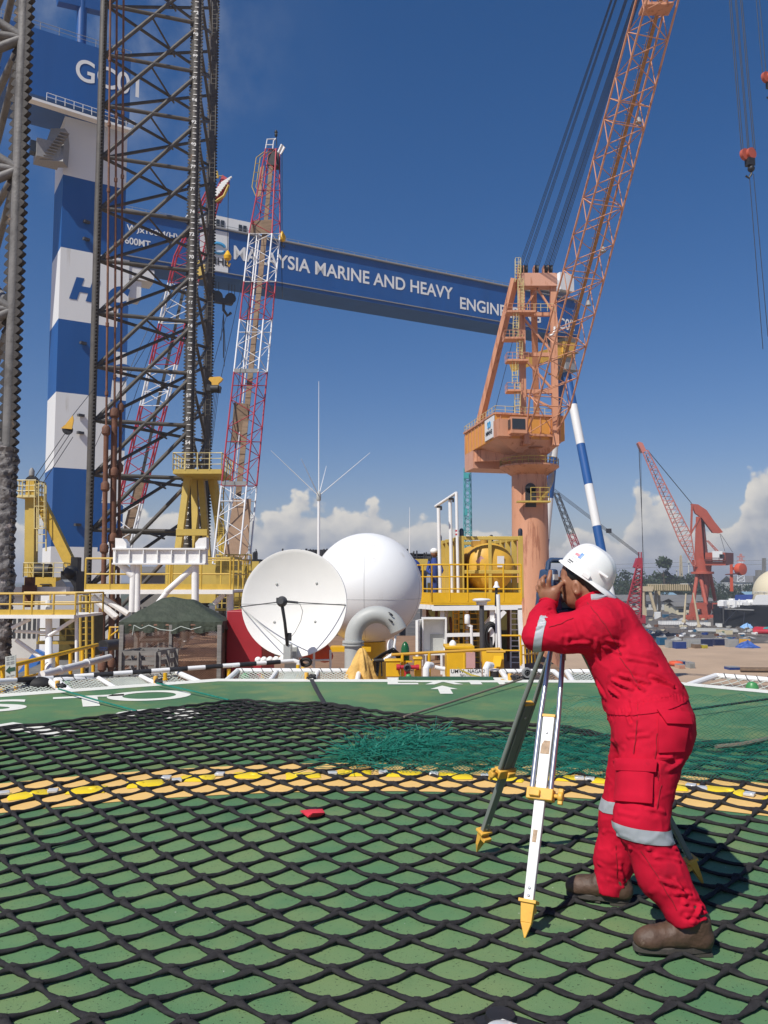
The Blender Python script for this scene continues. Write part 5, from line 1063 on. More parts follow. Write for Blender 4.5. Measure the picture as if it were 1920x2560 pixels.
# tarp: sagging sheet with skirt
mb = MB(); NU, NV = 40, 26
P00 = Vector((a.x - .06, a.y - .02, 0)); ex = (b - a) * 1.06; ey = dp * 1.08
def tarp(u, v):
    x = P00 + ex * u + ey * v; e = min(u, 1 - u, v * .8, (1 - v) * .8); h = 1.35 * min(e, .36 - .12 * abs(u - .45)) * (1 - abs(u - .45) * .35)
    return Vector((x.x, x.y, zt + .06 + h + .03 * mnoise.noise(x * 3)))
for j in range(NV + 1):
    for i in range(NU + 1): mb.v.append(tuple(tarp(i / NU, j / NV)))
for j in range(NV):
    for i in range(NU): o = j * (NU + 1) + i; mb.f.append((o, o + 1, o + NU + 2, o + NU + 1)); mb.mi.append(0)
per = [(i / 80, 0) for i in range(81)] + [(1, j / 30) for j in range(1, 31)] + [(1 - i / 80, 1) for i in range(1, 81)] + [(0, 1 - j / 30) for j in range(1, 30)]
o = len(mb.v); K = 7; n_ = len(per); cen = tarp(.5, .5)
for k in range(K + 1):
    for i, (u, v) in enumerate(per):
        p = tarp(u, v); d = Vector((p.x - cen.x, p.y - cen.y, 0)).normalized(); w = .035 * math.sin(i * .62) + .03 * math.sin(i * .27 + 2) + .02 * math.sin(i * 1.3)
        mb.v.append(tuple(p + d * (.0 + w * .6 * k / K) - Z3 * ((.20 + .03 * math.sin(i * .33)) * k / K)))
for k in range(K):
    for i in range(n_): mb.f.append((o + k * n_ + i, o + k * n_ + (i + 1) % n_, o + (k + 1) * n_ + (i + 1) % n_, o + (k + 1) * n_ + i)); mb.mi.append(0)
mb.build('tarpaulin', 'tarp_green', t, smooth=70)
mb = MB(); q = [U(x, y, Yc - .25) for x, y in ((335, 1563), (352, 1572), (372, 1563), (400, 1574), (430, 1577), (452, 1566), (478, 1574), (503, 1567))]; mb.path(q, .008, 5); mb.path([U(335, 1563, Yc - .25), U(331, 1588, Yc - .25)], .007, 5); mb.build('tie_rope', 'net_cord', t)

# pallet crate in front of the cage
q0 = U(301, 1678, 15.2); t = thing('pallet_crate', q0, 'grey weathered slatted pallet crate in front of the cage', 'crate')
zc0 = U(301, 1680, 15.2).z - .25; z1 = U(301, 1630, 15.2).z
A0 = Vector((q0.x, 15.2, 0)); B0 = Vector((U(392, 1670, 15.2).x, 15.2, 0)); D0 = Vector((.16, .7, 0))
for s0, s1, nm in ((A0, B0, 'front_panel'), (B0, B0 + D0, 'side_panel'), (A0 + D0, B0 + D0, 'back_panel'), (A0, A0 + D0, 'side_panel')):
    mb = MB(); nrm = (s1 - s0).cross(Z3).normalized()
    for k in range(4): zz = zc0 + .06 + (z1 - zc0 - .08) * k / 3; mb.bar(s0 + Z3 * zz, s1 + Z3 * zz, .02, .085)
    for u in (.03, .5, .97): p = lerp(s0, s1, u) + nrm * .026; mb.bar(p + Z3 * zc0, p + Z3 * z1, .03, .08, up=nrm)
    mb.build(nm, 'weathered_wood', t)
# red box
mb = MB(); a = U(565, 1665, 17.4); a.z = -1.1; b = U(655, 1665, 17.4); b.z = -1.1; z1 = U(565, 1527, 17.4).z; d = Vector((.1, 1.2, 0))
mb.hull8([a, b, b + d, a + d], [p.xy.to_3d() + Z3 * z1 for p in (a, b, b + d, a + d)])
tag(mb.build('red_locker', 'red_box', bevel=.02), 'plain red steel locker box behind the left rim of the dish', 'locker')

# radome
rc = U(918, 1470, 19.2); rr = 136 / FPX * 19.3
t = thing('radome', (rc.x, rc.y, -1.15), 'large white spherical radome with seam lines, behind the dish', 'radome')
prof = []
for i in range(60):
    a = math.pi * i / 59 * .955; prof.append((rr * math.sin(a), rr * math.cos(a)))
mb = MB(); mb.lathe(prof[::-1], rc, 72); mb.build('shell', 'radome_white', t, smooth=60)
mb = MB(); zs_ = -.24
for k in range(5):
    a0 = R(-92 + 72 * k); mb.path([rc + Vector((math.cos(a0) * math.sin(a), math.sin(a0) * math.sin(a), math.cos(a))) * (rr + .001) for a in np.linspace(R(38), R(150), 40)], .004, 4)
r_ = math.sqrt(rr * rr - zs_ * zs_); mb.path([rc + Vector((math.cos(a) * (r_ + .001), math.sin(a) * (r_ + .001), zs_)) for a in np.linspace(0, 2 * math.pi, 90)[:-1]], .004, 4, closed=True)
mb.build('panel_seam', 'pipe_grey', t)
mb = MB(); mb.lathe([(rr * .34, -1.15 - rc.z), (rr * .34, -rr * .96)], rc, 32); mb.box(rc + Vector((-.35, -.5, -rr * 1.06)), (.9, .5, .1)); mb.build('base_ring', 'yellow', t)

# satellite dish
dc = U(734, 1507, 15.7); dr = 132 / FPX * 15.7
t = thing('satellite_dish', (dc.x, dc.y, -1.15), 'round white satellite dish with a black feed arm', 'satellite dish')
axd = Vector((-.13, -1, .06)).normalized()
prof = []
for i in range(19): r = dr * i / 18; prof.append((max(r, 1e-5), -.20 + .20 * (r / dr) ** 2))
prof += [(dr + .012, .0), (dr + .015, -.045), (dr - .02, -.06)] + [(dr * i / 10, -.25 + .20 * (i / 10) ** 2) for i in (9, 7, 5, 3, 1)]
mb = MB(); mb.lathe(prof, dc, 80, axis=axd); rf_ = mb.build('reflector', 'dish_white', t, smooth=50)
du = axd.cross(Z3).normalized(); dv = du.cross(axd); du = -du if du.x < 0 else du; dv = dv if dv.z > 0 else -dv
def onD(px, py, off=.0):
    d = ray(px, py); o = Vector((0, 0, CAM_H)); n_ = axd; p = o + d * ((dc - o).dot(n_) / d.dot(n_)); r = (p - dc).length
    return p + axd * (-.20 + .20 * (r / dr) ** 2 + off)
mb = MB()
for x, y in ((687, 1459), (788, 1457), (681, 1555), (784, 1554)): mb.lathe([(.026, 0), (.026, .01), (.012, .02)], onD(x, y), 10, axis=axd)
mb.build('bolts', 'pipe_grey', rf_)
mb = MB(); mb.path([onD(px, 1510 - .0 * px, .002) for px in np.linspace(604, 864, 30)], .003, 4); mb.build('seam', 'pipe_grey', rf_)
fd = U(705, 1504, 14.95); mt = U(719, 1622, 15.2)
mb = MB(); mb.lathe([(.03, -.10), (.085, -.07), (.10, 0), (.085, .06), (.05, .10)], fd, 20, axis=axd); mb.box(fd + Vector((-.06, -.03, .02)), (.07, .1, .1)); mb.tube(fd + Vector((.1, 0, 0)), fd + Vector((.28, .05, -.02)), .022, 8); mb.build('feed_horn', 'dark_grey', t)
mb = MB(); mb.path([fd + Z3 * -.05, U(712, 1555, 14.95), U(718, 1608, 15.1), mt], [.045, .04, .045, .045], 10, flat=(.9, .7)); mb.box(U(724, 1592, 15.05), (.07, .05, .14)); mb.build('feed_arm', 'black_steel', t)
for p in ((602, 1517), (864, 1513)): MB().tube(fd, onD(*p, .0), .011, 6).build('strut', 'dark_grey', t)
MB().tube(onD(604, 1519), mt + Vector((-.05, 0, .05)), .010, 6).build('strut', 'pipe_grey', t)
mb = MB(); mb.box(mt + Vector((0, .05, -.08)), (.13, .3, .32)); mb.box(mt + Vector((.02, .4, -.5)), (.22, .2, 1.0)); mb.tube(mt + Vector((.02, .5, -.9)), dc - axd * .3 + Z3 * -.2, .07, 10); mb.build('mount', 'pipe_grey', t)
mb = MB(); mb.path([U(*q) for q in ((730, 1506, 15.0), (750, 1510, 14.95), (757, 1528, 14.95), (752, 1552, 15), (738, 1580, 15), (728, 1592, 15.05))], .005, 5); mb.build('cable', 'dark_grey', t)

# gooseneck vent
Yg = 15.3; rg = 21.5 / FPX * Yg
t = thing('gooseneck_vent', U(883, 1665, Yg), 'grey gooseneck vent pipe bending down in front of the radome', 'vent pipe')
mb = MB(); bl = U(883, 1700, Yg); fl_ = U(883, 1607, Yg); mb.tube(bl, fl_, rg, 28); mb.build('riser', 'pipe_grey', t)
mb = MB(); mb.lathe([(rg, -.05), (rg + .04, -.05), (rg + .04, -.02), (rg + .005, -.02), (rg + .005, .0), (rg + .04, .0), (rg + .04, .035), (rg, .035)], fl_, 28); mb.build('flange', 'pipe_grey', t)
mb = MB(); R_ = .43; cen = fl_ + Vector((R_, 0, .06)); pts = [fl_] + [cen + Vector((-R_ * math.cos(a), 0, R_ * 1.06 * math.sin(a))) for a in np.linspace(0, R(158), 26)]; mb.path(pts, rg, 28, caps=False); mb.path([pts[-1], pts[-2]], rg * .9, 20, caps=False); bend = mb.build('bend', 'pipe_grey', t)
e_ = pts[-1]; mb = MB(); mb.lathe([(.005, -.008), (.17, -.008), (.18, .02), (.005, .02)], e_ + Vector((-.13, -.05, -.34)), 24, axis=(.9, -.4, .15)); mb.tube(e_ + Vector((-.05, 0, -.1)), e_ + Vector((-.09, -.05, -.36)), .02, 8); mb.build('flap_cover', 'white_paint', t)
mb = MB()
for q in ((978, 1535), (978, 1552)): mb.path([U(q[0] - 6, q[1] - 4, Yg - .16), U(q[0], q[1], Yg - .2), U(q[0] + 4, q[1] + 4, Yg - .18)], .012, 6)
mb.build('clamp', 'black_steel', bend)

# whip antennas
t = thing('whip_antenna', U(797, 1400, 21.5), 'tall white whip antenna with four spread radial rods, behind the dish', 'antenna')
b0 = U(797, 1240, 21.5); MB().tube(U(797, 1400, 21.5) - Z3 * 2, b0, .036, 10).build('mast', 'white_paint', t)
MB().path([b0, U(797, 1100, 21.5), U(797, 953, 21.5)], [.016, .011, .006], 6).build('whip', 'white_paint', t)
for x, y, dy in ((677, 1126, -.4), (753, 1147, -1.2), (925, 1132, -.3), (816, 1165, 1.4)): MB().path([b0, U(x, y, 21.5 + dy)], [.012, .005], 5).build('radial_rod', 'white_paint', t)
mb = MB(); mb.lathe([(.05, -.12), (.06, -.1), (.06, .05), (.03, .12)], b0, 12); mb.build('hub', 'pipe_grey', t)
mb = MB(); mb.path([U(1024, 1420, 24), U(1024, 1330, 24), U(1024, 1268, 24)], [.014, .01, .005], 5); tag(mb.build('whip_antenna', 'white_paint'), 'single thin rod antenna right of the radome top', 'antenna')

# yellow railed platform carrying the tank container
t = thing('equipment_platform', U(1180, 1660, 24), 'yellow railed equipment platform on white steel legs, right of the radome', 'platform')
Yp = 23.5; zf = U(1180, 1503, Yp).z; xl = U(1062, 1500, Yp).x; xr = U(1304, 1500, Yp).x; xm = U(1080, 1500, Yp).x
F = [Vector((xl - .25, Yp + 1.2, zf)), Vector((xm, Yp, zf)), Vector((xr, Yp, zf)), Vector((xr + .1, Yp + 6, zf)), Vector((xl - .4, Yp + 6, zf))]
mb = MB(); mb.prism([p[:2] for p in F], zf - .1, zf); mb.build('deck_plate', 'yellow', t)
mb = MB(); hf = .29
for p, q in ((F[0], F[1]), (F[1], F[2])): mb.bar(p + Z3 * (hf / 2 - .05), q + Z3 * (hf / 2 - .05), .02, hf)
mb.build('toe_board', 'yellow', t)
mb = MB(); railing(mb, [F[4], F[0], F[1], F[2]], 1.03, .55, .024, 2, 0, 8); mb.build('railing', 'yellow', t)
mb = MB(); zz = zf - .2; mb.bar(F[1] + Z3 * -.2, F[2] + Z3 * -.17, .12, .13); mb.bar(F[0] + Z3 * -.17, F[1] + Z3 * -.17, .12, .13)
mb.build('edge_beam', 'white_paint', t)
for p, q in ((F[2] - Vector((.06, 0, .2)), (xr - .0, Yp, -1.2)), (F[1] + Vector((.3, .2, -.2)), (xm + .3, Yp + .2, -1.2)), (F[1] + Vector((1.25, 2.5, -.2)), (xm + 1.25, Yp + 2.5, -1.2)), (F[2] + Vector((-.45, 2.8, -.2)), (xr - .45, Yp + 2.8, -1.2)), (F[1] + Vector((-.1, 2.6, -.2)), (xm - .1, Yp + 2.6, -1.2)), (F[1] + Vector((1.7, .1, -.2)), (xm + 1.7, Yp + .1, -1.2))): MB().bar(p, q, .12).build('leg', 'white_paint', t)
for p, q in ((U(1262, 1528, Yp), U(1208, 1585, Yp)), (U(1248, 1520, Yp + .6), U(1214, 1560, Yp + .6))): MB().bar(p, q, .09, .12).build('brace', 'white_paint', t)
MB().bar(U(1100, 1588, Yp), U(1205, 1586, Yp), .08, .1).build('cross_beam', 'white_paint', t)
# tank container
t = thing('tank_container', U(1228, 1500, 26.5), 'yellow framed tank container with round tank end, pink diamond and white placard', 'tank container')
Yt = 25.2; c0_ = Vector((U(1155, 1500, Yt).x, Yt, zf + .05)); c1_ = Vector((U(1303, 1500, Yt).x, Yt, zf + .05)); ht = U(1228, 1340, Yt).z - c0_.z; bk = Vector((-.42, 3.6, 0)); hv = Z3 * ht
fw = .14
def fr_bars(name, lst, mat='pale_yellow', w=fw):
    for a, b in lst: MB().bar(a, b, w).build(name, mat, t, bevel=.01)
fr_bars('corner_post', [(p, p + hv) for p in (c0_, c1_, c0_ + bk, c1_ + bk)])
fr_bars('frame_rail', [(p + hv * f, q + hv * f) for f in (.035, .965) for p, q in ((c0_, c1_), (c0_ + bk, c1_ + bk), (c0_, c0_ + bk), (c1_, c1_ + bk))] + [(c0_ + hv * .42, c1_ + hv * .42)], w=.11)
fr_bars('front_stile', [(lerp(c0_, c1_, .48), lerp(c0_, c1_, .48) + hv)], w=.10)
fr_bars('side_stile', [(lerp(c0_, c0_ + bk, k), lerp(c0_, c0_ + bk, k) + hv) for k in (.2, .4, .6, .8)] + [(lerp(c1_, c1_ + bk, k), lerp(c1_, c1_ + bk, k) + hv) for k in (.2, .4, .6, .8)], w=.16)
mb = MB(); mb.hull8([c0_ + bk * .02 + Vector((.05, 0, 0)), c0_ + bk * .98 + Vector((.05, 0, 0)), c0_ + bk * .98 + Vector((.09, 0, 0)), c0_ + bk * .02 + Vector((.09, 0, 0))], [p + hv * .96 for p in (c0_ + bk * .02 + Vector((.05, 0, 0)), c0_ + bk * .98 + Vector((.05, 0, 0)), c0_ + bk * .98 + Vector((.09, 0, 0)), c0_ + bk * .02 + Vector((.09, 0, 0)))])
mb.build('side_panel', M('rusty_yellow', (.42, .25, .05), .6, var=.15, stain=(.30, .10, .03), stain_amt=.4, stain_scale=1.6, stretch=(1, 1, .4)), t)
for p in (c0_, c1_, c0_ + bk, c1_ + bk): mb = MB(); mb.lathe([(.07, 0), (.07, .16), (.05, .22), (.001, .24)], p + hv, 12); mb.build('lifting_lug', 'lifting_dark', t)
tcn = (c0_ + c1_) / 2 + hv * .50 + Vector((.02, .36, 0)); rt_ = .62 * ht * .64
prof = [(rt_ * math.sin(a), -.38 * math.cos(a)) for a in np.linspace(0.01, math.pi / 2, 14)] + [(rt_, 2.2)]
mb = MB(); mb.lathe(prof, tcn, 40, axis=(bk.x, bk.y, 0)); tk = mb.build('tank', 'tank_yellow', t, smooth=60)
mb = MB(); q = U(1203, 1403, tcn.y - .37); s_ = .17; mb.extr([q + Vector((x, -.0 + abs(z) * .12, z)) for x, z in ((0, s_), (s_, 0), (0, -s_), (-s_, 0))], (0, .012, 0)); mb.build('diamond_placard', 'pink_placard', tk, smooth=0)
mb = MB(); q = U(1252, 1404, tcn.y - .36); mb.box(q + Vector((0, .02, 0)), (.22, .02, .34), .28); mb.build('white_placard', 'white_paint', tk)
mb = MB(); mb.box((c0_ + c1_) / 2 + bk * .35 + hv * .9, (.6, .5, .18)); mb.lathe([(.12, 0), (.12, .2), (.06, .26)], (c0_ + c1_) / 2 + bk * .25 + hv * .88, 14); mb.build('valve_box', 'rusty_yellow', t)

# white lamp frame beside it
t = thing('lamp_frame', U(1120, 1500, 24.4), 'white three-post pipe frame with two dark lamps beside the tank container', 'lamp frame')
Yf = 24.3
for x, y0, y1, dy in ((1096, 1268, 1500, .9), (1125, 1250, 1500, .45), (1141, 1232, 1500, 0)): MB().tube(U(x, y0, Yf + dy), U(x + 5, y1, Yf + dy), .055 if x < 1130 else .045, 10).build('post', 'white_paint', t)
MB().tube(U(1089, 1266, Yf + 1), U(1141, 1232, Yf), .045, 10).build('top_bar', 'white_paint', t)
for x, y in ((1098, 1267), (1128, 1247)): mb = MB(); mb.box(U(x, y, Yf + .2), (.14, .2, .05)); mb.box(U(x + 5, y + 4, Yf + .1), (.05, .1, .1)); mb.build('lamp', 'black_steel', t)
mb = MB()
for y in (1325, 1334): mb.tube(U(1142, y, Yf), U(1142, y + 4, Yf), .047, 10)
mb.build('red_band', 'fire_red', t)

# white cabinet
t = thing('instrument_cabinet', U(1082, 1640, 17), 'open-fronted white instrument cabinet right of the radome', 'cabinet')
q = U(1085, 1590, 17); w, h = .47, .72; mb = MB()
mb.box(q + Vector((0, .16, 0)), (w, .02, h)); mb.box(q + Vector((-w / 2, .02, 0)), (.03, .30, h + .03)); mb.box(q + Vector((w / 2, .02, 0)), (.03, .30, h + .03)); mb.box(q + Vector((0, .02, h / 2)), (w - .034, .30, .03)); mb.box(q + Vector((0, .02, -h / 2)), (w - .034, .30, .03)); mb.build('housing', 'white_paint', t)
mb = MB(); mb.box(q + Vector((-.30, -.04, -.08)), (.05, .5, h + .1), -.25); mb.build('door', 'white_paint', t)
mb = MB(); mb.box(q + Vector((.06, .14, -.15)), (.26, .02, .36)); mb.build('back_plate', 'pipe_grey', t)
for d in (-.2, .2): MB().bar(q + Vector((d, .05, -.37)), q + Vector((d, .05, -1.0)), .05).build('leg', 'white_paint', t)

def small(name, label, cat, px, py, Y):
    return thing(name, U(px, py, Y), label, cat)
# satellite compass on its grey pole
t = small('mushroom_antenna', 'white mushroom antenna on a thick grey pole before the yellow platform', 'antenna', 1205, 1660, 18)
q = U(1204, 1500, 18); mb = MB(); mb.lathe([(.05, -.12), (.11, -.1), (.12, -.04), (.19, -.02), (.20, .01), (.15, .03), (.02, .04)], q, 28); mb.build('dome', 'white_paint', t, smooth=50)
MB().tube(q - Z3 * .1, U(1206, 1680, 18), .052, 12).build('pole', 'dark_grey', t)
t = small('mushroom_antenna', 'small white cap antenna on a thin black and white pole near the column', 'antenna', 1241, 1660, 18.3)
q = U(1241, 1463, 18.3); mb = MB(); mb.lathe([(.03, -.06), (.08, -.05), (.045, 0), (.035, .07), (.005, .09)], q, 16); mb.build('cap', 'white_paint', t, smooth=50)
MB().tube(q - Z3 * .05, U(1240, 1515, 18.3), .03, 8).build('upper_pole', 'black_steel', t); MB().tube(U(1240, 1515, 18.3), U(1242, 1680, 18.3), .022, 8).build('lower_pole', 'white_paint', t)
t = small('pipe_post', 'plain white pipe post beside the black hose reel', 'post', 1247, 1660, 18)
MB().tube(U(1245, 1486, 18), U(1252, 1690, 18), .042, 10).build('post_pipe', 'white_paint', t)
t = small('rain_gauge', 'white cylinder gauge on a thin white stand, by the cabinet', 'gauge', 1178, 1640, 17)
q = U(1168, 1548, 17); mb = MB(); mb.lathe([(.05, -.09), (.055, -.08), (.055, .06), (.05, .07), (.05, .09), (.02, .1)], q, 16); mb.build('cylinder', 'white_paint', t); mb = MB(); mb.tube(q + Vector((.08, 0, -.12)), q + Vector((.10, 0, -1)), .03, 8); mb.bar(q - Z3 * .1, q + Vector((.1, 0, -.16)), .05); mb.build('stand', 'white_paint', t)
t = small('hose_reel', 'coiled black hose reel behind the white post', 'hose reel', 1228, 1640, 18.6)
mb = MB(); q = U(1228, 1592, 18.6)
for k in range(6): mb.path([q + Vector((math.cos(a) * (.10 + .016 * k), (k % 3) * .06, math.sin(a) * (.23 + .018 * k))) for a in np.linspace(0, 2 * math.pi, 21)[:-1]], .02, 6, closed=True)
mb.build('hose_coil', 'rubber', t); mb = MB(); mb.bar(q - Z3 * .9, q - Z3 * .0, .06); mb.box(q - Z3 * .35, (.3, .2, .1)); mb.build('stand', 'dark_grey', t)
t = small('winch_box', 'yellow winch box with a white dome on top, behind the caution sign', 'winch', 1150, 1690, 16)
q = U(1150, 1648, 16); mb = MB(); mb.box(q + Vector((0, .3, -.08)), (.50, .55, .56)); mb.box(q + Vector((0, .3, .22)), (.56, .6, .06)); mb.build('housing', 'yellow', t, bevel=.01)
mb = MB(); mb.lathe([(.07, 0), (.065, .05), (.03, .09), (.001, .1)], q + Vector((-.12, .2, .25)), 14); mb.build('dome_cap', 'white_paint', t); mb = MB(); mb.box(q + Vector((.2, 0.015, -.02)), (.18, .02, .3)); mb.build('pink_plate', 'pink_placard', t)
t = small('winch_box', 'small yellow box beside the black bin, right of the caution sign', 'winch', 1233, 1690, 16); q = U(1233, 1650, 16.2)
mb = MB(); mb.hull8([q + Vector(v) for v in ((-.2, -.1, -.4), (.2, -.1, -.4), (.2, .2, -.4), (-.2, .2, -.4))], [q + Vector(v) for v in ((-.22, 0, .2), (.2, 0, .2), (.2, .25, .2), (-.22, .25, .2))]); mb.build('housing', 'yellow', t); mb = MB(); mb.hull8([q + Vector(v) for v in ((-.05, -.25, -.1), (.1, -.25, -.1), (.16, -.1, .08), (0, -.1, .08))], [q + Vector(v) for v in ((-.05, -.23, -.09), (.1, -.23, -.09), (.16, -.08, .09), (0, -.08, .09))]); mb.build('lid', 'yellow', t)
t = small('waste_bin', 'black bin with white lid standing right of the caution sign', 'bin', 1236, 1690, 14.6); q = U(1236, 1680, 14.6); mb = MB(); mb.lathe([(.07, -.3), (.08, .02)], q, 16); mb.build('body', 'black_steel', t); mb = MB(); mb.lathe([(.085, .02), (.085, .05), (.02, .06)], q, 16); mb.build('lid', 'white_paint', t)
t = small('caution_sign', 'white name board reading UMW NAGA 2 and CAUTION behind the exit mark', 'sign', 1164, 1692, 13.6)
a = U(1125, 1693, 13.6); b = U(1204, 1693, 13.6); h = U(1125, 1673, 13.6).z - a.z; mb = MB(); mb.box((a + b) / 2 + Z3 * h / 2, ((b - a).length, .012, h)); mb.build('board', 'white_paint', t)
mb = MB(); text_mesh('UMW', .085, a + Vector((.012, -.009, h * .52)), (1, 0, 0), Z3, bold=.001, mb=mb); text_mesh('NAGA 2', .085, a + Vector((.285, -.009, h * .52)), (1, 0, 0), Z3, bold=.001, mb=mb, squash=.92); text_mesh('CAUTION', .05, a + Vector((.16, -.009, h * .16)), (1, 0, 0), Z3, mb=mb); mb.build('lettering', 'black_steel', t, smooth=0)
t = small('barrier_tape', 'loose strip of yellow tape hanging across the caution sign', 'tape', 1164, 1690, 13.5)
mb = MB(); mb.path([U(x, y, 13.5 + d) for x, y, d in ((1143, 1668, 0), (1155, 1677, -.04), (1166, 1682, 0), (1180, 1688, -.05), (1200, 1691, 0))], [.012, .03, .035, .03, .008], 6, flat=(1, .35)); mb.build('tape_strip', M('tape_yellow', (.42, .33, .04), .6, var=.3, scale=9), t)
t = small('pulley_wheel', 'grey spoked pulley wheel standing at the deck edge beside the tripod', 'pulley', 1317, 1700, 12.9); q = U(1317, 1682, 12.9)
mb = MB(); mb.lathe([(.05, -.035), (.075, -.035), (.082, 0), (.075, .035), (.05, .035), (.05, -.035)], q, 28, axis=(.2, -1, .05)); mb.build('tyre', 'grey', t, smooth=50); mb = MB(); mb.lathe([(.05, -.012), (.05, .012), (.02, .03), (.02, -.03)], q, 20, axis=(.2, -1, .05)); mb.box(q + Vector((-.02, .03, -.08)), (.14, .05, .06)); mb.build('hub', 'dark_grey', t)
t = small('deck_rail', 'rusty yellow pipe rail sloping above the caution sign', 'rail', 1120, 1690, 14.2)
mb = MB(); mb.tube(U(978, 1637, 14.3), U(1250, 1622, 14.3), .026, 10); mb.tube(U(1216, 1629, 14.25), U(1264, 1629, 14.2), .022, 8); mb.build('rail_pipe', M('rusty_rail', (.55, .30, .03), .55, var=.1, stain=(.28, .10, .03), stain_amt=.35, stain_scale=5), t)
for x in (1006, 1073, 1161): MB().tube(U(x, 1632 if x > 1050 else 1634, 14.3), U(x, 1705, 14.3), .028, 10).build('post', 'yellow', t)
t = small('beacon_lamp', 'bullet-shaped green beacon on a yellow bracket below the radome', 'lamp', 1013, 1660, 14.4); q = U(1013, 1650, 14.4)
mb = MB(); mb.lathe([(.072, 0), (.075, .06), (.07, .2), (.05, .27), (.02, .31), (.001, .315)], q, 24); mb.build('lens', 'green_lamp', t, smooth=50); mb = MB(); mb.box(q - Z3 * .02, (.24, .14, .03)); mb.tube(q - Z3 * .02, q - Z3 * .35, .03, 8); mb.build('bracket', 'yellow', t)
t = small('beacon_lamp', 'second green beacon half hidden by the grey pole', 'lamp', 1211, 1640, 18.8); q = U(1211, 1620, 18.8); mb = MB(); mb.lathe([(.05, 0), (.055, .08), (.045, .18), (.001, .24)], q, 16); mb.build('lens', 'green_lamp', t); mb = MB(); mb.tube(q, q - Z3 * .5, .03, 8); mb.build('stem', 'dark_grey', t)
t = small('fire_monitor', 'red fire monitor nozzle beneath the green beacon', 'fire monitor', 1018, 1695, 13.9); q = U(1018, 1668, 13.9)
mb = MB(); mb.tube(q + Vector((-.17, 0, 0)), q + Vector((.18, 0, 0)), .033, 12); mb.lathe([(.05, -.03), (.05, .03)], q + Vector((-.15, 0, 0)), 12, axis=(1, 0, 0)); mb.lathe([(.045, -.03), (.045, .03)], q + Vector((.17, 0, 0)), 12, axis=(1, 0, 0)); mb.tube(q, q - Z3 * .22, .05, 12); mb.build('barrel', 'fire_red', t)
mb = MB(); mb.lathe([(.062, 0), (.062, .05), (.04, .06), (.04, .02), (.001, .02)], q + Vector((0, -.04, .0)), 18, axis=(0, -1, 0)); mb.build('nozzle', 'dark_grey', t)
mb = MB(); mb.sphere(q + Vector((.02, -.05, -.15)), .05, 12, 8); mb.build('green_cap', M('lamp_green', (.06, .26, .08), .4), t)
for i, (x0, y0, x1, y1, mt_, lb) in enumerate(((965, 1650, 1000, 1690, 'yellow', 'yellow hydrant block left of the red monitor'), (1036, 1645, 1052, 1690, 'yellow', 'yellow hydrant block right of the red monitor'))):
    a = U(x0, y1, 14.1); b = U(x1, y0, 14.1); mb = MB(); mb.box((a + b) / 2, (b.x - a.x, .25, b.z - a.z)); mb.box((a + b) / 2 + Z3 * (b.z - a.z) / 2, (b.x - a.x + .05, .28, .03)); tag(mb.build('hydrant_block', mt_, bevel=.01), lb, 'hydrant', 'hydrant blocks')
# hoses and valves heaped round the vent
t = small('hose_bundle', 'tangle of black hoses between the vent pipe and the green beacon', 'hoses', 960, 1690, 14.8); rnd = random.Random(3)
for k in range(8):
    x0 = 930 + k * 4; MB().path([U(x0 - 10 + rnd.random() * 8, 1690, 14.8), U(x0 - 5, 1655 - k * 1.5, 14.7 + .05 * k), U(x0 + 25, 1634 - k * 2, 14.6), U(x0 + 55, 1632 + k * 2, 14.7), U(x0 + 66, 1650 + 3 * k, 14.8)], .014, 6).build('hose', 'rubber', t)
t = small('valve_stand', 'black and white valve pipe lying below the gooseneck', 'valve', 945, 1690, 14.4)
MB().tube(U(925, 1652, 14.5), U(960, 1650, 14.5), .03, 8).build('black_pipe', 'black_steel', t); MB().tube(U(960, 1650, 14.5), U(982, 1636, 14.5), .03, 8).build('white_pipe', 'white_paint', t); MB().path([U(925, 1690, 14.5), U(927, 1656, 14.5), U(934, 1650, 14.5)], .03, 8).build('yellow_pipe', 'yellow', t)
for i, (x, lb) in enumerate(((1065, 'stubby white bollard with curved top, left of the caution sign'), (1215, 'stubby white bollard right of the caution sign'), (1128, 'white pipe stub with a black end above the caution sign'))):
    mb = MB(); 
    if i < 2: mb.path([U(x, 1700, 13.7), U(x, 1672, 13.7), U(x + 4, 1662, 13.8), U(x + 14, 1664, 13.9)], .055, 12)
    else: mb.tube(U(1087, 1668, 14), U(1112, 1673, 14), .035, 10)
    tag(mb.build('bollard', 'white_paint'), lb, 'bollard', 'white bollards at the deck edge')
# yellow tarp bundle
mb = MB(); q = U(900, 1690, 14.0); NU, NV = 40, 24
for j in range(NV + 1):
    v = j / NV
    for i in range(NU):
        a = 2 * math.pi * i / NU; r = (.235 * (1 - v) ** .75 + .03) * (1 + .16 * math.sin(5 * a + v * 3) + .10 * math.sin(9 * a + 1) + .12 * mnoise.noise((math.cos(a) * 2, math.sin(a) * 2, v * 4))); r *= (1.35 if v < .12 else 1)
        mb.v.append((q.x + r * math.cos(a) + .03 * v, q.y + r * .8 * math.sin(a), q.z - .14 + .60 * v))
for j in range(NV):
    for i in range(NU): mb.f.append((j * NU + i, j * NU + (i + 1) % NU, (j + 1) * NU + (i + 1) % NU, (j + 1) * NU + i)); mb.mi.append(0)
mb.f.append(tuple(NV * NU + i for i in range(NU))); mb.mi.append(0)
tag(mb.build('wrapped_equipment', 'tarp_yellow', smooth=60), 'equipment wrapped in crumpled yellow cloth at the foot of the vent pipe', 'wrapped equipment')
t = small('rescue_gear', 'orange rescue gear on a white rack under the dish', 'rescue gear', 780, 1655, 16.3)
mb = MB(); 
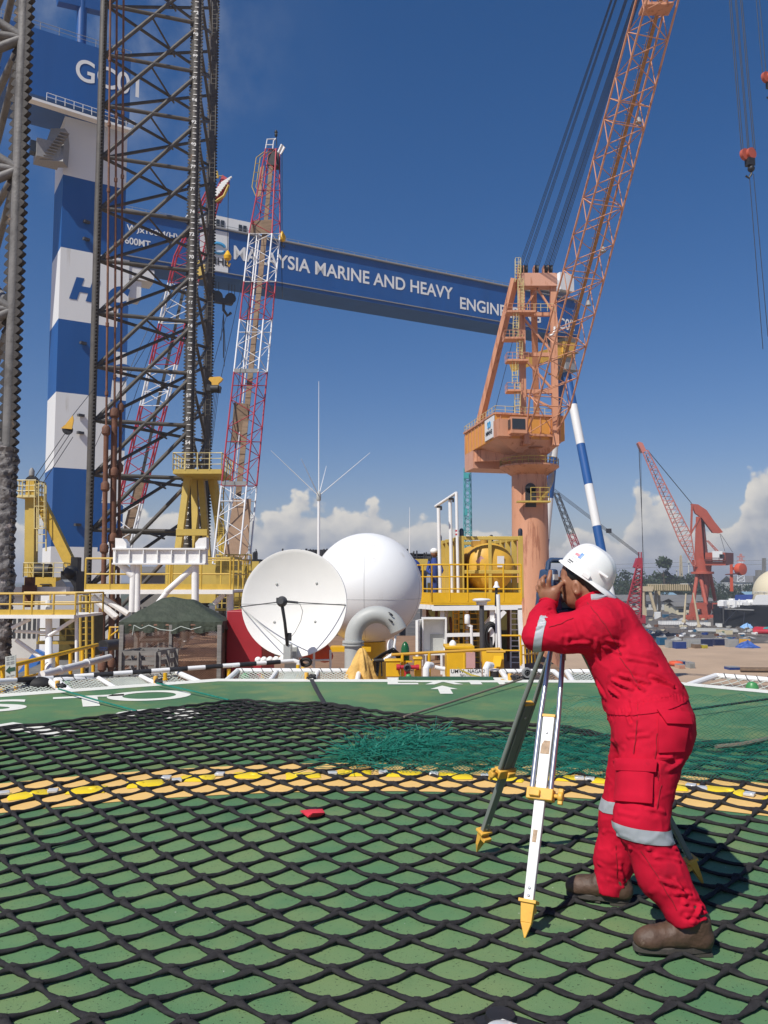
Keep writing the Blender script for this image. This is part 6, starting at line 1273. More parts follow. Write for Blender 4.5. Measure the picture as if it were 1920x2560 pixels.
for x, y, s in ((765, 1632, .16), (795, 1628, .2), (812, 1640, .13)): mb.sphere(U(x, y, 16.6), s, 12, 8, (1.3, .6, 1))
mb.build('orange_bags', 'orange_vest', t, smooth=60); mb = MB()
for x in (745, 785, 826): mb.tube(U(x, 1625, 16.2), U(x, 1680, 16.2), .022, 8)
mb.tube(U(745, 1652, 16.2), U(826, 1650, 16.2), .02, 8); mb.tube(U(745, 1640, 16.2), U(785, 1665, 16.2), .02, 8); mb.build('rack', 'white_paint', t)
t = small('tyre_stack', 'black rubber fender leaning beneath the dish', 'fender', 764, 1660, 15.6); mb = MB(); q = U(764, 1656, 15.6)
for k in range(3): mb.path([q + Vector((math.cos(a) * .09, .03 * k + .02, math.sin(a) * .06)) for a in np.linspace(0, 2 * math.pi, 17)[:-1]], .03, 8, closed=True)
mb.build('tyre', 'rubber', t)
t = small('knuckle_pipe', 'row of white valve knuckles behind the short striped pole', 'valves', 690, 1660, 15.4); mb = MB()
for x in range(645, 735, 15): mb.sphere(U(x, 1650 - (x - 645) * .03, 15.4), .06, 10, 7); 
mb.tube(U(640, 1654, 15.4), U(735, 1650, 15.4), .04, 8); mb.build('valve_body', 'white_paint', t)
for px, y0 in ((572, 1672), (657, 1672), (745, 1662), (757, 1668), (413, 1682), (272, 1690)):
    mb = MB(); mb.tube(U(px, y0, 13.6 + (px > 500) * .6), U(px, 1720, 13.6 + (px > 500) * .6), .032, 10); mb.lathe([(.045, 0), (.045, .02)], U(px, 1700, 13.6 + (px > 500) * .6), 10)
    tag(mb.build('stub_post', 'yellow'), 'yellow stub post behind the safety net, %s' % {572: 'under the left part of the dish', 657: 'left of the dish mount', 745: 'tall, under the dish, left of its twin', 757: 'tall, under the dish, right of its twin', 413: 'below the cage', 272: 'below the black duct'}[px], 'post', 'yellow stub posts')
for px, py, Y, lb in ((612, 1690, 14.1, 'small green deck lamp under the net below the dish left rim'), (165, 1712, 12.9, 'small green deck lamp under the left safety net'), (1880, 1712, 12.2, 'small green deck lamp under the right safety net')):
    mb = MB(); mb.lathe([(.09, -.08), (.09, -.02), (.06, .03), (.001, .05)], U(px, py, Y), 16); tag(mb.build('edge_lamp', 'lamp_green'), lb, 'lamp', 'green deck edge lamps')

# ------------------------------------------------------------------ left side: platforms, king post, boom rest
t = thing('boom_rest', U(400, 1500, 27), 'white steel boom rest with a box beam and two upright cheeks', 'boom rest')
Yb = 27; mb = MB(); a = U(287, 1391, Yb); b = U(517, 1391, Yb); mb.bar(a, b, .35, .44); mb.bar(a + Z3 * .24, b + Z3 * .24, .55, .05); mb.bar(a - Z3 * .24, b - Z3 * .24, .55, .05)
for k in range(7): c = lerp(a, b, (k + .2) / 6.6); mb.box(c, (.03, .52, .44))
mb.build('box_beam', 'white_paint', t)
for x0, x1, sl in ((288, 316, 1), (488, 516, -1)): mb = MB(); mb.extr([U(x0, 1372, Yb - .2), U(x1, 1372, Yb - .2), U(x1, 1358 if sl > 0 else 1343, Yb - .2), U((x0 + x1) / 2 + 5 * sl, 1346, Yb - .2), U(x0, 1345 if sl > 0 else 1358, Yb - .2)], (0, .4, 0)); mb.build('cheek', 'white_paint', t, smooth=0)
for p, q, r in (((335, 1400), (330, 1530), .11), ((345, 1400), (343, 1530), .09), ((488, 1400), (488, 1530), .12), ((300, 1408), (333, 1440), .12), ((488, 1415), (415, 1480), .10), ((426, 1470), (385, 1520), .09)): MB().tube(U(*p, Yb), U(*q, Yb), r, 12).build('support_tube', 'white_paint', t)
def platform(x0, x1, ytop, yfas0, yfas1, ybot, Y, label, rails, braces, legs, dep=3.0):
    t = thing('access_platform', U((x0 + x1) / 2, ybot, Y), label, 'platform', 'yellow railed platforms at left')
    a = U(x0, yfas1, Y); b = U(x1, yfas1, Y); h = U(x0, yfas0, Y).z - a.z; hr = U(x0, ytop, Y).z - U(x0, yfas1, Y).z; wb = a.z - U(x0, ybot, Y).z; d = Vector((0, dep, 0))
    mb = MB(); mb.bar(a + Z3 * h / 2, b + Z3 * h / 2, .03, h); mb.build('toe_board', 'mid_yellow', t)
    mb = MB(); mb.bar(a - Z3 * wb / 2, b - Z3 * wb / 2, .2, wb); mb.hull8([p - Z3 * .1 for p in (a + Vector((0, .1, 0)), b + Vector((0, .1, 0)), b + d, a + d)], [p - Z3 * .02 for p in (a + Vector((0, .1, 0)), b + Vector((0, .1, 0)), b + d, a + d)]); mb.build('floor_frame', 'white_paint', t)
    for r0, r1 in rails: mb = MB(); railing(mb, [U(r0, yfas1, Y), U(r1, yfas1, Y)], hr, (U(r1, yfas1, Y) - U(r0, yfas1, Y)).length / max(1, round((r1 - r0) / 60)), .034, 1, 0, 8); mb.build('railing', 'mid_yellow', t)
    mb = MB(); railing(mb, [b, b + d, a + d], hr, 1.0, .03, 1, 0, 6); mb.build('back_railing', 'mid_yellow', t)
    for p, q, r in braces: MB().tube(U(*p, Y + .2), U(*q, Y + .2), r, 8).build('brace', 'white_paint', t)
    for p, q, r in legs: MB().tube(U(*p, Y + .4), U(*q, Y + .4), r, 10).build('leg', 'white_paint', t)
platform(213, 583, 1396, 1460, 1474, 1485, 28.5, 'upper yellow railed platform beside the white boom rest', [(213, 335), (430, 575), (340, 425)], [((231, 1492), (291, 1544), .12), ((250, 1490), (320, 1535), .1), ((560, 1485), (535, 1510), .09)], [((575, 1485), (575, 1530), .12)])
platform(-30, 188, 1484, 1524, 1537, 1546, 25.5, 'lower yellow railed platform with white post, right of the dark rig leg', [(-30, 188)], [((185, 1548), (122, 1590), .06), ((30, 1570), (75, 1548), .06)], [((122, 1500), (122, 1680), .10), ((191, 1490), (192, 1655), .055)], 2.5)
mb = MB(); mb.path([U(38, 1578, 26), U(115, 1582, 26)], .05, 8); mb.path([U(40, 1600, 26.2), U(118, 1655, 26.2)], .07, 8); tag(mb.build('bracing_pipe', 'white_paint'), 'pair of white bracing pipes under the lower platform', 'pipes')
t = thing('king_post_crane', U(76, 1474, 42), 'slim yellow post crane with cage on top and long slanting stay', 'post crane'); Yk = 42
MB().bar(U(84, 1242, Yk), U(82, 1476, Yk), .28, .5).build('post', 'pale_yellow', t); MB().bar(U(72, 1242, Yk), U(70, 1440, Yk), .22, .4).build('post', 'pale_yellow', t)
MB().bar(U(97, 1246, Yk), U(207, 1472, Yk), .42, .5).build('slanting_stay', 'mid_yellow', t)
mb = MB(); c = U(76, 1243, Yk); mb.box(c, (1.05, 1.2, .12)); c2 = [c + Vector(v) for v in ((-.5, -.6, 0), (.5, -.6, 0), (.5, .6, 0), (-.5, .6, 0), (-.5, -.6, 0))]; railing(mb, c2, .8, .35, .03, 2); mb.build('cage', 'cream_paint', t)
mb = MB(); q = U(80, 1222, Yk); mb.box(q, (.42, .5, .75)); mb.build('sheave_housing', 'mid_yellow', t); mb = MB(); mb.lathe([(.1, -.1), (.34, -.1), (.3, 0), (.34, .1), (.1, .1)], U(80, 1206, Yk), 18, axis=(0, 1, 0)); mb.build('sheave', 'black_steel', t)
mb = MB(); mb.lathe([(.06, 0), (.14, .1), (.14, .35), (.05, .5)], U(79, 1194, Yk), 10); mb.build('aircraft_lamp', 'grey', t)
mb = MB(); ladder(mb, U(104, 1378, Yk - .3), U(104, 1212, Yk - .3), (1, 0, 0), .45, .03, .4, .35); mb.build('ladder', 'cream_paint', t)
mb = MB(); a = U(60, 1476, Yk - 1); b = U(140, 1443, Yk - 1); mb.box((a + b) / 2 + Vector((0, 1, 0)), (b.x - a.x, 2, b.z - a.z)); bh = mb.build('winch_house', 'mid_yellow', t); mb = MB(); mb.box(U(114, 1470, Yk - 1.03), (.35, .06, .2)); mb.box(U(114, 1461, Yk - 1.1), (.5, .2, .05)); mb.build('hatch', 'black_steel', bh)
mb = MB(); a = U(58, 1443, Yk - 1); b = U(158, 1443, Yk - 1); railing(mb, [a + Vector((0, 2, 0)), a, b, b + Vector((0, 2, 0))], .70, .5, .03, 2); mb.build('railing', 'cream_paint', t)
mb = MB(); mb.lathe([(.1, -.35), (.38, -.35), (.38, .35), (.1, .35)], U(109, 1428, Yk - .2), 18, axis=(1, 0, 0)); mb.build('winch_drum', 'black_steel', t)
pulley = U(169, 1074, 44); cables(t, 'rope', [(U(80, 1204, Yk), pulley), (U(90, 1212, Yk), pulley + Vector((.15, 0, -.2))), (pulley + Vector((.2, 0, .7)), U(238, 968, 46)), (U(96, 1225, Yk), pulley + Vector((.3, 0, -.4)))], .022)
mb = MB(); mb.lathe([(.08, -.09), (.27, -.09), (.22, 0), (.27, .09), (.08, .09)], pulley, 18, axis=(.2, -1, 0)); pw = mb.build('pulley', 'black_steel', t); mb = MB(); mb.extr([pulley + Vector(v) for v in ((-.32, -.14, .05), (-.1, -.14, .22), (.3, -.14, .75), (.36, -.14, .5), (.28, -.14, .0))], (0, .06, 0)); mb.build('pulley_cheek', 'tank_yellow', t)
# pieces between
mb = MB(); a = U(163, 1486, 38); b = U(204, 1428, 38); mb.box((a + b) / 2, (b.x - a.x, 1.2, b.z - a.z)); mb.box(U(190, 1415, 38), (.3, .5, .8)); mb.sphere(U(178, 1432, 37.6), .35, 10, 7); tag(mb.build('engine_unit', 'black_steel'), 'dark engine unit below the slanting yellow stay', 'engine')
mb = MB(); mb.extr([U(x, y, 36) for x, y in ((139, 1474), (139, 1455), (152, 1449), (160, 1455), (167, 1468), (167, 1484), (139, 1484))], (0, .8, 0)); tag(mb.build('ventilation_hood', 'pipe_grey', smooth=0), 'grey angular ventilation hood below the post crane', 'vent hood')
mb = MB(); a = U(20, 1482, 34); b = U(170, 1474, 34); mb.box((a + b) / 2, (b.x - a.x, .4, .35)); tag(mb.build('horizontal_trunking', 'white_paint'), 'horizontal white trunking behind the lower platform', 'trunking')
mb = MB(); mb.lathe([(.2, -.6), (.2, .6)], U(74, 1480, 33.5), 14); mb.lathe([(.28, -.15), (.28, .15)], U(74, 1472, 33.5), 14); tag(mb.build('exhaust_stub', 'rust_pipe'), 'short rusty exhaust stub behind the lower platform', 'exhaust')
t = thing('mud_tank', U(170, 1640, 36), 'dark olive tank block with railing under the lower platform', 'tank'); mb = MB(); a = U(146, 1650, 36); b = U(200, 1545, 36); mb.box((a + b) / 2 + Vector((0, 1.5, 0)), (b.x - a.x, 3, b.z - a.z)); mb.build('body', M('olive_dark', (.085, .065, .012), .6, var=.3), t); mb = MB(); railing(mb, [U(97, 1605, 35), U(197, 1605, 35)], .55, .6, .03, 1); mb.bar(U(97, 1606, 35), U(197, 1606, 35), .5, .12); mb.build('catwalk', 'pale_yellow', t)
t = thing('ladder_tower', U(215, 1650, 30), 'yellow pipe ladder tower under the upper platform corner', 'ladder'); 
for x in (201, 216, 232): MB().tube(U(x, 1488, 30), U(x, 1660, 30), .05, 8).build('upright', 'pale_yellow', t)
mb = MB(); 
for y in range(1490, 1660, 16): mb.tube(U(201, y, 30), U(232, y - 1, 30.2), .025, 6)
mb.build('rung', 'pale_yellow', t)
t = thing('stair_rail', U(130, 1660, 17), 'yellow pipe handrail climbing to the right at lower left', 'handrail'); mb = MB(); Ys = 15.5; mb.path([U(-60, 1685, 13.2), U(0, 1671, 13.5), U(243, 1612, 17.5)], .038, 10); mb.build('top_rail', 'yellow', t)
for x in (7, 40, 67, 107, 143, 176, 206, 233): Yx = 13.5 + x / 243 * 4; MB().tube(U(x, 1671 - x * .243, Yx), U(x, 1671 - x * .243 + 65, Yx), .036, 10).build('post', 'yellow', t)
mb = MB(); mb.path([U(-20, 1712, 13.3), U(243, 1650, 17.5)], .02, 8); mb.build('mid_rail', 'yellow', t)
t = thing('direction_sign', U(26, 1700, 12.8), 'pale tilted sign board with a dark green arrow pointing left', 'sign'); Yq = 12.8
cs = [U(13, 1698, Yq), U(39, 1692, Yq), U(39, 1637, Yq), U(13, 1642, Yq)]; mb = MB(); mb.extr(cs, (0, .02, 0)); mb.build('board', M('sign_grey', (.50, .52, .47), .6, var=.08, scale=6), t, smooth=0)
mb = MB(); f = lambda u, v: lerp(lerp(cs[0], cs[1], u), lerp(cs[3], cs[2], u), v) + Vector((0, -.006, 0))
mb.add([f(*q) for q in ((.04, .36), (.48, .55), (.48, .46), (.96, .46), (.96, .29), (.48, .29), (.48, .18))], [(0, 1, 2, 3, 4, 5, 6)])
mb.build('arrow', M('arrow_green', (.02, .07, .04), .6), t, smooth=0)
mb = MB()
for v in (.92, .82, .7, .62, .08):
    for u0, u1 in ((.12, .42), (.5, .88)): mb.add([f(u0, v), f(u1, v), f(u1, v + .04), f(u0, v + .04)], [(0, 1, 2, 3)])
mb.build('text_lines', 'grey', t, smooth=0)
mb = MB(); mb.tube(U(104, 1687, 14.6), U(274, 1643, 17.5), .066, 16); mb.lathe([(.085, -.03), (.085, .03)], lerp(U(104, 1687, 14.6), U(274, 1643, 17.5), .62), 16, axis=U(274, 1643, 17.5) - U(104, 1687, 14.6)); mb.lathe([(.075, -.1), (.085, .0), (.066, .1)], lerp(U(104, 1687, 14.6), U(274, 1643, 17.5), .25), 16, axis=U(274, 1643, 17.5) - U(104, 1687, 14.6)); mb.tube(U(122, 1600, 17), U(122, 1680, 15), .07, 12)
tag(mb.build('lying_boom', 'white_paint'), 'white pipe boom sloping up to the right beside the handrail', 'boom')
mb = MB(); mb.sphere(U(92, 1711, 12.7), .24, 24, 12, (1, .7, .5)); tag(mb.build('rubber_cover', 'rubber', smooth=60), 'low black rubber dome cover behind the striped pole', 'cover')
t = thing('duct_pipe', U(270, 1614, 19), 'black open-ended duct pipe left of the tarp-covered cage', 'duct'); a = U(257, 1615, 18.4); b = U(330, 1606, 20.5); mb = MB(); mb.path([a, b], .125, 24, caps=False); mb.path([a, b], .108, 24, caps=False); 
d_ = (b - a).normalized(); mb.lathe([(.108, 0), (.125, 0)], a, 24, axis=d_); mb.build('pipe_wall', 'dark_grey', t); mb = MB()
for k in range(3): mb.path([a + Vector((-.03 + .05 * k + .03 * math.cos(q), -.0, -.06 + .03 * math.sin(q))) for q in np.linspace(0, 2 * math.pi, 9)[:-1]], .007, 4, closed=True)
mb.build('blue_hoses', 'blue_cloth', t)
t = thing('pipe_goalpost', U(283, 1617, 19.5), 'yellow pipe goalpost beside the rusty pipes, left of the cage', 'pipe frame'); mb = MB(); mb.path([U(270, 1625, 19.5), U(276, 1568, 19.5), U(299, 1568, 19.5), U(299, 1600, 19.5)], .032, 10); mb.tube(U(276, 1590, 19.5), U(297, 1574, 19.5), .02, 8); mb.build('frame', 'yellow', t)
# second yellow machinery right of the lattice leg
t = thing('jack_console', U(575, 1500, 40), 'yellow machinery block with many rails, left of the dish top', 'machinery'); mb = MB(); a = U(545, 1490, 40); b = U(620, 1400, 40); mb.box(U(563, 1440, 40) + Vector((0, 1, 0)), (.9, 2, 1.9)); mb.box(U(600, 1480, 39), (.6, 1, 1.3)); mb.build('block', 'pale_yellow', t)
for k, y in enumerate((1405, 1500)):
    mb = MB(); railing(mb, [U(540, y + 22, 39 - k), U(628, y + 22, 39 - k)], .75, .28, .035, 2); mb.bar(U(540, y + 24, 39 - k), U(628, y + 24, 39 - k), .4, .1); mb.build('railing', 'pale_yellow', t)
for x in (556, 618): MB().bar(U(x, 1470, 38.5), U(x, 1620, 38.5), .3).build('leg', 'dark_grey', t)
# dark rig superstructures far behind the radome
t = thing('rig_topside', U(700, 1450, 95), 'dark scaffolded rig topside seen over the dish and radome', 'rig'); mb = MB(); a = U(585, 1440, 95); b = U(1120, 1440, 95)
for y0, y1, x0, x1 in ((1398, 1404, 585, 650), (1374, 1384, 770, 830), (1384, 1392, 690, 830), (1392, 1399, 1005, 1110), (1404, 1412, 1012, 1110), (1426, 1436, 580, 1110), (1384, 1388, 1010, 1100)): p = U(x0, y1, 95); q = U(x1, y0, 95); mb.box((p + q) / 2 + Vector((0, 3, 0)), (q.x - p.x, 6, q.z - p.z))
mb.build('deck_level', M('rig_dark', (.035, .037, .043), .7, var=.4, scale=.5, stain=(.12, .08, .04), stain_amt=.3, stain_scale=.6), t)
mb = MB(); rnd = random.Random(5); mb.bar(U(575, 1432, 93), U(1125, 1432, 93), .3, .3)
for x in range(590, 1110, 52): mb.tube(U(x, 1430, 93), U(x, 1430, 93).xy.to_3d() + Z3 * ZG, .35, 8)
for k in range(60):
    x = rnd.choice((rnd.uniform(588, 650), rnd.uniform(700, 830), rnd.uniform(1008, 1105))); mb.tube(U(x, 1385 - rnd.random() * 14, 93), U(x, 1440, 93), .05 + .05 * rnd.random(), 4)
mb.build('scaffold_pole', 'rig_dark', t)
mb = MB(); a = U(1008, 1425, 90); b = U(1104, 1400, 90); mb.box((a + b) / 2, (b.x - a.x, 3, .6)); mb.box(U(1050, 1412, 89), (1.6, 2, 1.2)); mb.build('yellow_skid', 'pale_yellow', t)
mb = MB(); mb.sphere(U(1025, 1420, 60), .8, 14, 10, (1, 1, .9)); mb.box(U(1030, 1440, 60), (1.2, 1, .6)); tag(mb.build('covered_reel', 'blue_cloth', smooth=50), 'dark blue covered reel at the radome right shoulder', 'reel')
t = thing('person', U(1086, 1503, 26), 'distant worker in blue behind the yellow platform railing', 'person'); mb = MB(); q = U(1086, 1503, 26)
mb.path([q, q + Z3 * .45, q + Z3 * .8, q + Z3 * 1.1, q + Z3 * 1.35], [.10, .13, .12, .16, .07], 10); mb.path([q + Vector((-.15, -.02, 1.25)), q + Vector((-.22, -.1, .95)), q + Vector((-.12, -.3, .85))], .05, 8); mb.path([q + Vector((.15, -.02, 1.25)), q + Vector((.24, -.1, .95)), q + Vector((.2, -.3, .9))], .05, 8); mb.build('coverall', 'blue_cloth', t, smooth=60); mb = MB(); mb.sphere(q + Z3 * 1.5, .11, 12, 8, (1, 1, 1.15)); mb.build('head', M('skin', (.25, .12, .07), .55, var=.08, scale=10), t); mb = MB(); mb.sphere(q + Z3 * 1.56, .13, 12, 8, (1, 1.1, .8)); mb.build('helmet', 'white_paint', t)
# steelwork and ducting under the equipment platform
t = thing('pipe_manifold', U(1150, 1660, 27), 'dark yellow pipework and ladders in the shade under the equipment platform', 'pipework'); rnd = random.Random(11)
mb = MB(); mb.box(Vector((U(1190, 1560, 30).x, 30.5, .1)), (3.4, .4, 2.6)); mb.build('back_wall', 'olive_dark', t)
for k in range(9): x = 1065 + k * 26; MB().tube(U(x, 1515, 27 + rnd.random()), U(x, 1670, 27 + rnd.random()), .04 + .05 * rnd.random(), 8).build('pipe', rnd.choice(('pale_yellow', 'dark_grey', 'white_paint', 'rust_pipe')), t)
for x in (1160, 1187, 1290, 1146): mb = MB(); ladder(mb, U(x, 1670, 25.5), U(x, 1520, 25.5), (1, 0, 0), .32, .022, .16); mb.build('ladder', 'yellow' if x != 1290 else 'white_paint', t)
for k in range(5): MB().path([U(1105 + 20 * k, 1535 + 8 * k, 26.5), U(1110 + 20 * k, 1580 + 10 * k, 26.3), U(1130 + 16 * k, 1590 + 10 * k, 26.4)], .05, 6).build('pipe', 'rust_pipe' if k % 2 else 'olive_dark', t)
t = thing('lower_railing', U(1280, 1660, 22.5), 'yellow handrail under the platform corner, left of the orange column', 'handrail'); mb = MB(); railing(mb, [U(1250, 1664, 22), U(1302, 1664, 22)], .78, .45, .028, 1); mb.build('rail', 'yellow', t); mb = MB(); railing(mb, [U(1305, 1660, 23), U(1345, 1655, 25)], .5, .4, .022, 1); mb.build('rail', 'yellow', t)

# ================================================================== FOREGROUND: deck gear, tripod, surveyor
M('net_black', (.022, .021, .022), .85, var=.35, scale=30, bump=.9, bscale=220, spec=.3)
M('strap_black', (.02, .02, .022), .7, bump=.4, bscale=120)
M('net_green', (.008, .17, .12), .6, var=.25, scale=20)
M('lamp_yellow', (.82, .60, .02), .4, var=.06, scale=9)
M('clear_lens', (.55, .56, .56), .15)
M('red_rag', (.62, .03, .05), .8, bump=.4, bscale=40)
M('rope_tan', (.20, .16, .12), .9, bump=.5, bscale=150)
M('tripod_white', (.76, .76, .74), .4, var=.03, scale=8, stain=(.45, .36, .26), stain_amt=.22, stain_scale=9)
M('tripod_grey', (.17, .19, .17), .5, var=.1, scale=6, stain=(.3, .3, .28), stain_amt=.15, stain_scale=18)
M('tube_alloy', (.55, .57, .60), .28, .85, var=.08, scale=5)
M('clamp_yellow', (.72, .40, .06), .5, var=.1, scale=20, stain=(.4, .22, .08), stain_amt=.25, stain_scale=25)
M('survey_blue', (.035, .065, .13), .4, var=.1, scale=12)
M('survey_grey', (.42, .44, .45), .45)

# landing net: 0.2 m diamond mesh of flat knitted rope
NETB = [G(*q).xy for q in ((0, 1825), (120, 1815), (350, 1785), (600, 1755), (700, 1764), (815, 1763), (960, 1787), (1200, 1810), (1400, 1821), (1525, 1846), (1735, 1864), (1920, 1868))]
NETB = [Vector((-6.2, 6.4)), Vector((-5.0, 7.4))] + NETB + [Vector((4.6, 7.6)), Vector((6.4, 6.9)), Vector((6.6, 1.4)), Vector((-6.4, 1.4))]
def inside(p, poly):
    c = False; j = len(poly) - 1
    for i in range(len(poly)):
        a, b = poly[i], poly[j]
        if (a.y > p[1]) != (b.y > p[1]) and p[0] < (b.x - a.x) * (p[1] - a.y) / (b.y - a.y) + a.x: c = not c
        j = i
    return c
rowY = {0: 3.322}
y = 3.322
for r in range(1, 90): y += .125 + .055 * min(1, max(0, (y - 3.4) / 1.5)) - .05 * min(1, max(0, (y - 7.8) / 2)); rowY[r] = y
y = 3.322
for r in range(-1, -40, -1): y -= .122; rowY[r] = y
def node(i, j):
    c, r = i + j, j - i
    if r not in rowY: return None
    Y = rowY[r]; X = .401 + c * (.152 - .012 * min(1, max(0, (Y - 3.4) / 2)))
    w = Vector((X * .55, Y * .55, 3.1)); dx = mnoise.noise(w) * .10; dy = mnoise.noise(w + Vector((9, 4, 0))) * .09
    k = Vector((i * 1.37, j * 1.91, .5)); dx += mnoise.noise(k * 3.3) * .012; dy += mnoise.noise(k * 3.3 + Vector((5, 5, 5))) * .012
    return Vector((X + dx, Y + dy, .016 + .010 * abs(mnoise.noise(k * 2.1))))
nm = MB(); rng = random.Random(21)
def rope_seg(a, b, seed):
    d = (b - a); L = d.length; t = Vector((-d.y, d.x, 0)).normalized(); far = a.y > 6.5
    n_ = 4 if far else (13 if a.y < 4.6 else 8); ns = 6 if far else 8; bow = mnoise.noise((seed * .77, 0, 0)) * .022
    tw = mnoise.noise((seed * 1.3, 3, 0)); pts = []; ws = []
    o = len(nm.v)
    for q in range(n_ + 1):
        s = q / n_; c = lerp(a, b, s) + t * bow * math.sin(math.pi * s) - Z3 * .008 * math.sin(math.pi * s)
        w = .0108 + .009 * abs(2 * s - 1) ** 2.2 + .004 * math.sin(s * 7 + seed) ; h = (.0075 + .005 * abs(2 * s - 1) ** 2) * (1 + .8 * min(1, max(0, (a.y - 4.2) / 3))) + max(0, tw) * .006 * math.sin(math.pi * s)
        for k in range(ns):
            an = 2 * math.pi * k / ns; fz = 1 + (.27 * mnoise.noise((seed * 3.1 + q * 1.7, k * 1.3, 0)) if not far else 0)
            nm.v.append(tuple(c + t * (math.cos(an) * w * fz) + Z3 * (math.sin(an) * h * fz)))
    for q in range(n_):
        for k in range(ns): nm.f.append((o + q * ns + k, o + q * ns + (k + 1) % ns, o + (q + 1) * ns + (k + 1) % ns, o + (q + 1) * ns + k)); nm.mi.append(0)
seed = 0
for i in range(-70, 50):
    for j in range(-70, 80):
        a = node(i, j)
        if a is None or not (1.4 < a.y < 10.6) or abs(a.x) > 6.5 or not inside(a, NETB): continue
        for b in (node(i + 1, j), node(i, j + 1)):
            seed += 1
            if b is not None and inside(b, NETB): rope_seg(a, b, seed)
        # knot: short strand crossing the node
        if a.y < 7.5: nm.path([a + Vector((-.024, rng.uniform(-.01, .01), .003)), a + Vector((-.008, rng.uniform(-.005, .005), .009)), a + Vector((.008, rng.uniform(-.005, .005), .009)), a + Vector((.024, rng.uniform(-.01, .01), .003))], [.006, .0125, .0125, .006], 7, flat=(1.05, .75))
bp = [Vector((p.x, p.y, .02)) for p in NETB]; bpp = []
for p, q in zip(bp[:-2], bp[1:-1]):
    k = max(2, int((q - p).length / .12)); bpp += [lerp(p, q, i / k) + Vector((0, .02 * mnoise.noise((i * 1.3, p.x, 0)), .012 * (i % 2))) for i in range(k)]
nm.path(bpp, .017, 7)
tag(nm.build('landing_net', 'net_black', smooth=70), 'large black diamond-mesh rope net spread over the green deck', 'landing net')

# ropes and straps tying the net to the deck edge
def tie(pts, r, mat, label, knot=None, flat=None, name='tie_rope'):
    t = thing(name, pts[0], label, 'tie rope', 'ropes tying the landing net down'); mb = MB(); mb.path(pts, r, 8, flat=flat); mb.build('rope', mat, t)
    if knot is not None:
        mb = MB(); rg_ = random.Random(int(pts[0].x * 100))
        for k in range(5): mb.path([knot + Vector((rg_.uniform(-.07, .07), rg_.uniform(-.05, .05), rg_.uniform(.01, .07))) for _ in range(4)], .02, 6)
        mb.build('knot', 'strap_black', t)
        mb = MB(); mb.lathe([(.03, 0), (.035, .08), (.03, .1)], knot + Vector((-.07, .06, 0)), 10); mb.build('shackle', 'clamp_yellow', t)
    return t
tie([G(146, 1722, .06), G(240, 1750, .05), G(341, 1777, .03)], .011, 'net_green', 'thin green rope crossing the painted T, from net corner to deck edge', G(152, 1721, .0))
tie([G(392, 1708, .06), G(500, 1732, .05), G(572, 1750, .03)], .011, 'net_green', 'thin green rope right of the painted O, from net corner to deck edge', G(398, 1709, .0))
tie([G(779, 1699, .06), G(790, 1722, .05), G(812, 1760, .03)], .024, 'strap_black', 'broad black strap running straight to the deck edge below the dish', G(777, 1699, .0), (1.3, .35))
tie([G(1304, 1698, .08), G(1230, 1722, .06), G(1100, 1764, .04), G(1010, 1792, .03)], .014, 'rope_tan', 'brown rope running from the pulley wheel to the net', G(1288, 1702, .0))
tie([G(1536, 1838, .03), G(1560, 1806, .06), G(1720, 1775, .08), G(1925, 1747, .08)], .013, 'strap_black', 'black cord stretched to the right edge behind the worker')
mb = MB(); mb.path([G(1790, 1868, .05), G(1850, 1862, .06), G(1925, 1846, .05)], .022, 8); tag(mb.build('tie_rope', 'rope_tan'), 'short pale rope end beside the net at the right edge', 'tie rope', 'ropes tying the landing net down')

# landing-circle light segments
rng = random.Random(5)
proto = None; GL = 'yellow light segments on the landing circle'
for k in range(38):
    an = R(22 + k * 3.9); rr_ = 5.72 + rng.uniform(-.07, .07); c = Vector((-.02 + rr_ * math.cos(an), .80 + rr_ * math.sin(an), .006))
    if proto is None:
        proto = thing('circle_light', (0, 0, 0), 'flat bright yellow light segment on the painted circle, under the net', 'deck light', GL)
        mb = MB(); mb.hull8([Vector(v) for v in ((-.13, -.10, .0), (.14, -.085, .0), (.15, .09, .0), (-.12, .11, .0))], [Vector(v) for v in ((-.11, -.07, .012), (.12, -.06, .012), (.13, .06, .012), (-.10, .08, .012))]); mb.build('panel', 'lamp_yellow', proto, bevel=.004)
        mb = MB(); mb.sphere((-.03, 0, .008), .035, 14, 8, (1, .8, .4)); mb.build('bump', 'lamp_yellow', proto, smooth=60)
        mb = MB(); mb.box((.235, 0, .012), (.07, .07, .02)); mb.build('lens', 'clear_lens', proto, bevel=.004)
        proto.location = c; proto.rotation_euler = (0, 0, an + R(90))
    else: copy_thing(proto, c, rz=an + R(90) + rng.uniform(-.2, .2) + (math.pi if rng.random() < .5 else 0))
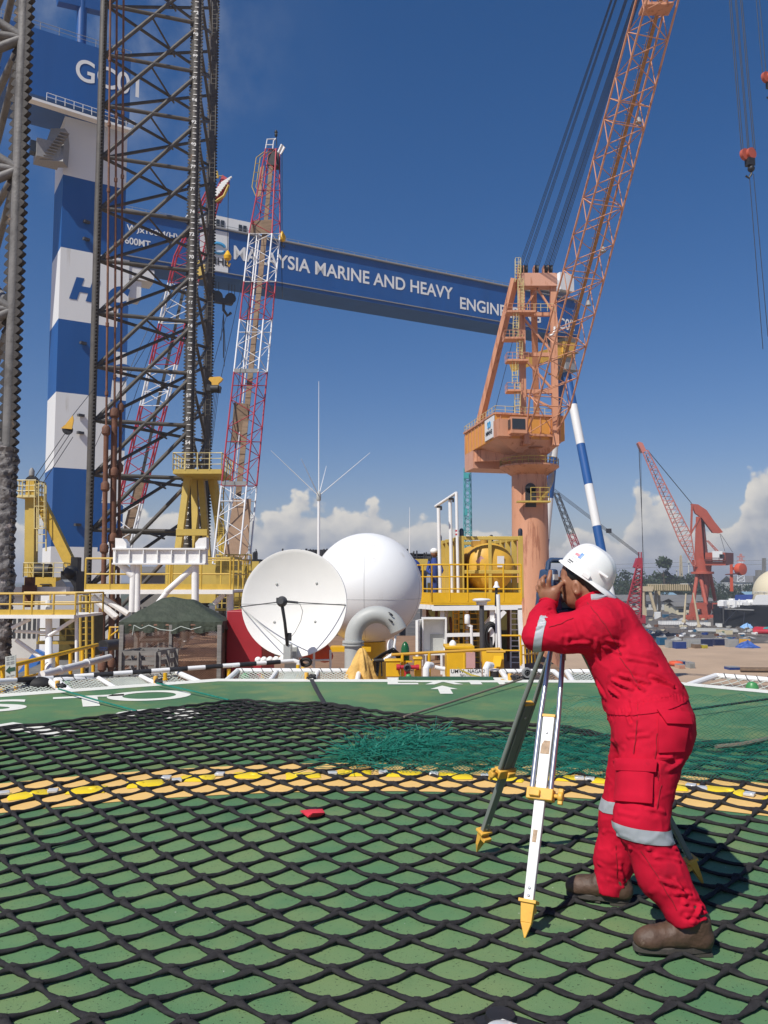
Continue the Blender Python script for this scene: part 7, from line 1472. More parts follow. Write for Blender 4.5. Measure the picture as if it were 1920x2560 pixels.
# red rag and flush light
mb = MB(); vs = [G(750, 2026, .02), G(775, 2023, .035), G(806, 2022, .02), G(812, 2032, .03), G(798, 2040, .012), G(770, 2041, .03), G(781, 2033, .05)]
mb.add(vs, [(0, 1, 6), (1, 2, 6), (2, 3, 6), (3, 4, 6), (4, 5, 6), (5, 0, 6)]); mb.add([v - Z3 * .006 for v in vs], [(6, 1, 0), (6, 2, 1), (6, 3, 2), (6, 4, 3), (6, 5, 4), (6, 0, 5)]); tag(mb.build('rag', 'red_rag', recalc=False), 'small red scrap of cloth caught under the net', 'rag')
t = thing('deck_light', G(1250, 2575), 'round white deck light on a black plate at the bottom edge', 'deck light'); q = G(1255, 2597)
mb = MB(); mb.prism([(q.x - .34, q.y - .02), (q.x - .05, q.y + .12), (q.x + .05, q.y + .13), (q.x + .22, q.y + .02), (q.x + .05, q.y - .35), (q.x - .25, q.y - .35)], .006, .014); mb.lathe([(.055, .014), (.05, .03), (.001, .034)], q + Vector((.01, .10, 0)), 20); mb.build('base_plate', 'black_steel', t)
mb = MB(); mb.prism([(q.x - .10, q.y - .02), (q.x + .01, q.y + .055), (q.x + .11, q.y - .02), (q.x + .01, q.y - .10)], .015, .035); mb.build('white_plate', 'deck_white', t); mb = MB(); mb.lathe([(.055, .035), (.052, .044), (.03, .052), (.001, .054)], q + Vector((0, -.02, 0)), 24); mb.build('lens', 'clear_lens', t)
mb = MB(); mb.lathe([(.022, .0145), (.022, .018), (.001, .018)], q + Vector((-.17, .03, 0)), 16); mb.build('bolt', 'aluminium', t)

# green fishing net: bunched heap, ground drape and a slack raised edge
t = thing('fishing_net', G(1300, 1900), 'fine green fishing net heaped on the black net behind the tripod', 'net')
mb = MB(); rng = random.Random(9)
for k in range(620):
    u = rng.random() ** 1.2; p = G(878 + 215 * u + rng.uniform(-10, 10), 1913 - 58 * u + rng.uniform(-20, 20) * (1 - .4 * u), 0); p.z = .03 + .09 * rng.random() * (1 - .5 * u)
    pts = [p]; d = Vector((rng.gauss(0, 1), rng.gauss(0, 1), rng.gauss(0, .35))) * .04
    for q in range(4): d = (d + Vector((rng.gauss(0, 1), rng.gauss(0, 1), rng.gauss(0, .5))) * .02); pts.append(pts[-1] + d); pts[-1].z = min(.22, max(.025, pts[-1].z))
    mb.path(pts, .0028, 3, caps=False)
mb.build('heap', 'net_green', t)
def sheet(name, P, nu, nv, r, amp, zoff):
    mb = MB()
    def pt(i, j):
        u, v = i / nu, j / nv; p = lerp(lerp(P[0], P[1], u), lerp(P[3], P[2], u), v); n = Vector((u * 14, v * 9, zoff))
        return p + Vector((mnoise.noise(n) * amp, mnoise.noise(n + Vector((7, 0, 0))) * amp, abs(mnoise.noise(n * .6 + Vector((0, 7, 0)))) * amp * 1.2 + .03))
    for j in range(nv + 1):
        for s in (0, 1): mb.path([pt(i, min(nv, j + ((i + j + s) % 2))) for i in range(nu + 1)], r, 3, caps=False)
    mb.build(name, 'net_green', t)
sheet('drape', [G(930, 1938), G(1925, 1968), G(1925, 1862), G(1010, 1842)], 90, 26, .0024, .05, 0)
sheet('drape', [G(1000, 1930), G(1500, 1955), G(1500, 1875), G(1100, 1850)], 60, 22, .0022, .06, 5)
a, b = G(1330, 1858, .03), G(1940, 1885, .03); c, d_ = U(1940, 1752, 7.7), U(1405, 1750, 8.2)
sheet('raised_edge', [a, b, c, d_], 58, 16, .0018, .05, 9)

# ---------------------------------------------------------------- tripod
FT = [Vector((.592, 3.619, 0)), Vector((.514, 4.724, 0)), Vector((1.574, 4.213, 0))]
ctr = (FT[0] + FT[1] + FT[2]) / 3; ZT = U(1403, 1590, ctr.y).z
t = thing('surveying_tripod', (ctr.x, ctr.y, 0), 'three-legged surveying tripod with white front leg and yellow clamps and feet', 'tripod')
mb = MB(); mb.lathe([(.02, -.045), (.085, -.04), (.095, -.02), (.095, 0), (.03, 0)], ctr + Z3 * ZT, 28); mb.tube(ctr + Z3 * (ZT - .12), ctr + Z3 * (ZT - .04), .016, 10); mb.build('head_plate', 'clamp_yellow', t)
for k, f in enumerate(FT):
    out = Vector((f.x - ctr.x, f.y - ctr.y, 0)).normalized(); sd = Vector((-out.y, out.x, 0)); top = ctr + out * .085 + Z3 * (ZT - .03); ax = (top - f).normalized(); L = (top - f).length
    nn = sd.cross(ax).normalized(); at = lambda s, w=0, n=0: f + ax * (s * L) + sd * w + nn * n
    body = 'tripod_white' if k == 0 else 'tripod_grey'
    sC = .448 if k == 0 else .40
    mb = MB(); hw_ = .034
    mb.hull8([at(.105, -hw_ * .62, -.012), at(.105, hw_ * .62, -.012), at(.105, hw_ * .62, .012), at(.105, -hw_ * .62, .012)], [at(.72, -hw_ * .80, -.012), at(.72, hw_ * .80, -.012), at(.72, hw_ * .80, .012), at(.72, -hw_ * .80, .012)])
    lg = mb.build('leg', body, t, bevel=.003)
    for w in (-1, 1): MB().path([at(sC - .01, w * .043), at(.72, w * .043), at(1.0, w * .030)], .0125, 14).build('outer_tube', 'tube_alloy' if k == 0 else 'tripod_grey', lg)
    mb = MB(); ms_ = Matrix((sd, nn, ax)).transposed(); mb.box(at(sC), (.122, .05, .052), mat=ms_); mb.box(at(sC, -.02, -.03 if nn.y > 0 else .03), (.05, .02, .03), mat=ms_)
    mb.tube(at(sC, .061), at(sC, .085), .009, 10); mb.lathe([(.018, -.012), (.022, -.006), (.022, .006), (.018, .012)], at(sC, .092), 12, axis=sd); mb.box(at(sC, .092), (.022, .018, .07), mat=ms_); mb.build('clamp', 'clamp_yellow', lg, bevel=.004)
    mb = MB(); mb.box(at(.722), (.06, .03, .012), mat=ms_); mb.build('leg_cap', 'clamp_yellow', lg)
    mb = MB(); A0 = [at(.108, w * .03, n * .02) for w, n in ((-1, -1), (1, -1), (1, 1), (-1, 1))]; mb.hull8([at(.045, w * .024, n * .010) for w, n in ((-1, -1), (1, -1), (1, 1), (-1, 1))], A0); mb.hull8([at(.0, w * .003, n * .003) for w, n in ((-1, -1), (1, -1), (1, 1), (-1, 1))], [at(.0448, w * .0238, n * .010) for w, n in ((-1, -1), (1, -1), (1, 1), (-1, 1))])
    mb.box(at(.108), (.078, .055, .014), mat=ms_); mb.box(at(.085, 0, -.03), (.05, .035, .02), mat=ms_); mb.tube(at(.0), at(.02), .005, 8); mb.build('foot', 'clamp_yellow', lg, bevel=.003)
    mb = MB(); s_ = -1 if nn.y > 0 else 1
    for s in (.125, .148, .66): mb.lathe([(.006, 0), (.006, .003), (.003, .005)], at(s, 0, s_ * .012), 10, axis=nn * s_)
    mb.build('rivet', 'aluminium', lg)
    mb = MB(); mb.box(at(.995), (.085, .05, .04), mat=ms_); mb.build('hinge', 'clamp_yellow' if k else 'aluminium', lg, bevel=.004)
    if k == 0:
        mb = MB(); mb.hull8([at(.585, -.021, s_ * .0126), at(.585, .021, s_ * .0126), at(.585, .021, s_ * .0132), at(.585, -.021, s_ * .0132)], [at(.632, -.008, s_ * .0126), at(.632, .021, s_ * .0126), at(.632, .021, s_ * .0132), at(.618, -.018, s_ * .0132)])
        mb.hull8([at(.29, -.012, s_ * .0126), at(.29, .006, s_ * .0126), at(.29, .006, s_ * .0132), at(.29, -.012, s_ * .0132)], [at(.33, -.012, s_ * .0126), at(.33, .008, s_ * .0126), at(.33, .008, s_ * .0132), at(.33, -.012, s_ * .0132)]); mb.build('torn_sticker', M('sticker_tan', (.42, .30, .20), .8, var=.3, scale=60), lg, smooth=0)

# total station standing on the tripod head
t = thing('total_station', ctr + Z3 * ZT, 'blue and white survey instrument with carrying handle on the tripod', 'survey instrument')
Rz = Matrix.Rotation(R(38), 3, 'Z'); c = ctr + Z3 * (ZT + .004) + Vector((-.012, 0, 0)); lv = lambda x, y, z: c + Rz @ Vector((x, y, z))
zTop = U(1380, 1401, ctr.y).z - c.z; zb_ = zTop - .33
mb = MB(); mb.lathe([(.08, 0), (.08, .015), (.05, .02), (.05, .05), (.075, .055), (.075, zb_ - .01), (.06, zb_)], c, 24)
for a in (0, 120, 240): mb.lathe([(.016, .018), (.016, .05)], c + Vector((math.cos(R(a)) * .062, math.sin(R(a)) * .062, 0)), 12)
mb.build('tribrach', 'black_steel', t)
mb = MB(); mb.hull8([lv(x, y, zb_) for x, y in ((-.085, -.07), (.085, -.07), (.085, .07), (-.085, .07))], [lv(x, y, zb_ + .085) for x, y in ((-.10, -.08), (.10, -.08), (.10, .08), (-.10, .08))]); bd = mb.build('alidade', 'survey_blue', t, bevel=.008)
mb = MB(); mb.box(lv(0, -.079, zb_ + .04), (.13, .008, .06), mat=Rz); mb.build('keypad', 'survey_grey', bd)
for x in (-.085, .085):
    s_ = 1 if x > 0 else -1; mb = MB(); mb.hull8([lv(x + d, y, zb_ + .08) for d, y in ((-.026, -.072), (.026, -.072), (.026, .072), (-.026, .072))], [lv(x + d - s_ * .008, y, zTop - .045) for d, y in ((-.020, -.045), (.020, -.045), (.020, .045), (-.020, .045))]); st = mb.build('standard', 'survey_blue', t, bevel=.01)
    mb = MB(); mb.lathe([(.05, .0), (.05, .012), (.04, .016), (.001, .016)], lv(x + s_ * .02, 0, zb_ + .155), 20, axis=Rz @ Vector((s_, 0, 0))); mb.build('side_cover', 'survey_grey' if x > 0 else 'survey_blue', st); mb = MB(); mb.box(lv(x, -.05, zTop - .085), (.03, .01, .028), mat=Rz); mb.build('window', 'clear_lens', st)
mb = MB(); mb.lathe([(.032, -.11), (.036, -.09), (.045, -.05), (.045, .06), (.038, .09), (.038, .10)], lv(0, 0, zb_ + .165), 24, axis=Rz @ Vector((0, 1, 0))); mb.build('telescope', 'survey_grey', t, smooth=40)
mb = MB(); mb.lathe([(.022, -.16), (.024, -.15), (.018, -.11)], lv(0, 0, zb_ + .165), 18, axis=Rz @ Vector((0, 1, 0))); mb.box(lv(0, -.02, zb_ + .225), (.02, .07, .02), mat=Rz); mb.build('eyepiece', 'black_steel', t)
mb = MB(); hp = [lv(-.085, 0, zTop - .05), lv(-.078, 0, zTop - .012), lv(-.06, 0, zTop), lv(.06, 0, zTop), lv(.078, 0, zTop - .012), lv(.085, 0, zTop - .05)]; mb.path(hp, .013, 10, flat=(1.3, 1)); mb.build('carrying_handle', 'survey_blue', t)

# ---------------------------------------------------------------- the surveyor
def A3(v): return np.array(v, dtype=np.float64)
def cone(P, a, b, ra, rb):
    a = A3(a); b = A3(b); ab = b - a; t_ = np.clip(((P - a) @ ab) / max(1e-9, ab @ ab), 0, 1)
    return np.linalg.norm(P - a - t_[:, None] * ab, axis=1) - (ra + t_ * (rb - ra))
def ell(P, c, ax, r):
    q = (P - A3(c)) @ np.array([A3(a) for a in ax]).T / A3(r); l = np.linalg.norm(q, axis=1); return (l - 1) * min(r)
def smin(a, b, k):
    h = np.maximum(k - np.abs(a - b), 0) / k; return np.minimum(a, b) - h * h * k * .25
def surf(sdf, lo, hi, h):
    """surface-nets mesh of a signed distance field, then pulled onto the surface"""
    lo = A3(lo); n = np.ceil((A3(hi) - lo) / h).astype(int) + 1
    gx, gy, gz = [lo[i] + h * np.arange(n[i]) for i in range(3)]
    V = np.empty(n)
    yy, zz = np.meshgrid(gy, gz, indexing='ij')
    for i in range(n[0]): V[i] = sdf(np.c_[np.full(yy.size, gx[i]), yy.ravel(), zz.ravel()]).reshape(n[1], n[2])
    s = V < 0
    cell = np.zeros(n - 1, bool); allin = np.ones(n - 1, bool); acc = np.zeros(tuple(n - 1) + (3,)); cnt = np.zeros(n - 1)
    corners = [(i, j, k) for i in (0, 1) for j in (0, 1) for k in (0, 1)]
    sl = lambda A, c: A[c[0]:A.shape[0] - 1 + c[0], c[1]:A.shape[1] - 1 + c[1], c[2]:A.shape[2] - 1 + c[2]]
    for c in corners: q = sl(s, c); cell |= q; allin &= q
    cell &= ~allin
    for a in corners:
        for ax_ in range(3):
            if a[ax_]: continue
            b = list(a); b[ax_] = 1; va = sl(V, a); vb = sl(V, b); cr = (va < 0) != (vb < 0); tt = np.where(cr, va / np.where(cr, va - vb, 1), 0)
            for d in range(3): acc[..., d] += np.where(cr, a[d] + (tt if d == ax_ else 0), 0)
            cnt += cr
    idx = -np.ones(n - 1, int); ii = np.argwhere(cell); idx[cell] = np.arange(len(ii))
    vs = lo + h * (ii + acc[cell] / cnt[cell][:, None])
    fs = []
    for ax_ in range(3):
        u, v = [d for d in range(3) if d != ax_]
        a = [slice(1, -1)] * 3; a[ax_] = slice(0, -1); b = list(a); b[ax_] = slice(1, None)
        cr = s[tuple(a)] != s[tuple(b)]; e = np.argwhere(cr); off = np.array([1, 1, 1]); off[ax_] = 0; e = e + off; flip = s[tuple(a)][cr]
        q = []
        for du, dv in ((0, 0), (-1, 0), (-1, -1), (0, -1)): g = e.copy(); g[:, u] += du; g[:, v] += dv; q.append(idx[g[:, 0], g[:, 1], g[:, 2]])
        q = np.stack(q, 1); q[flip] = q[flip][:, ::-1]; fs.append(q[(q >= 0).all(1)])
    for _ in range(2):
        d = sdf(vs); g = grad(sdf, vs); vs = vs - g * np.clip(d, -h, h)[:, None]
    return vs, np.concatenate(fs)
def grad(sdf, P, e=.002):
    g = np.stack([sdf(P + np.eye(3)[i] * e) - sdf(P - np.eye(3)[i] * e) for i in range(3)], 1); return g / np.maximum(1e-9, np.linalg.norm(g, axis=1, keepdims=True))
def np_obj(name, vs, fs, mat, parent, smooth=180, recalc=True):
    mb = MB(); mb.v = [tuple(v) for v in vs]; mb.f = [tuple(int(i) for i in f) for f in fs]; mb.mi = [0] * len(mb.f); return mb.build(name, mat, parent, smooth=smooth, recalc=recalc)
fdir = Vector((-.94, .34, 0)).normalized(); lat = Vector((-fdir.y, fdir.x, 0)); lat = lat if lat.y < 0 else -lat   # lat: person's left, towards camera
J = {k: U(*v) for k, v in dict(chest=(1517, 1572, 4.00), mid=(1572, 1668, 3.92), waist=(1612, 1748, 3.86), pelvis=(1634, 1812, 3.79), neck=(1478, 1512, 4.06),
     shL=(1497, 1572, 3.84), elL=(1341, 1592, 3.93), wrL=(1371, 1507, 4.06), shR=(1492, 1535, 4.20), elR=(1392, 1590, 4.42), wrR=(1396, 1510, 4.30),
     hipL=(1636, 1845, 3.68), knL=(1600, 2052, 3.55), shinL=(1655, 2185, 3.51), anL=(1716, 2285, 3.465), hipR=(1606, 1850, 3.92), knR=(1556, 2035, 3.99), shinR=(1536, 2140, 4.0), anR=(1527, 2215, 4.0)).items()}
TORSO = []
for s in (-1, 1):
    o = lat * (.062 * s)
    TORSO += [(J['chest'] + o, J['mid'] + o, .148, .148), (J['mid'] + o, J['waist'] + o * .9, .150, .158), (J['waist'] + o * .9, J['pelvis'] + o * .9, .160, .176)]
LEGS = [(J['hipL'], J['knL'], .142, .103), (J['knL'], J['shinL'], .103, .094), (J['shinL'], J['anL'], .092, .078)]
LEGR = [(J['hipR'], J['knR'], .140, .098), (J['knR'], J['shinR'], .096, .084), (J['shinR'], J['anR'], .084, .078)]
ARML = [(J['chest'] + lat * .1, J['shL'], .115, .105), (J['shL'], lerp(J['shL'], J['elL'], .55), .104, .086), (lerp(J['shL'], J['elL'], .55), J['elL'], .086, .060), (J['elL'], lerp(J['elL'], J['wrL'], .5), .060, .060), (lerp(J['elL'], J['wrL'], .5), J['wrL'], .060, .041)]
ARMR = [(J['chest'] - lat * .1, J['shR'], .115, .10), (J['shR'], J['elR'], .10, .062), (J['elR'], J['wrR'], .062, .042)]
COLL = [(J['chest'] + fdir * .03, J['neck'], .12, .066)]
def cover(P):
    d = None
    for g, k in ((TORSO, .06), (COLL, .06), (ARML, .05), (ARMR, .05)):
        for c in g:
            x = cone(P, *c); d = x if d is None else smin(d, x, k)
    l = None
    for c in LEGS: x = cone(P, *c); l = x if l is None else smin(l, x, .05)
    r = None
    for c in LEGR: x = cone(P, *c); r = x if r is None else smin(r, x, .05)
    lr = smin(l, r, .012)
    d = smin(d, lr, .07)
    d = np.maximum(d, np.minimum((P - A3(J['neck'] + (J['neck'] - J['chest']).normalized() * .022)) @ A3((J['neck'] - J['chest']).normalized()), .15 - np.linalg.norm(P - A3(J['neck']), axis=1)))
    for a, b in (('elL', 'wrL'), ('elR', 'wrR')): ax_ = (J[b] - J[a]).normalized(); d = np.maximum(d, np.minimum((P - A3(J[b] + ax_ * .012)) @ A3(ax_), .12 - np.linalg.norm(P - A3(J[b]), axis=1)))
    for a, b in (('shinL', 'anL'), ('shinR', 'anR')): ax_ = (J[b] - J[a]).normalized(); ax_ = (ax_ + Vector((0, 0, -.9))).normalized(); d = np.maximum(d, np.minimum((P - A3(J[b] + ax_ * .03)) @ A3(ax_), .2 - np.linalg.norm(P - A3(J[b]), axis=1)))
    return d
OC = A3((0, 0, CAM_H))
def hit(pxs, off=0.0, sdf=cover, t0=2.6):
    """surface points seen through photo pixels"""
    D = np.array([A3(ray(*p).normalized()) for p in pxs]); tt = np.full(len(pxs), t0)
    for _ in range(60): tt = tt + np.clip(sdf(OC + D * tt[:, None]), -.05, .3) * .8; tt = np.minimum(tt, 6)
    P = OC + D * tt[:, None]; return P + grad(sdf, P) * off if off else P
vs, fs = surf(cover, (.45, 3.25, .04), (1.65, 4.75, 1.72), .0078)
nrm = grad(cover, vs)
def vnoise(P, f, seed=0): return np.array([mnoise.fractal(Vector((p[0] * f[0] + seed, p[1] * f[1], p[2] * f[2])), .9, 2.0, 3) for p in P])
disp = .0045 * vnoise(vs, (7, 7, 5)) + .0015 * vnoise(vs, (16, 16, 11), 4) + .0035 * np.clip(1 - np.abs(vnoise(vs, (6.5, 6.5, 9), 11)) * 3.2, 0, 1) ** 2 - .002
def fold(pxs, amp, w):
    global disp
    H = hit(pxs)
    if np.any(np.linalg.norm(H - OC, axis=1) > 5.2): return
    for a, b in zip(H, H[1:]):
        ab = b - a; tt = np.clip(((vs - a) @ ab) / (ab @ ab), 0, 1); d = np.linalg.norm(vs - a - tt[:, None] * ab, axis=1)
        amp *= 1.3; w *= .8
    disp = disp + amp * (.35 + .65 * np.sin(np.pi * np.clip(tt, .08, .92))) * (np.exp(-(d / w) ** 2) - .55 * np.exp(-((d - 1.9 * w) / w) ** 2))
FOLDS = [([(1503, 1648), (1560, 1665), (1630, 1690), (1683, 1716)], .013, .013), ([(1496, 1658), (1550, 1688), (1622, 1706)], .012, .012), ([(1492, 1672), (1530, 1700), (1580, 1722)], .011, .011), ([(1496, 1690), (1520, 1720), (1545, 1740)], .010, .010), ([(1500, 1640), (1570, 1645), (1640, 1660)], .010, .013), ([(1490, 1705), (1512, 1745)], .009, .010),
    ([(1530, 1655), (1580, 1700), (1610, 1725)], .010, .010), ([(1470, 1590), (1520, 1600), (1560, 1612)], .008, .011), ([(1468, 1605), (1510, 1618), (1548, 1632)], .008, .010), ([(1548, 1583), (1600, 1572), (1638, 1566)], .008, .011), ([(1466, 1565), (1490, 1600), (1492, 1628)], .009, .012), ([(1440, 1545), (1452, 1585)], .008, .012), ([(1400, 1548), (1420, 1590), (1416, 1616)], .006, .012),
    ([(1325, 1540), (1352, 1552), (1376, 1545)], .008, .009), ([(1335, 1525), (1360, 1537), (1378, 1530)], .008, .008), ([(1348, 1512), (1366, 1522), (1379, 1518)], .007, .007), ([(1316, 1565), (1340, 1572), (1362, 1560)], .007, .009), ([(1370, 1600), (1420, 1612), (1470, 1608)], .007, .012),
    ([(1690, 1640), (1620, 1630)], .006, .012), ([(1560, 1760), (1573, 1785), (1578, 1806)], -.014, .008), ([(1578, 1748), (1590, 1800)], .007, .010), ([(1525, 1830), (1570, 1842), (1620, 1838)], .007, .011), ([(1527, 1850), (1560, 1870)], .007, .010), ([(1540, 1905), (1600, 1925)], .005, .012),
    ([(1712, 1880), (1680, 1895), (1650, 1892)], .010, .011), ([(1706, 1900), (1672, 1925)], .009, .011), ([(1668, 2010), (1630, 1995), (1600, 1998)], .010, .012), ([(1662, 2030), (1620, 2022)], .008, .010), ([(1545, 2030), (1590, 2040)], .007, .010), ([(1555, 2118), (1620, 2122), (1690, 2120)], .010, .010), ([(1580, 2150), (1640, 2142), (1700, 2150)], .008, .011), ([(1600, 2180), (1650, 2200), (1690, 2215)], .008, .012),
    ([(1640, 2225), (1690, 2235), (1728, 2232)], .009, .010), ([(1660, 2255), (1710, 2258), (1755, 2262)], .012, .010), ([(1668, 2278), (1715, 2290), (1765, 2282)], .012, .010), ([(1690, 2300), (1730, 2305), (1766, 2296)], .010, .009), ([(1735, 2235), (1752, 2265), (1745, 2290)], .012, .011), ([(1700, 2165), (1690, 2200), (1715, 2240)], .008, .012),
    ([(1508, 2080), (1545, 2092)], .007, .010), ([(1500, 2120), (1540, 2130), (1575, 2120)], .007, .010), ([(1495, 2160), (1550, 2172)], .008, .010), ([(1520, 2200), (1565, 2205)], .008, .009), ([(1560, 2100), (1550, 2160), (1560, 2220)], .006, .012)]
for f in FOLDS: fold(*f)
SEAMS = [[(1466, 1506), (1492, 1535), (1522, 1575), (1540, 1612), (1556, 1640)], [(1510, 1782), (1540, 1752), (1580, 1733), (1640, 1728), (1712, 1744)], [(1516, 1800), (1545, 1770), (1585, 1752), (1645, 1747), (1716, 1762)], [(1594, 1755), (1590, 1850), (1586, 1890)], [(1642, 1830), (1640, 1900), (1650, 1960)]]
for s_ in SEAMS: fold(s_, -.0075, .0045)
# elastic gathers round the waist
for k in range(26):
    u = k / 25; x = 1518 + 192 * u; y = 1788 - 52 * math.sin(u * math.pi * .62) + 2; fold([(x, y - 2), (x + 3, y + 14)], .004, .0045)
vs = vs + nrm * disp[:, None]
man = thing('person', (J['knL'] + J['knR']).xy.to_3d() / 2, 'worker in red coverall and white hard hat bending to look through the survey instrument', 'person')
M('coverall_red', (.49, .008, .030), .88, var=.12, scale=7, bump=.35, bscale=380, spec=.12, stain=(.37, .008, .026), stain_amt=.42, stain_scale=4.5)
cov = np_obj('coverall', vs, fs, 'coverall_red', man)
M('reflective', (.36, .38, .41), .5, var=.06, scale=14, spec=.6)
def band(c, n, hw_, rad, name='reflective_band', mat='reflective', off=.0028):
    n = Vector(n).normalized(); c = Vector(c); bm = bmesh.new(); bm.from_mesh(cov.data); o = cov.parent.location
    cl = c - o
    bmesh.ops.delete(bm, geom=[v for v in bm.verts if (v.co - cl).length > rad], context='VERTS')
    for s in (1, -1): bmesh.ops.bisect_plane(bm, geom=bm.verts[:] + bm.edges[:] + bm.faces[:], plane_co=cl + n * hw_ * s, plane_no=n * s, clear_outer=True)
    bm.normal_update()
    for v in bm.verts: v.co += v.normal * off
    me = bpy.data.meshes.new(name); bm.to_mesh(me); bm.free(); me.materials.append(MATS[mat]); me.shade_smooth(); ob = bpy.data.objects.new(name, me); COL.objects.link(ob); ob.parent = man; return ob
kn = J['knL'] + (J['shinL'] - J['knL']) * .20
band(kn, Vector((.10, .05, 1)), .027, .2); kr = U(1550, 2006, 3.98); band(kr, Vector((-.12, 0, 1)), .027, .155)
ad = (J['elL'] - J['shL']).normalized(); band(lerp(J['shL'], J['elL'], .93), (ad + Vector((.0, .0, .35))).normalized(), .019, .10)
band(J['waist'] + Z3 * .01, Vector((-.20, .02, .98)), .023, .33, 'waistband', 'coverall_red', .0045)
def stitch(pxs, name='seam'):
    pts = []
    for a, b in zip(pxs, pxs[1:]): pts += [(a[0] + (b[0] - a[0]) * k / 8, a[1] + (b[1] - a[1]) * k / 8) for k in range(8)]
    P = hit(pts); Q = [vs[np.argmin(((vs - p) ** 2).sum(1))] for p in P]; Q = [(Q[max(0, k - 1)] + Q[k] * 2 + Q[min(len(Q) - 1, k + 1)]) / 4 for k in range(len(Q))]
    mb = MB(); mb.path([Vector(q) + (Vector((0, 0, CAM_H)) - Vector(q)).normalized() * .002 for q in Q], .0019, 5); mb.build(name, 'seam_red', man)
M('seam_red', (.26, .005, .015), .9)
for s_ in SEAMS[:1] + SEAMS[3:] + [[(1548, 1640), (1590, 1700), (1600, 1728)], [(1372, 1566), (1400, 1560), (1440, 1540)], [(1655, 1960), (1640, 2035)], [(1600, 2125), (1650, 2200), (1700, 2290)], [(1540, 2110), (1545, 2210)]]: stitch(s_)
# patch pockets draped on the cloth
def patch(name, quad, nu, nv, off, mat='coverall_red', thick=.004, puff=0.0):
    q = [Vector((*p, 0)) for p in quad]; pts = []
    for j in range(nv + 1):
        for i in range(nu + 1): p = lerp(lerp(q[0], q[1], i / nu), lerp(q[3], q[2], i / nu), j / nv); pts.append((p.x, p.y))
    P0 = hit(pts); g = grad(cover, P0)
    u = np.tile(np.linspace(0, 1, nu + 1), nv + 1); v = np.repeat(np.linspace(0, 1, nv + 1), nu + 1)
    edge = np.minimum(np.minimum(u, 1 - u) * nu, np.minimum(v, 1 - v) * nv); bulge = puff * np.clip(edge / 3, 0, 1)
    wob = np.array([mnoise.noise(Vector(p) * 22) for p in P0]) * .003
    P1 = P0 + g * (off + bulge + wob)[:, None]; Pb = P0 - g * .004
    n_ = len(P0); F_ = []; W_ = nu + 1
    for j in range(nv):
        for i in range(nu): a = j * W_ + i; F_.append((a, a + 1, a + W_ + 1, a + W_))
    ring = list(range(nu + 1)) + [j * W_ + nu for j in range(1, nv + 1)] + [nv * W_ + i for i in range(nu - 1, -1, -1)] + [j * W_ for j in range(nv - 1, 0, -1)]
    for a, b in zip(ring, ring[1:] + ring[:1]): F_.append((b, a, n_ + a, n_ + b))
    return np_obj(name, np.concatenate([P1, Pb]), F_, mat, man, smooth=50)
patch('cargo_pocket', [(1546, 1912), (1634, 1916), (1628, 2010), (1540, 2004)], 16, 18, .011, puff=.008)
patch('cargo_flap', [(1539, 1897), (1640, 1900), (1637, 1931), (1551, 1929)], 18, 7, .022, puff=.003)
patch('hip_pocket', [(1645, 1792), (1722, 1800), (1708, 1878), (1646, 1882)], 14, 16, .009)
patch('hip_flap', [(1642, 1778), (1716, 1784), (1722, 1812), (1664, 1811)], 14, 6, .020, puff=.003)
patch('collar_band', [(1478, 1490), (1512, 1486), (1518, 1494), (1480, 1503)], 10, 5, .010, 'reflective')
# collar and cuffs
def ringband(c, ax_, r, h, mat='coverall_red', name='collar', squ=1.0, tilt=.0):
    mb = MB(); mb.lathe([(r * .86, -h), (r * 1.02, -h), (r * 1.06, 0), (r * 1.0, h), (r * .9, h), (r * .9, -h * .5)], c, 28, axis=ax_); o = mb.build(name, mat, man, smooth=60); return o
nd = (J['neck'] - J['chest']).normalized(); ringband(J['neck'] + nd * .016 - fdir * .01, (nd + Vector((0, 0, .25))).normalized(), .080, .026)
for a, b in (('elL', 'wrL'), ('elR', 'wrR')): ax_ = (J[b] - J[a]).normalized(); ringband(J[b] + ax_ * .004, ax_, .044, .020, name='cuff')
# body: head, neck, hands and the frame inside the clothes, one skin
H0 = U(1453, 1452, 4.09); hf = (fdir * .97 + Vector((0, 0, -.10))).normalized(); hu = (Vector((0, 0, 1)) - hf * hf.z).normalized(); hl = hu.cross(hf).normalized(); hl = hl if hl.dot(lat) > 0 else -hl
hp_ = lambda f, u, l: H0 + hf * f + hu * u + hl * l
FING = []
def finger(pts, r0, r1): 
    P = [U(*p) for p in pts]; k = len(P) - 1
    for i in range(k): FING.append((P[i], P[i + 1], r0 + (r1 - r0) * i / k, r0 + (r1 - r0) * (i + 1) / k))
PALM = [(J['wrL'], U(1374, 1492, 4.05), .027, .030), (U(1362, 1478, 4.05), U(1386, 1478, 4.04), .023, .024), (U(1358, 1490, 4.06), U(1360, 1474, 4.06), .021, .018), (U(1386, 1494, 4.045), U(1387, 1478, 4.04), .022, .021)]
finger([(1372, 1470, 4.035), (1372, 1449, 4.02), (1375, 1437, 4.03), (1376, 1428, 4.045)], .0125, .0095)
finger([(1362, 1471, 4.04), (1357, 1455, 4.025), (1357, 1446, 4.04), (1363, 1441, 4.07)], .0120, .0095)
finger([(1354, 1474, 4.05), (1349, 1463, 4.045), (1348, 1455, 4.06), (1353, 1449, 4.09)], .0110, .0088)
finger([(1350, 1482, 4.06), (1344, 1474, 4.06), (1343, 1467, 4.075), (1347, 1462, 4.10)], .0100, .0080)
finger([(1388, 1484, 4.04), (1394, 1470, 4.035), (1402, 1461, 4.045), (1407, 1457, 4.06)], .0135, .0098)
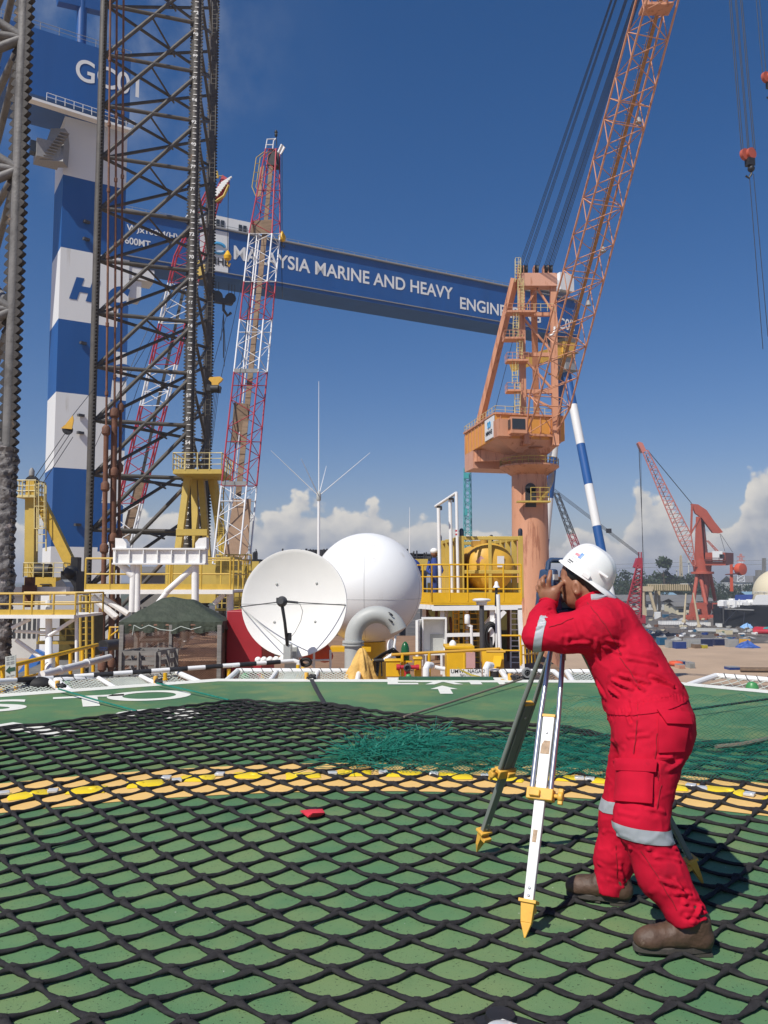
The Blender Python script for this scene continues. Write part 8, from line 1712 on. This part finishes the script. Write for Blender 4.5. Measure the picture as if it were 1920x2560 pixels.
# right hand behind the instrument
FR = []
def fingr(pts, r0, r1):
    P = [U(*p) for p in pts]; k = len(P) - 1
    for i in range(k): FR.append((P[i], P[i + 1], r0 + (r1 - r0) * i / k, r0 + (r1 - r0) * (i + 1) / k))
PALR = [(J['wrR'], U(1397, 1490, 4.30), .026, .030), (U(1388, 1478, 4.31), U(1404, 1478, 4.29), .022, .022)]
fingr([(1388, 1476, 4.31), (1384, 1460, 4.30), (1386, 1448, 4.27)], .012, .009); fingr([(1393, 1474, 4.305), (1390, 1456, 4.29), (1392, 1444, 4.26)], .012, .009); fingr([(1398, 1474, 4.30), (1397, 1458, 4.28), (1398, 1446, 4.26)], .0115, .009); fingr([(1404, 1477, 4.29), (1405, 1463, 4.275), (1404, 1453, 4.26)], .0105, .008); fingr([(1402, 1492, 4.28), (1399, 1488, 4.24), (1396, 1490, 4.20)], .013, .010)
def body(P):
    d = ell(P, hp_(-.005, .03, 0), (hf, hu, hl), (.098, .100, .078))
    d = smin(d, ell(P, hp_(.035, -.035, 0), (hf, hu, hl), (.060, .082, .062)), .04)
    d = smin(d, cone(P, hp_(.052, -.095, .0), hp_(.060, -.088, 0), .030, .028), .035)
    for s in (-1, 1): d = smin(d, cone(P, hp_(.045, -.088, .018 * s), hp_(-.015, -.045, .052 * s), .022, .020), .03)
    d = smin(d, cone(P, hp_(.092, .0, 0), hp_(.112, -.035, 0), .009, .0145), .016)                     # nose
    d = smin(d, cone(P, hp_(.094, -.036, .013), hp_(.094, -.036, -.013), .009, .009), .010)
    for s in (-1, 1):
        d = np.maximum(d, -cone(P, hp_(.103, .006, .030 * s), hp_(.096, .006, .040 * s), .010, .010) - .0)   # eye sockets
        d = smin(d, cone(P, hp_(.085, .018, .024 * s), hp_(.078, .018, .045 * s), .009, .008), .012)
        d = smin(d, cone(P, hp_(.082, .004, .031 * s), hp_(.080, .003, .035 * s), .0115, .0115), .004)
        e = ell(P, hp_(.016, -.034, .080 * s), (hf, hu, hl), (.022, .036, .013)); e = np.maximum(e, -ell(P, hp_(.021, -.032, .094 * s), (hf, hu, hl), (.012, .023, .011)))
        d = smin(d, e, .008)
    d = smin(d, cone(P, hp_(.088, -.062, .018), hp_(.088, -.062, -.018), .0075, .0075), .010); d = smin(d, cone(P, hp_(.086, -.074, .014), hp_(.086, -.074, -.014), .0085, .0085), .010)
    d = smin(d, cone(P, hp_(-.03, -.045, 0), J['neck'] - nd * .04, .056, .060), .035)
    d = smin(d, cone(P, J['chest'], J['pelvis'], .09, .09), .06); d = smin(d, cone(P, J['neck'] - nd * .03, J['chest'], .06, .09), .05)
    for g in (ARML, ARMR):
        for c in g: d = smin(d, cone(P, c[0], c[1], min(c[2] * .5, .034), min(c[3] * .5, .030)), .02)
    for g in (LEGS, LEGR):
        for c in g: d = smin(d, cone(P, c[0], c[1], c[2] * .55, c[3] * .5), .02)
    for pal, fi in ((PALM, FING), (PALR, FR)):
        h = None
        for c in pal: x = cone(P, *c); h = x if h is None else smin(h, x, .02)
        f = None
        for c in fi: x = cone(P, *c); f = x if f is None else np.minimum(f, x)
        d = smin(d, smin(h, f, .007), .012)
    return d
def body_low(P): return body(P)
hv_, hf_ = surf(body, (.50, 3.40, .10), (1.55, 4.60, 1.66), .0075)
M('skin_tan', (.30, .135, .075), .5, var=.10, scale=30, bump=.15, bscale=300, stain=(.22, .085, .05), stain_amt=.3, stain_scale=14)
hv_ = hv_ + grad(body, hv_) * (.0009 * vnoise(hv_, (60, 60, 60)))[:, None]
# fine remesh of the visible head and hand would double the count; smooth once more onto the field
d_ = body(hv_); hv_ = hv_ - grad(body, hv_) * (d_ * .7)[:, None]
np_obj('body', hv_, hf_, 'skin_tan', man)
for s in (1, -1):
    mb = MB(); mb.sphere(hp_(.084, .004, .032 * s), .0115, 14, 10); mb.build('eye', M('eye_white', (.62, .58, .54), .25), man)
    mb = MB(); mb.path([hp_(.098, .019, .016 * s), hp_(.097, .024, .030 * s), hp_(.083, .021, .048 * s)], [.003, .0042, .002], 6); mb.build('eyebrow', 'black_steel', man)
def hair(P):
    d = ell(P, hp_(-.012, .032, 0), (hf, hu, hl), (.101, .104, .086))
    q = (P - A3(H0)) @ A3(hf); z = (P - A3(H0)) @ A3(hu)
    d = smin(d, ell(P, hp_(-.052, -.030, 0), (hf, hu, hl), (.062, .078, .074)), .02)
    cut = np.where(q > -.03, .045 - .62 * (q + .03) * 0 - z, (-.055 + .0 * q) - z)      # above the ear, longer at the nape
    cut = np.maximum(np.where(q > .040, .010, np.where(q > .006, -.010, -.088)) - z, q - .066)
    return np.maximum(d, cut)
sv, sf = surf(hair, H0 - Vector((.16, .16, .16)), H0 + Vector((.16, .16, .18)), .007)
gn = grad(hair, sv); sv = sv + gn * (.004 * vnoise(sv, (55, 55, 20)))[:, None]
np_obj('hair', sv, sf, M('hair_black', (.012, .010, .009), .45, var=.4, scale=60, bump=.6, bscale=180), man)
# hard hat (peak to the back)
HC = U(1461, 1436, 4.09); hF = (fdir * .82 + Vector((0, 0, .57))).normalized(); hU = (Vector((0, 0, 1)) - hF * hF.z).normalized(); hL = hU.cross(hF); hL = hL if hL.dot(lat) > 0 else -hL
mb = MB(); NA, NV = 56, 22; 
def hat(a, v, ins=0):
    # v 0..1 dome top to base, a angle from front
    ph = v * math.pi / 2; ca, sa = math.cos(a), math.sin(a); f = (.128 if ca > 0 else .142) * ca * math.sin(ph) ** .9; l = .108 * sa * math.sin(ph) ** .9; u = .150 * math.cos(ph) ** .92
    rg = .007 * math.exp(-(l / .016) ** 2) * math.sin(ph * 2) + .004 * math.exp(-((abs(l) - .045) / .012) ** 2) * math.sin(ph * 2)
    return HC + hF * (f * (1 - ins)) + hL * (l * (1 - ins)) + hU * (u * (1 - ins) + rg)
for v in range(NV + 1):
    for k in range(NA): mb.v.append(tuple(hat(2 * math.pi * k / NA, v / NV)))
for v in range(NV):
    for k in range(NA): mb.f.append((v * NA + k, (v + 1) * NA + k, (v + 1) * NA + (k + 1) % NA, v * NA + (k + 1) % NA)); mb.mi.append(0)
o = len(mb.v); prof = [(0, 0), (.006, -.002), (.012, -.010), (.012, -.014), (.004, -.012), (-.004, -.016)]
for i, (r_, z_) in enumerate(prof):
    for k in range(NA):
        a = 2 * math.pi * k / NA; ca, sa = math.cos(a), math.sin(a); pk = max(0, -ca - .35) / .65; e = r_ + (.040 * pk ** .8 if r_ > .005 else .04 * pk ** .8 * (r_ / .006)); dz = -.012 * pk * (r_ / .012 if r_ > 0 else 0)
        f = (.128 if ca > 0 else .142) * ca; l = .108 * sa; n_ = Vector((ca, sa)).normalized()
        mb.v.append(tuple(HC + hF * (f + n_.x * e) + hL * (l + n_.y * e) + hU * (z_ + dz)))
for i in range(len(prof) - 1):
    for k in range(NA): mb.f.append((o + i * NA + k, o + (i + 1) * NA + k, o + (i + 1) * NA + (k + 1) % NA, o + i * NA + (k + 1) % NA)); mb.mi.append(0)
M('helmet_white', (.80, .80, .78), .28, var=.02, scale=12, stain=(.66, .64, .6), stain_amt=.12, stain_scale=7)
hat_o = mb.build('helmet', 'helmet_white', man, smooth=60)
mb = MB(); hm = Matrix((hF, hL, hU)).transposed(); mb.box(HC + hL * .113 + hF * -.02 + hU * .006, (.042, .012, .022), mat=hm); mb.box(HC + hL * .10 - hF * .085 + hU * .055, (.05, .01, .012), mat=hm); mb.build('slot', 'helmet_white', hat_o, bevel=.003)
def sticker(f0, f1, v0, v1, mat, name='sticker'):
    mb = MB(); 
    for j in range(5):
        for i in range(5): p = hat(f0 + (f1 - f0) * i / 4, v0 + (v1 - v0) * j / 4); n_ = (p - HC).normalized(); mb.v.append(tuple(p + n_ * .0012))
    for j in range(4):
        for i in range(4): a = j * 5 + i; mb.f.append((a, a + 1, a + 6, a + 5)); mb.mi.append(0)
    mb.build(name, mat, hat_o)
sgn = 1
sticker(R(58), R(68), .64, .78, M('sticker_blue', (.03, .18, .52), .4)); sticker(R(45), R(60), .70, .76, M('sticker_red', (.62, .25, .28), .5)); sticker(R(44), R(66), .80, .83, M('sticker_grey', (.62, .62, .62), .5)); sticker(R(43), R(64), .85, .87, 'sticker_grey'); sticker(R(41), R(58), .90, .925, M('sticker_dark', (.12, .12, .12), .5)); sticker(R(41), R(54), .945, .96, 'sticker_dark')
# boots
M('boot_leather', (.085, .048, .03), .6, var=.3, scale=14, bump=.4, bscale=70, stain=(.17, .12, .085), stain_amt=.3, stain_scale=12); M('boot_sole', (.055, .048, .04), .8, var=.25, scale=20, bump=.3, bscale=90)
def boot(toe, heel, shaft):
    toe = Vector(toe); heel = Vector(heel); d = (toe - heel).normalized(); s = Vector((-d.y, d.x, 0)); L = (toe - heel).length; at = lambda f, l, z: heel + d * (f * L) + s * l + Z3 * z; sh = Vector(shaft)
    def f(P):
        x = cone(P, at(.13, 0, .075), at(.20, 0, .135), .047, .052)
        x = smin(x, cone(P, at(.2, 0, .13), sh, .053, .058), .03); x = smin(x, cone(P, at(.14, 0, .06), at(.5, 0, .07), .046, .047), .03)
        x = smin(x, cone(P, at(.35, 0, .085), at(.72, 0.004, .066), .048, .046), .03); x = smin(x, ell(P, at(.80, .004, .058), (d, s, Z3), (.062, .052, .047)), .025)
        return np.maximum(x, A3([0, 0, 0])[0] + (.036 - P[:, 2]))
    v, q = surf(f, tuple(min(toe[i], heel[i], sh[i]) - .1 for i in range(3)), tuple(max(toe[i], heel[i], sh[i]) + .1 for i in range(3)), .008); g = grad(f, v)
    cr = .0025 * vnoise(v, (24, 24, 24)) + .004 * np.sin((v - A3(heel)) @ A3(d) * 130) * np.exp(-((((v - A3(heel)) @ A3(d)) / L - .52) / .10) ** 2) * np.clip((v[:, 2] - .07) * 20, 0, 1)
    bt_ = np_obj('boot', v + g * cr[:, None], q, 'boot_leather', man)
    mb = MB(); N_ = 40; outl = []
    for k in range(N_):
        a = 2 * math.pi * k / N_; fx = .5 + .5 * math.cos(a); w = .050 if fx > .55 else (.040 + .0 * fx if fx > .3 else .044); outl.append(at(.0 + fx * 1.0 - .0, math.copysign(abs(math.sin(a)) ** .6, math.sin(a)) * w, 0))
    mb.prism([p.xy for p in outl], .014, .040); sl_ = mb.build('sole', 'boot_sole', bt_, bevel=.004)
    mb = MB(); mb.prism([at(x, y, 0).xy for x, y in ((0.02, -.034), (.30, -.038), (.30, .038), (.02, .034))], .003, .014); mb.prism([at(x, y, 0).xy for x, y in ((.45, -.04), (.95, -.025), (.95, .025), (.45, .04))], .006, .014); mb.build('heel_block', 'boot_sole', bt_)
boot((1.005, 3.475, 0), (1.318, 3.468, 0), J['anL'] + Vector((-.0, 0, .02)))
boot((.868, 4.075, 0), (1.140, 3.965, 0), J['anR'] + Vector((.01, 0, .03)))

# ================================================================== AIR
hm_ = bpy.data.materials.new('haze_air'); hm_.use_nodes = True; hn = hm_.node_tree; hn.nodes.clear(); ho = hn.nodes.new('ShaderNodeOutputMaterial'); hv = hn.nodes.new('ShaderNodeVolumePrincipled')
hv.inputs['Color'].default_value = (.86, .91, 1, 1); hv.inputs['Density'].default_value = .00026; hv.inputs['Anisotropy'].default_value = .15; hn.links.new(hv.outputs[0], ho.inputs['Volume']); MATS['haze_air'] = hm_
mb = MB(); mb.box((0, 2250, 42), (18400, 13900, 123)); tag(mb.build('haze', 'haze_air', smooth=0), kind='stuff')
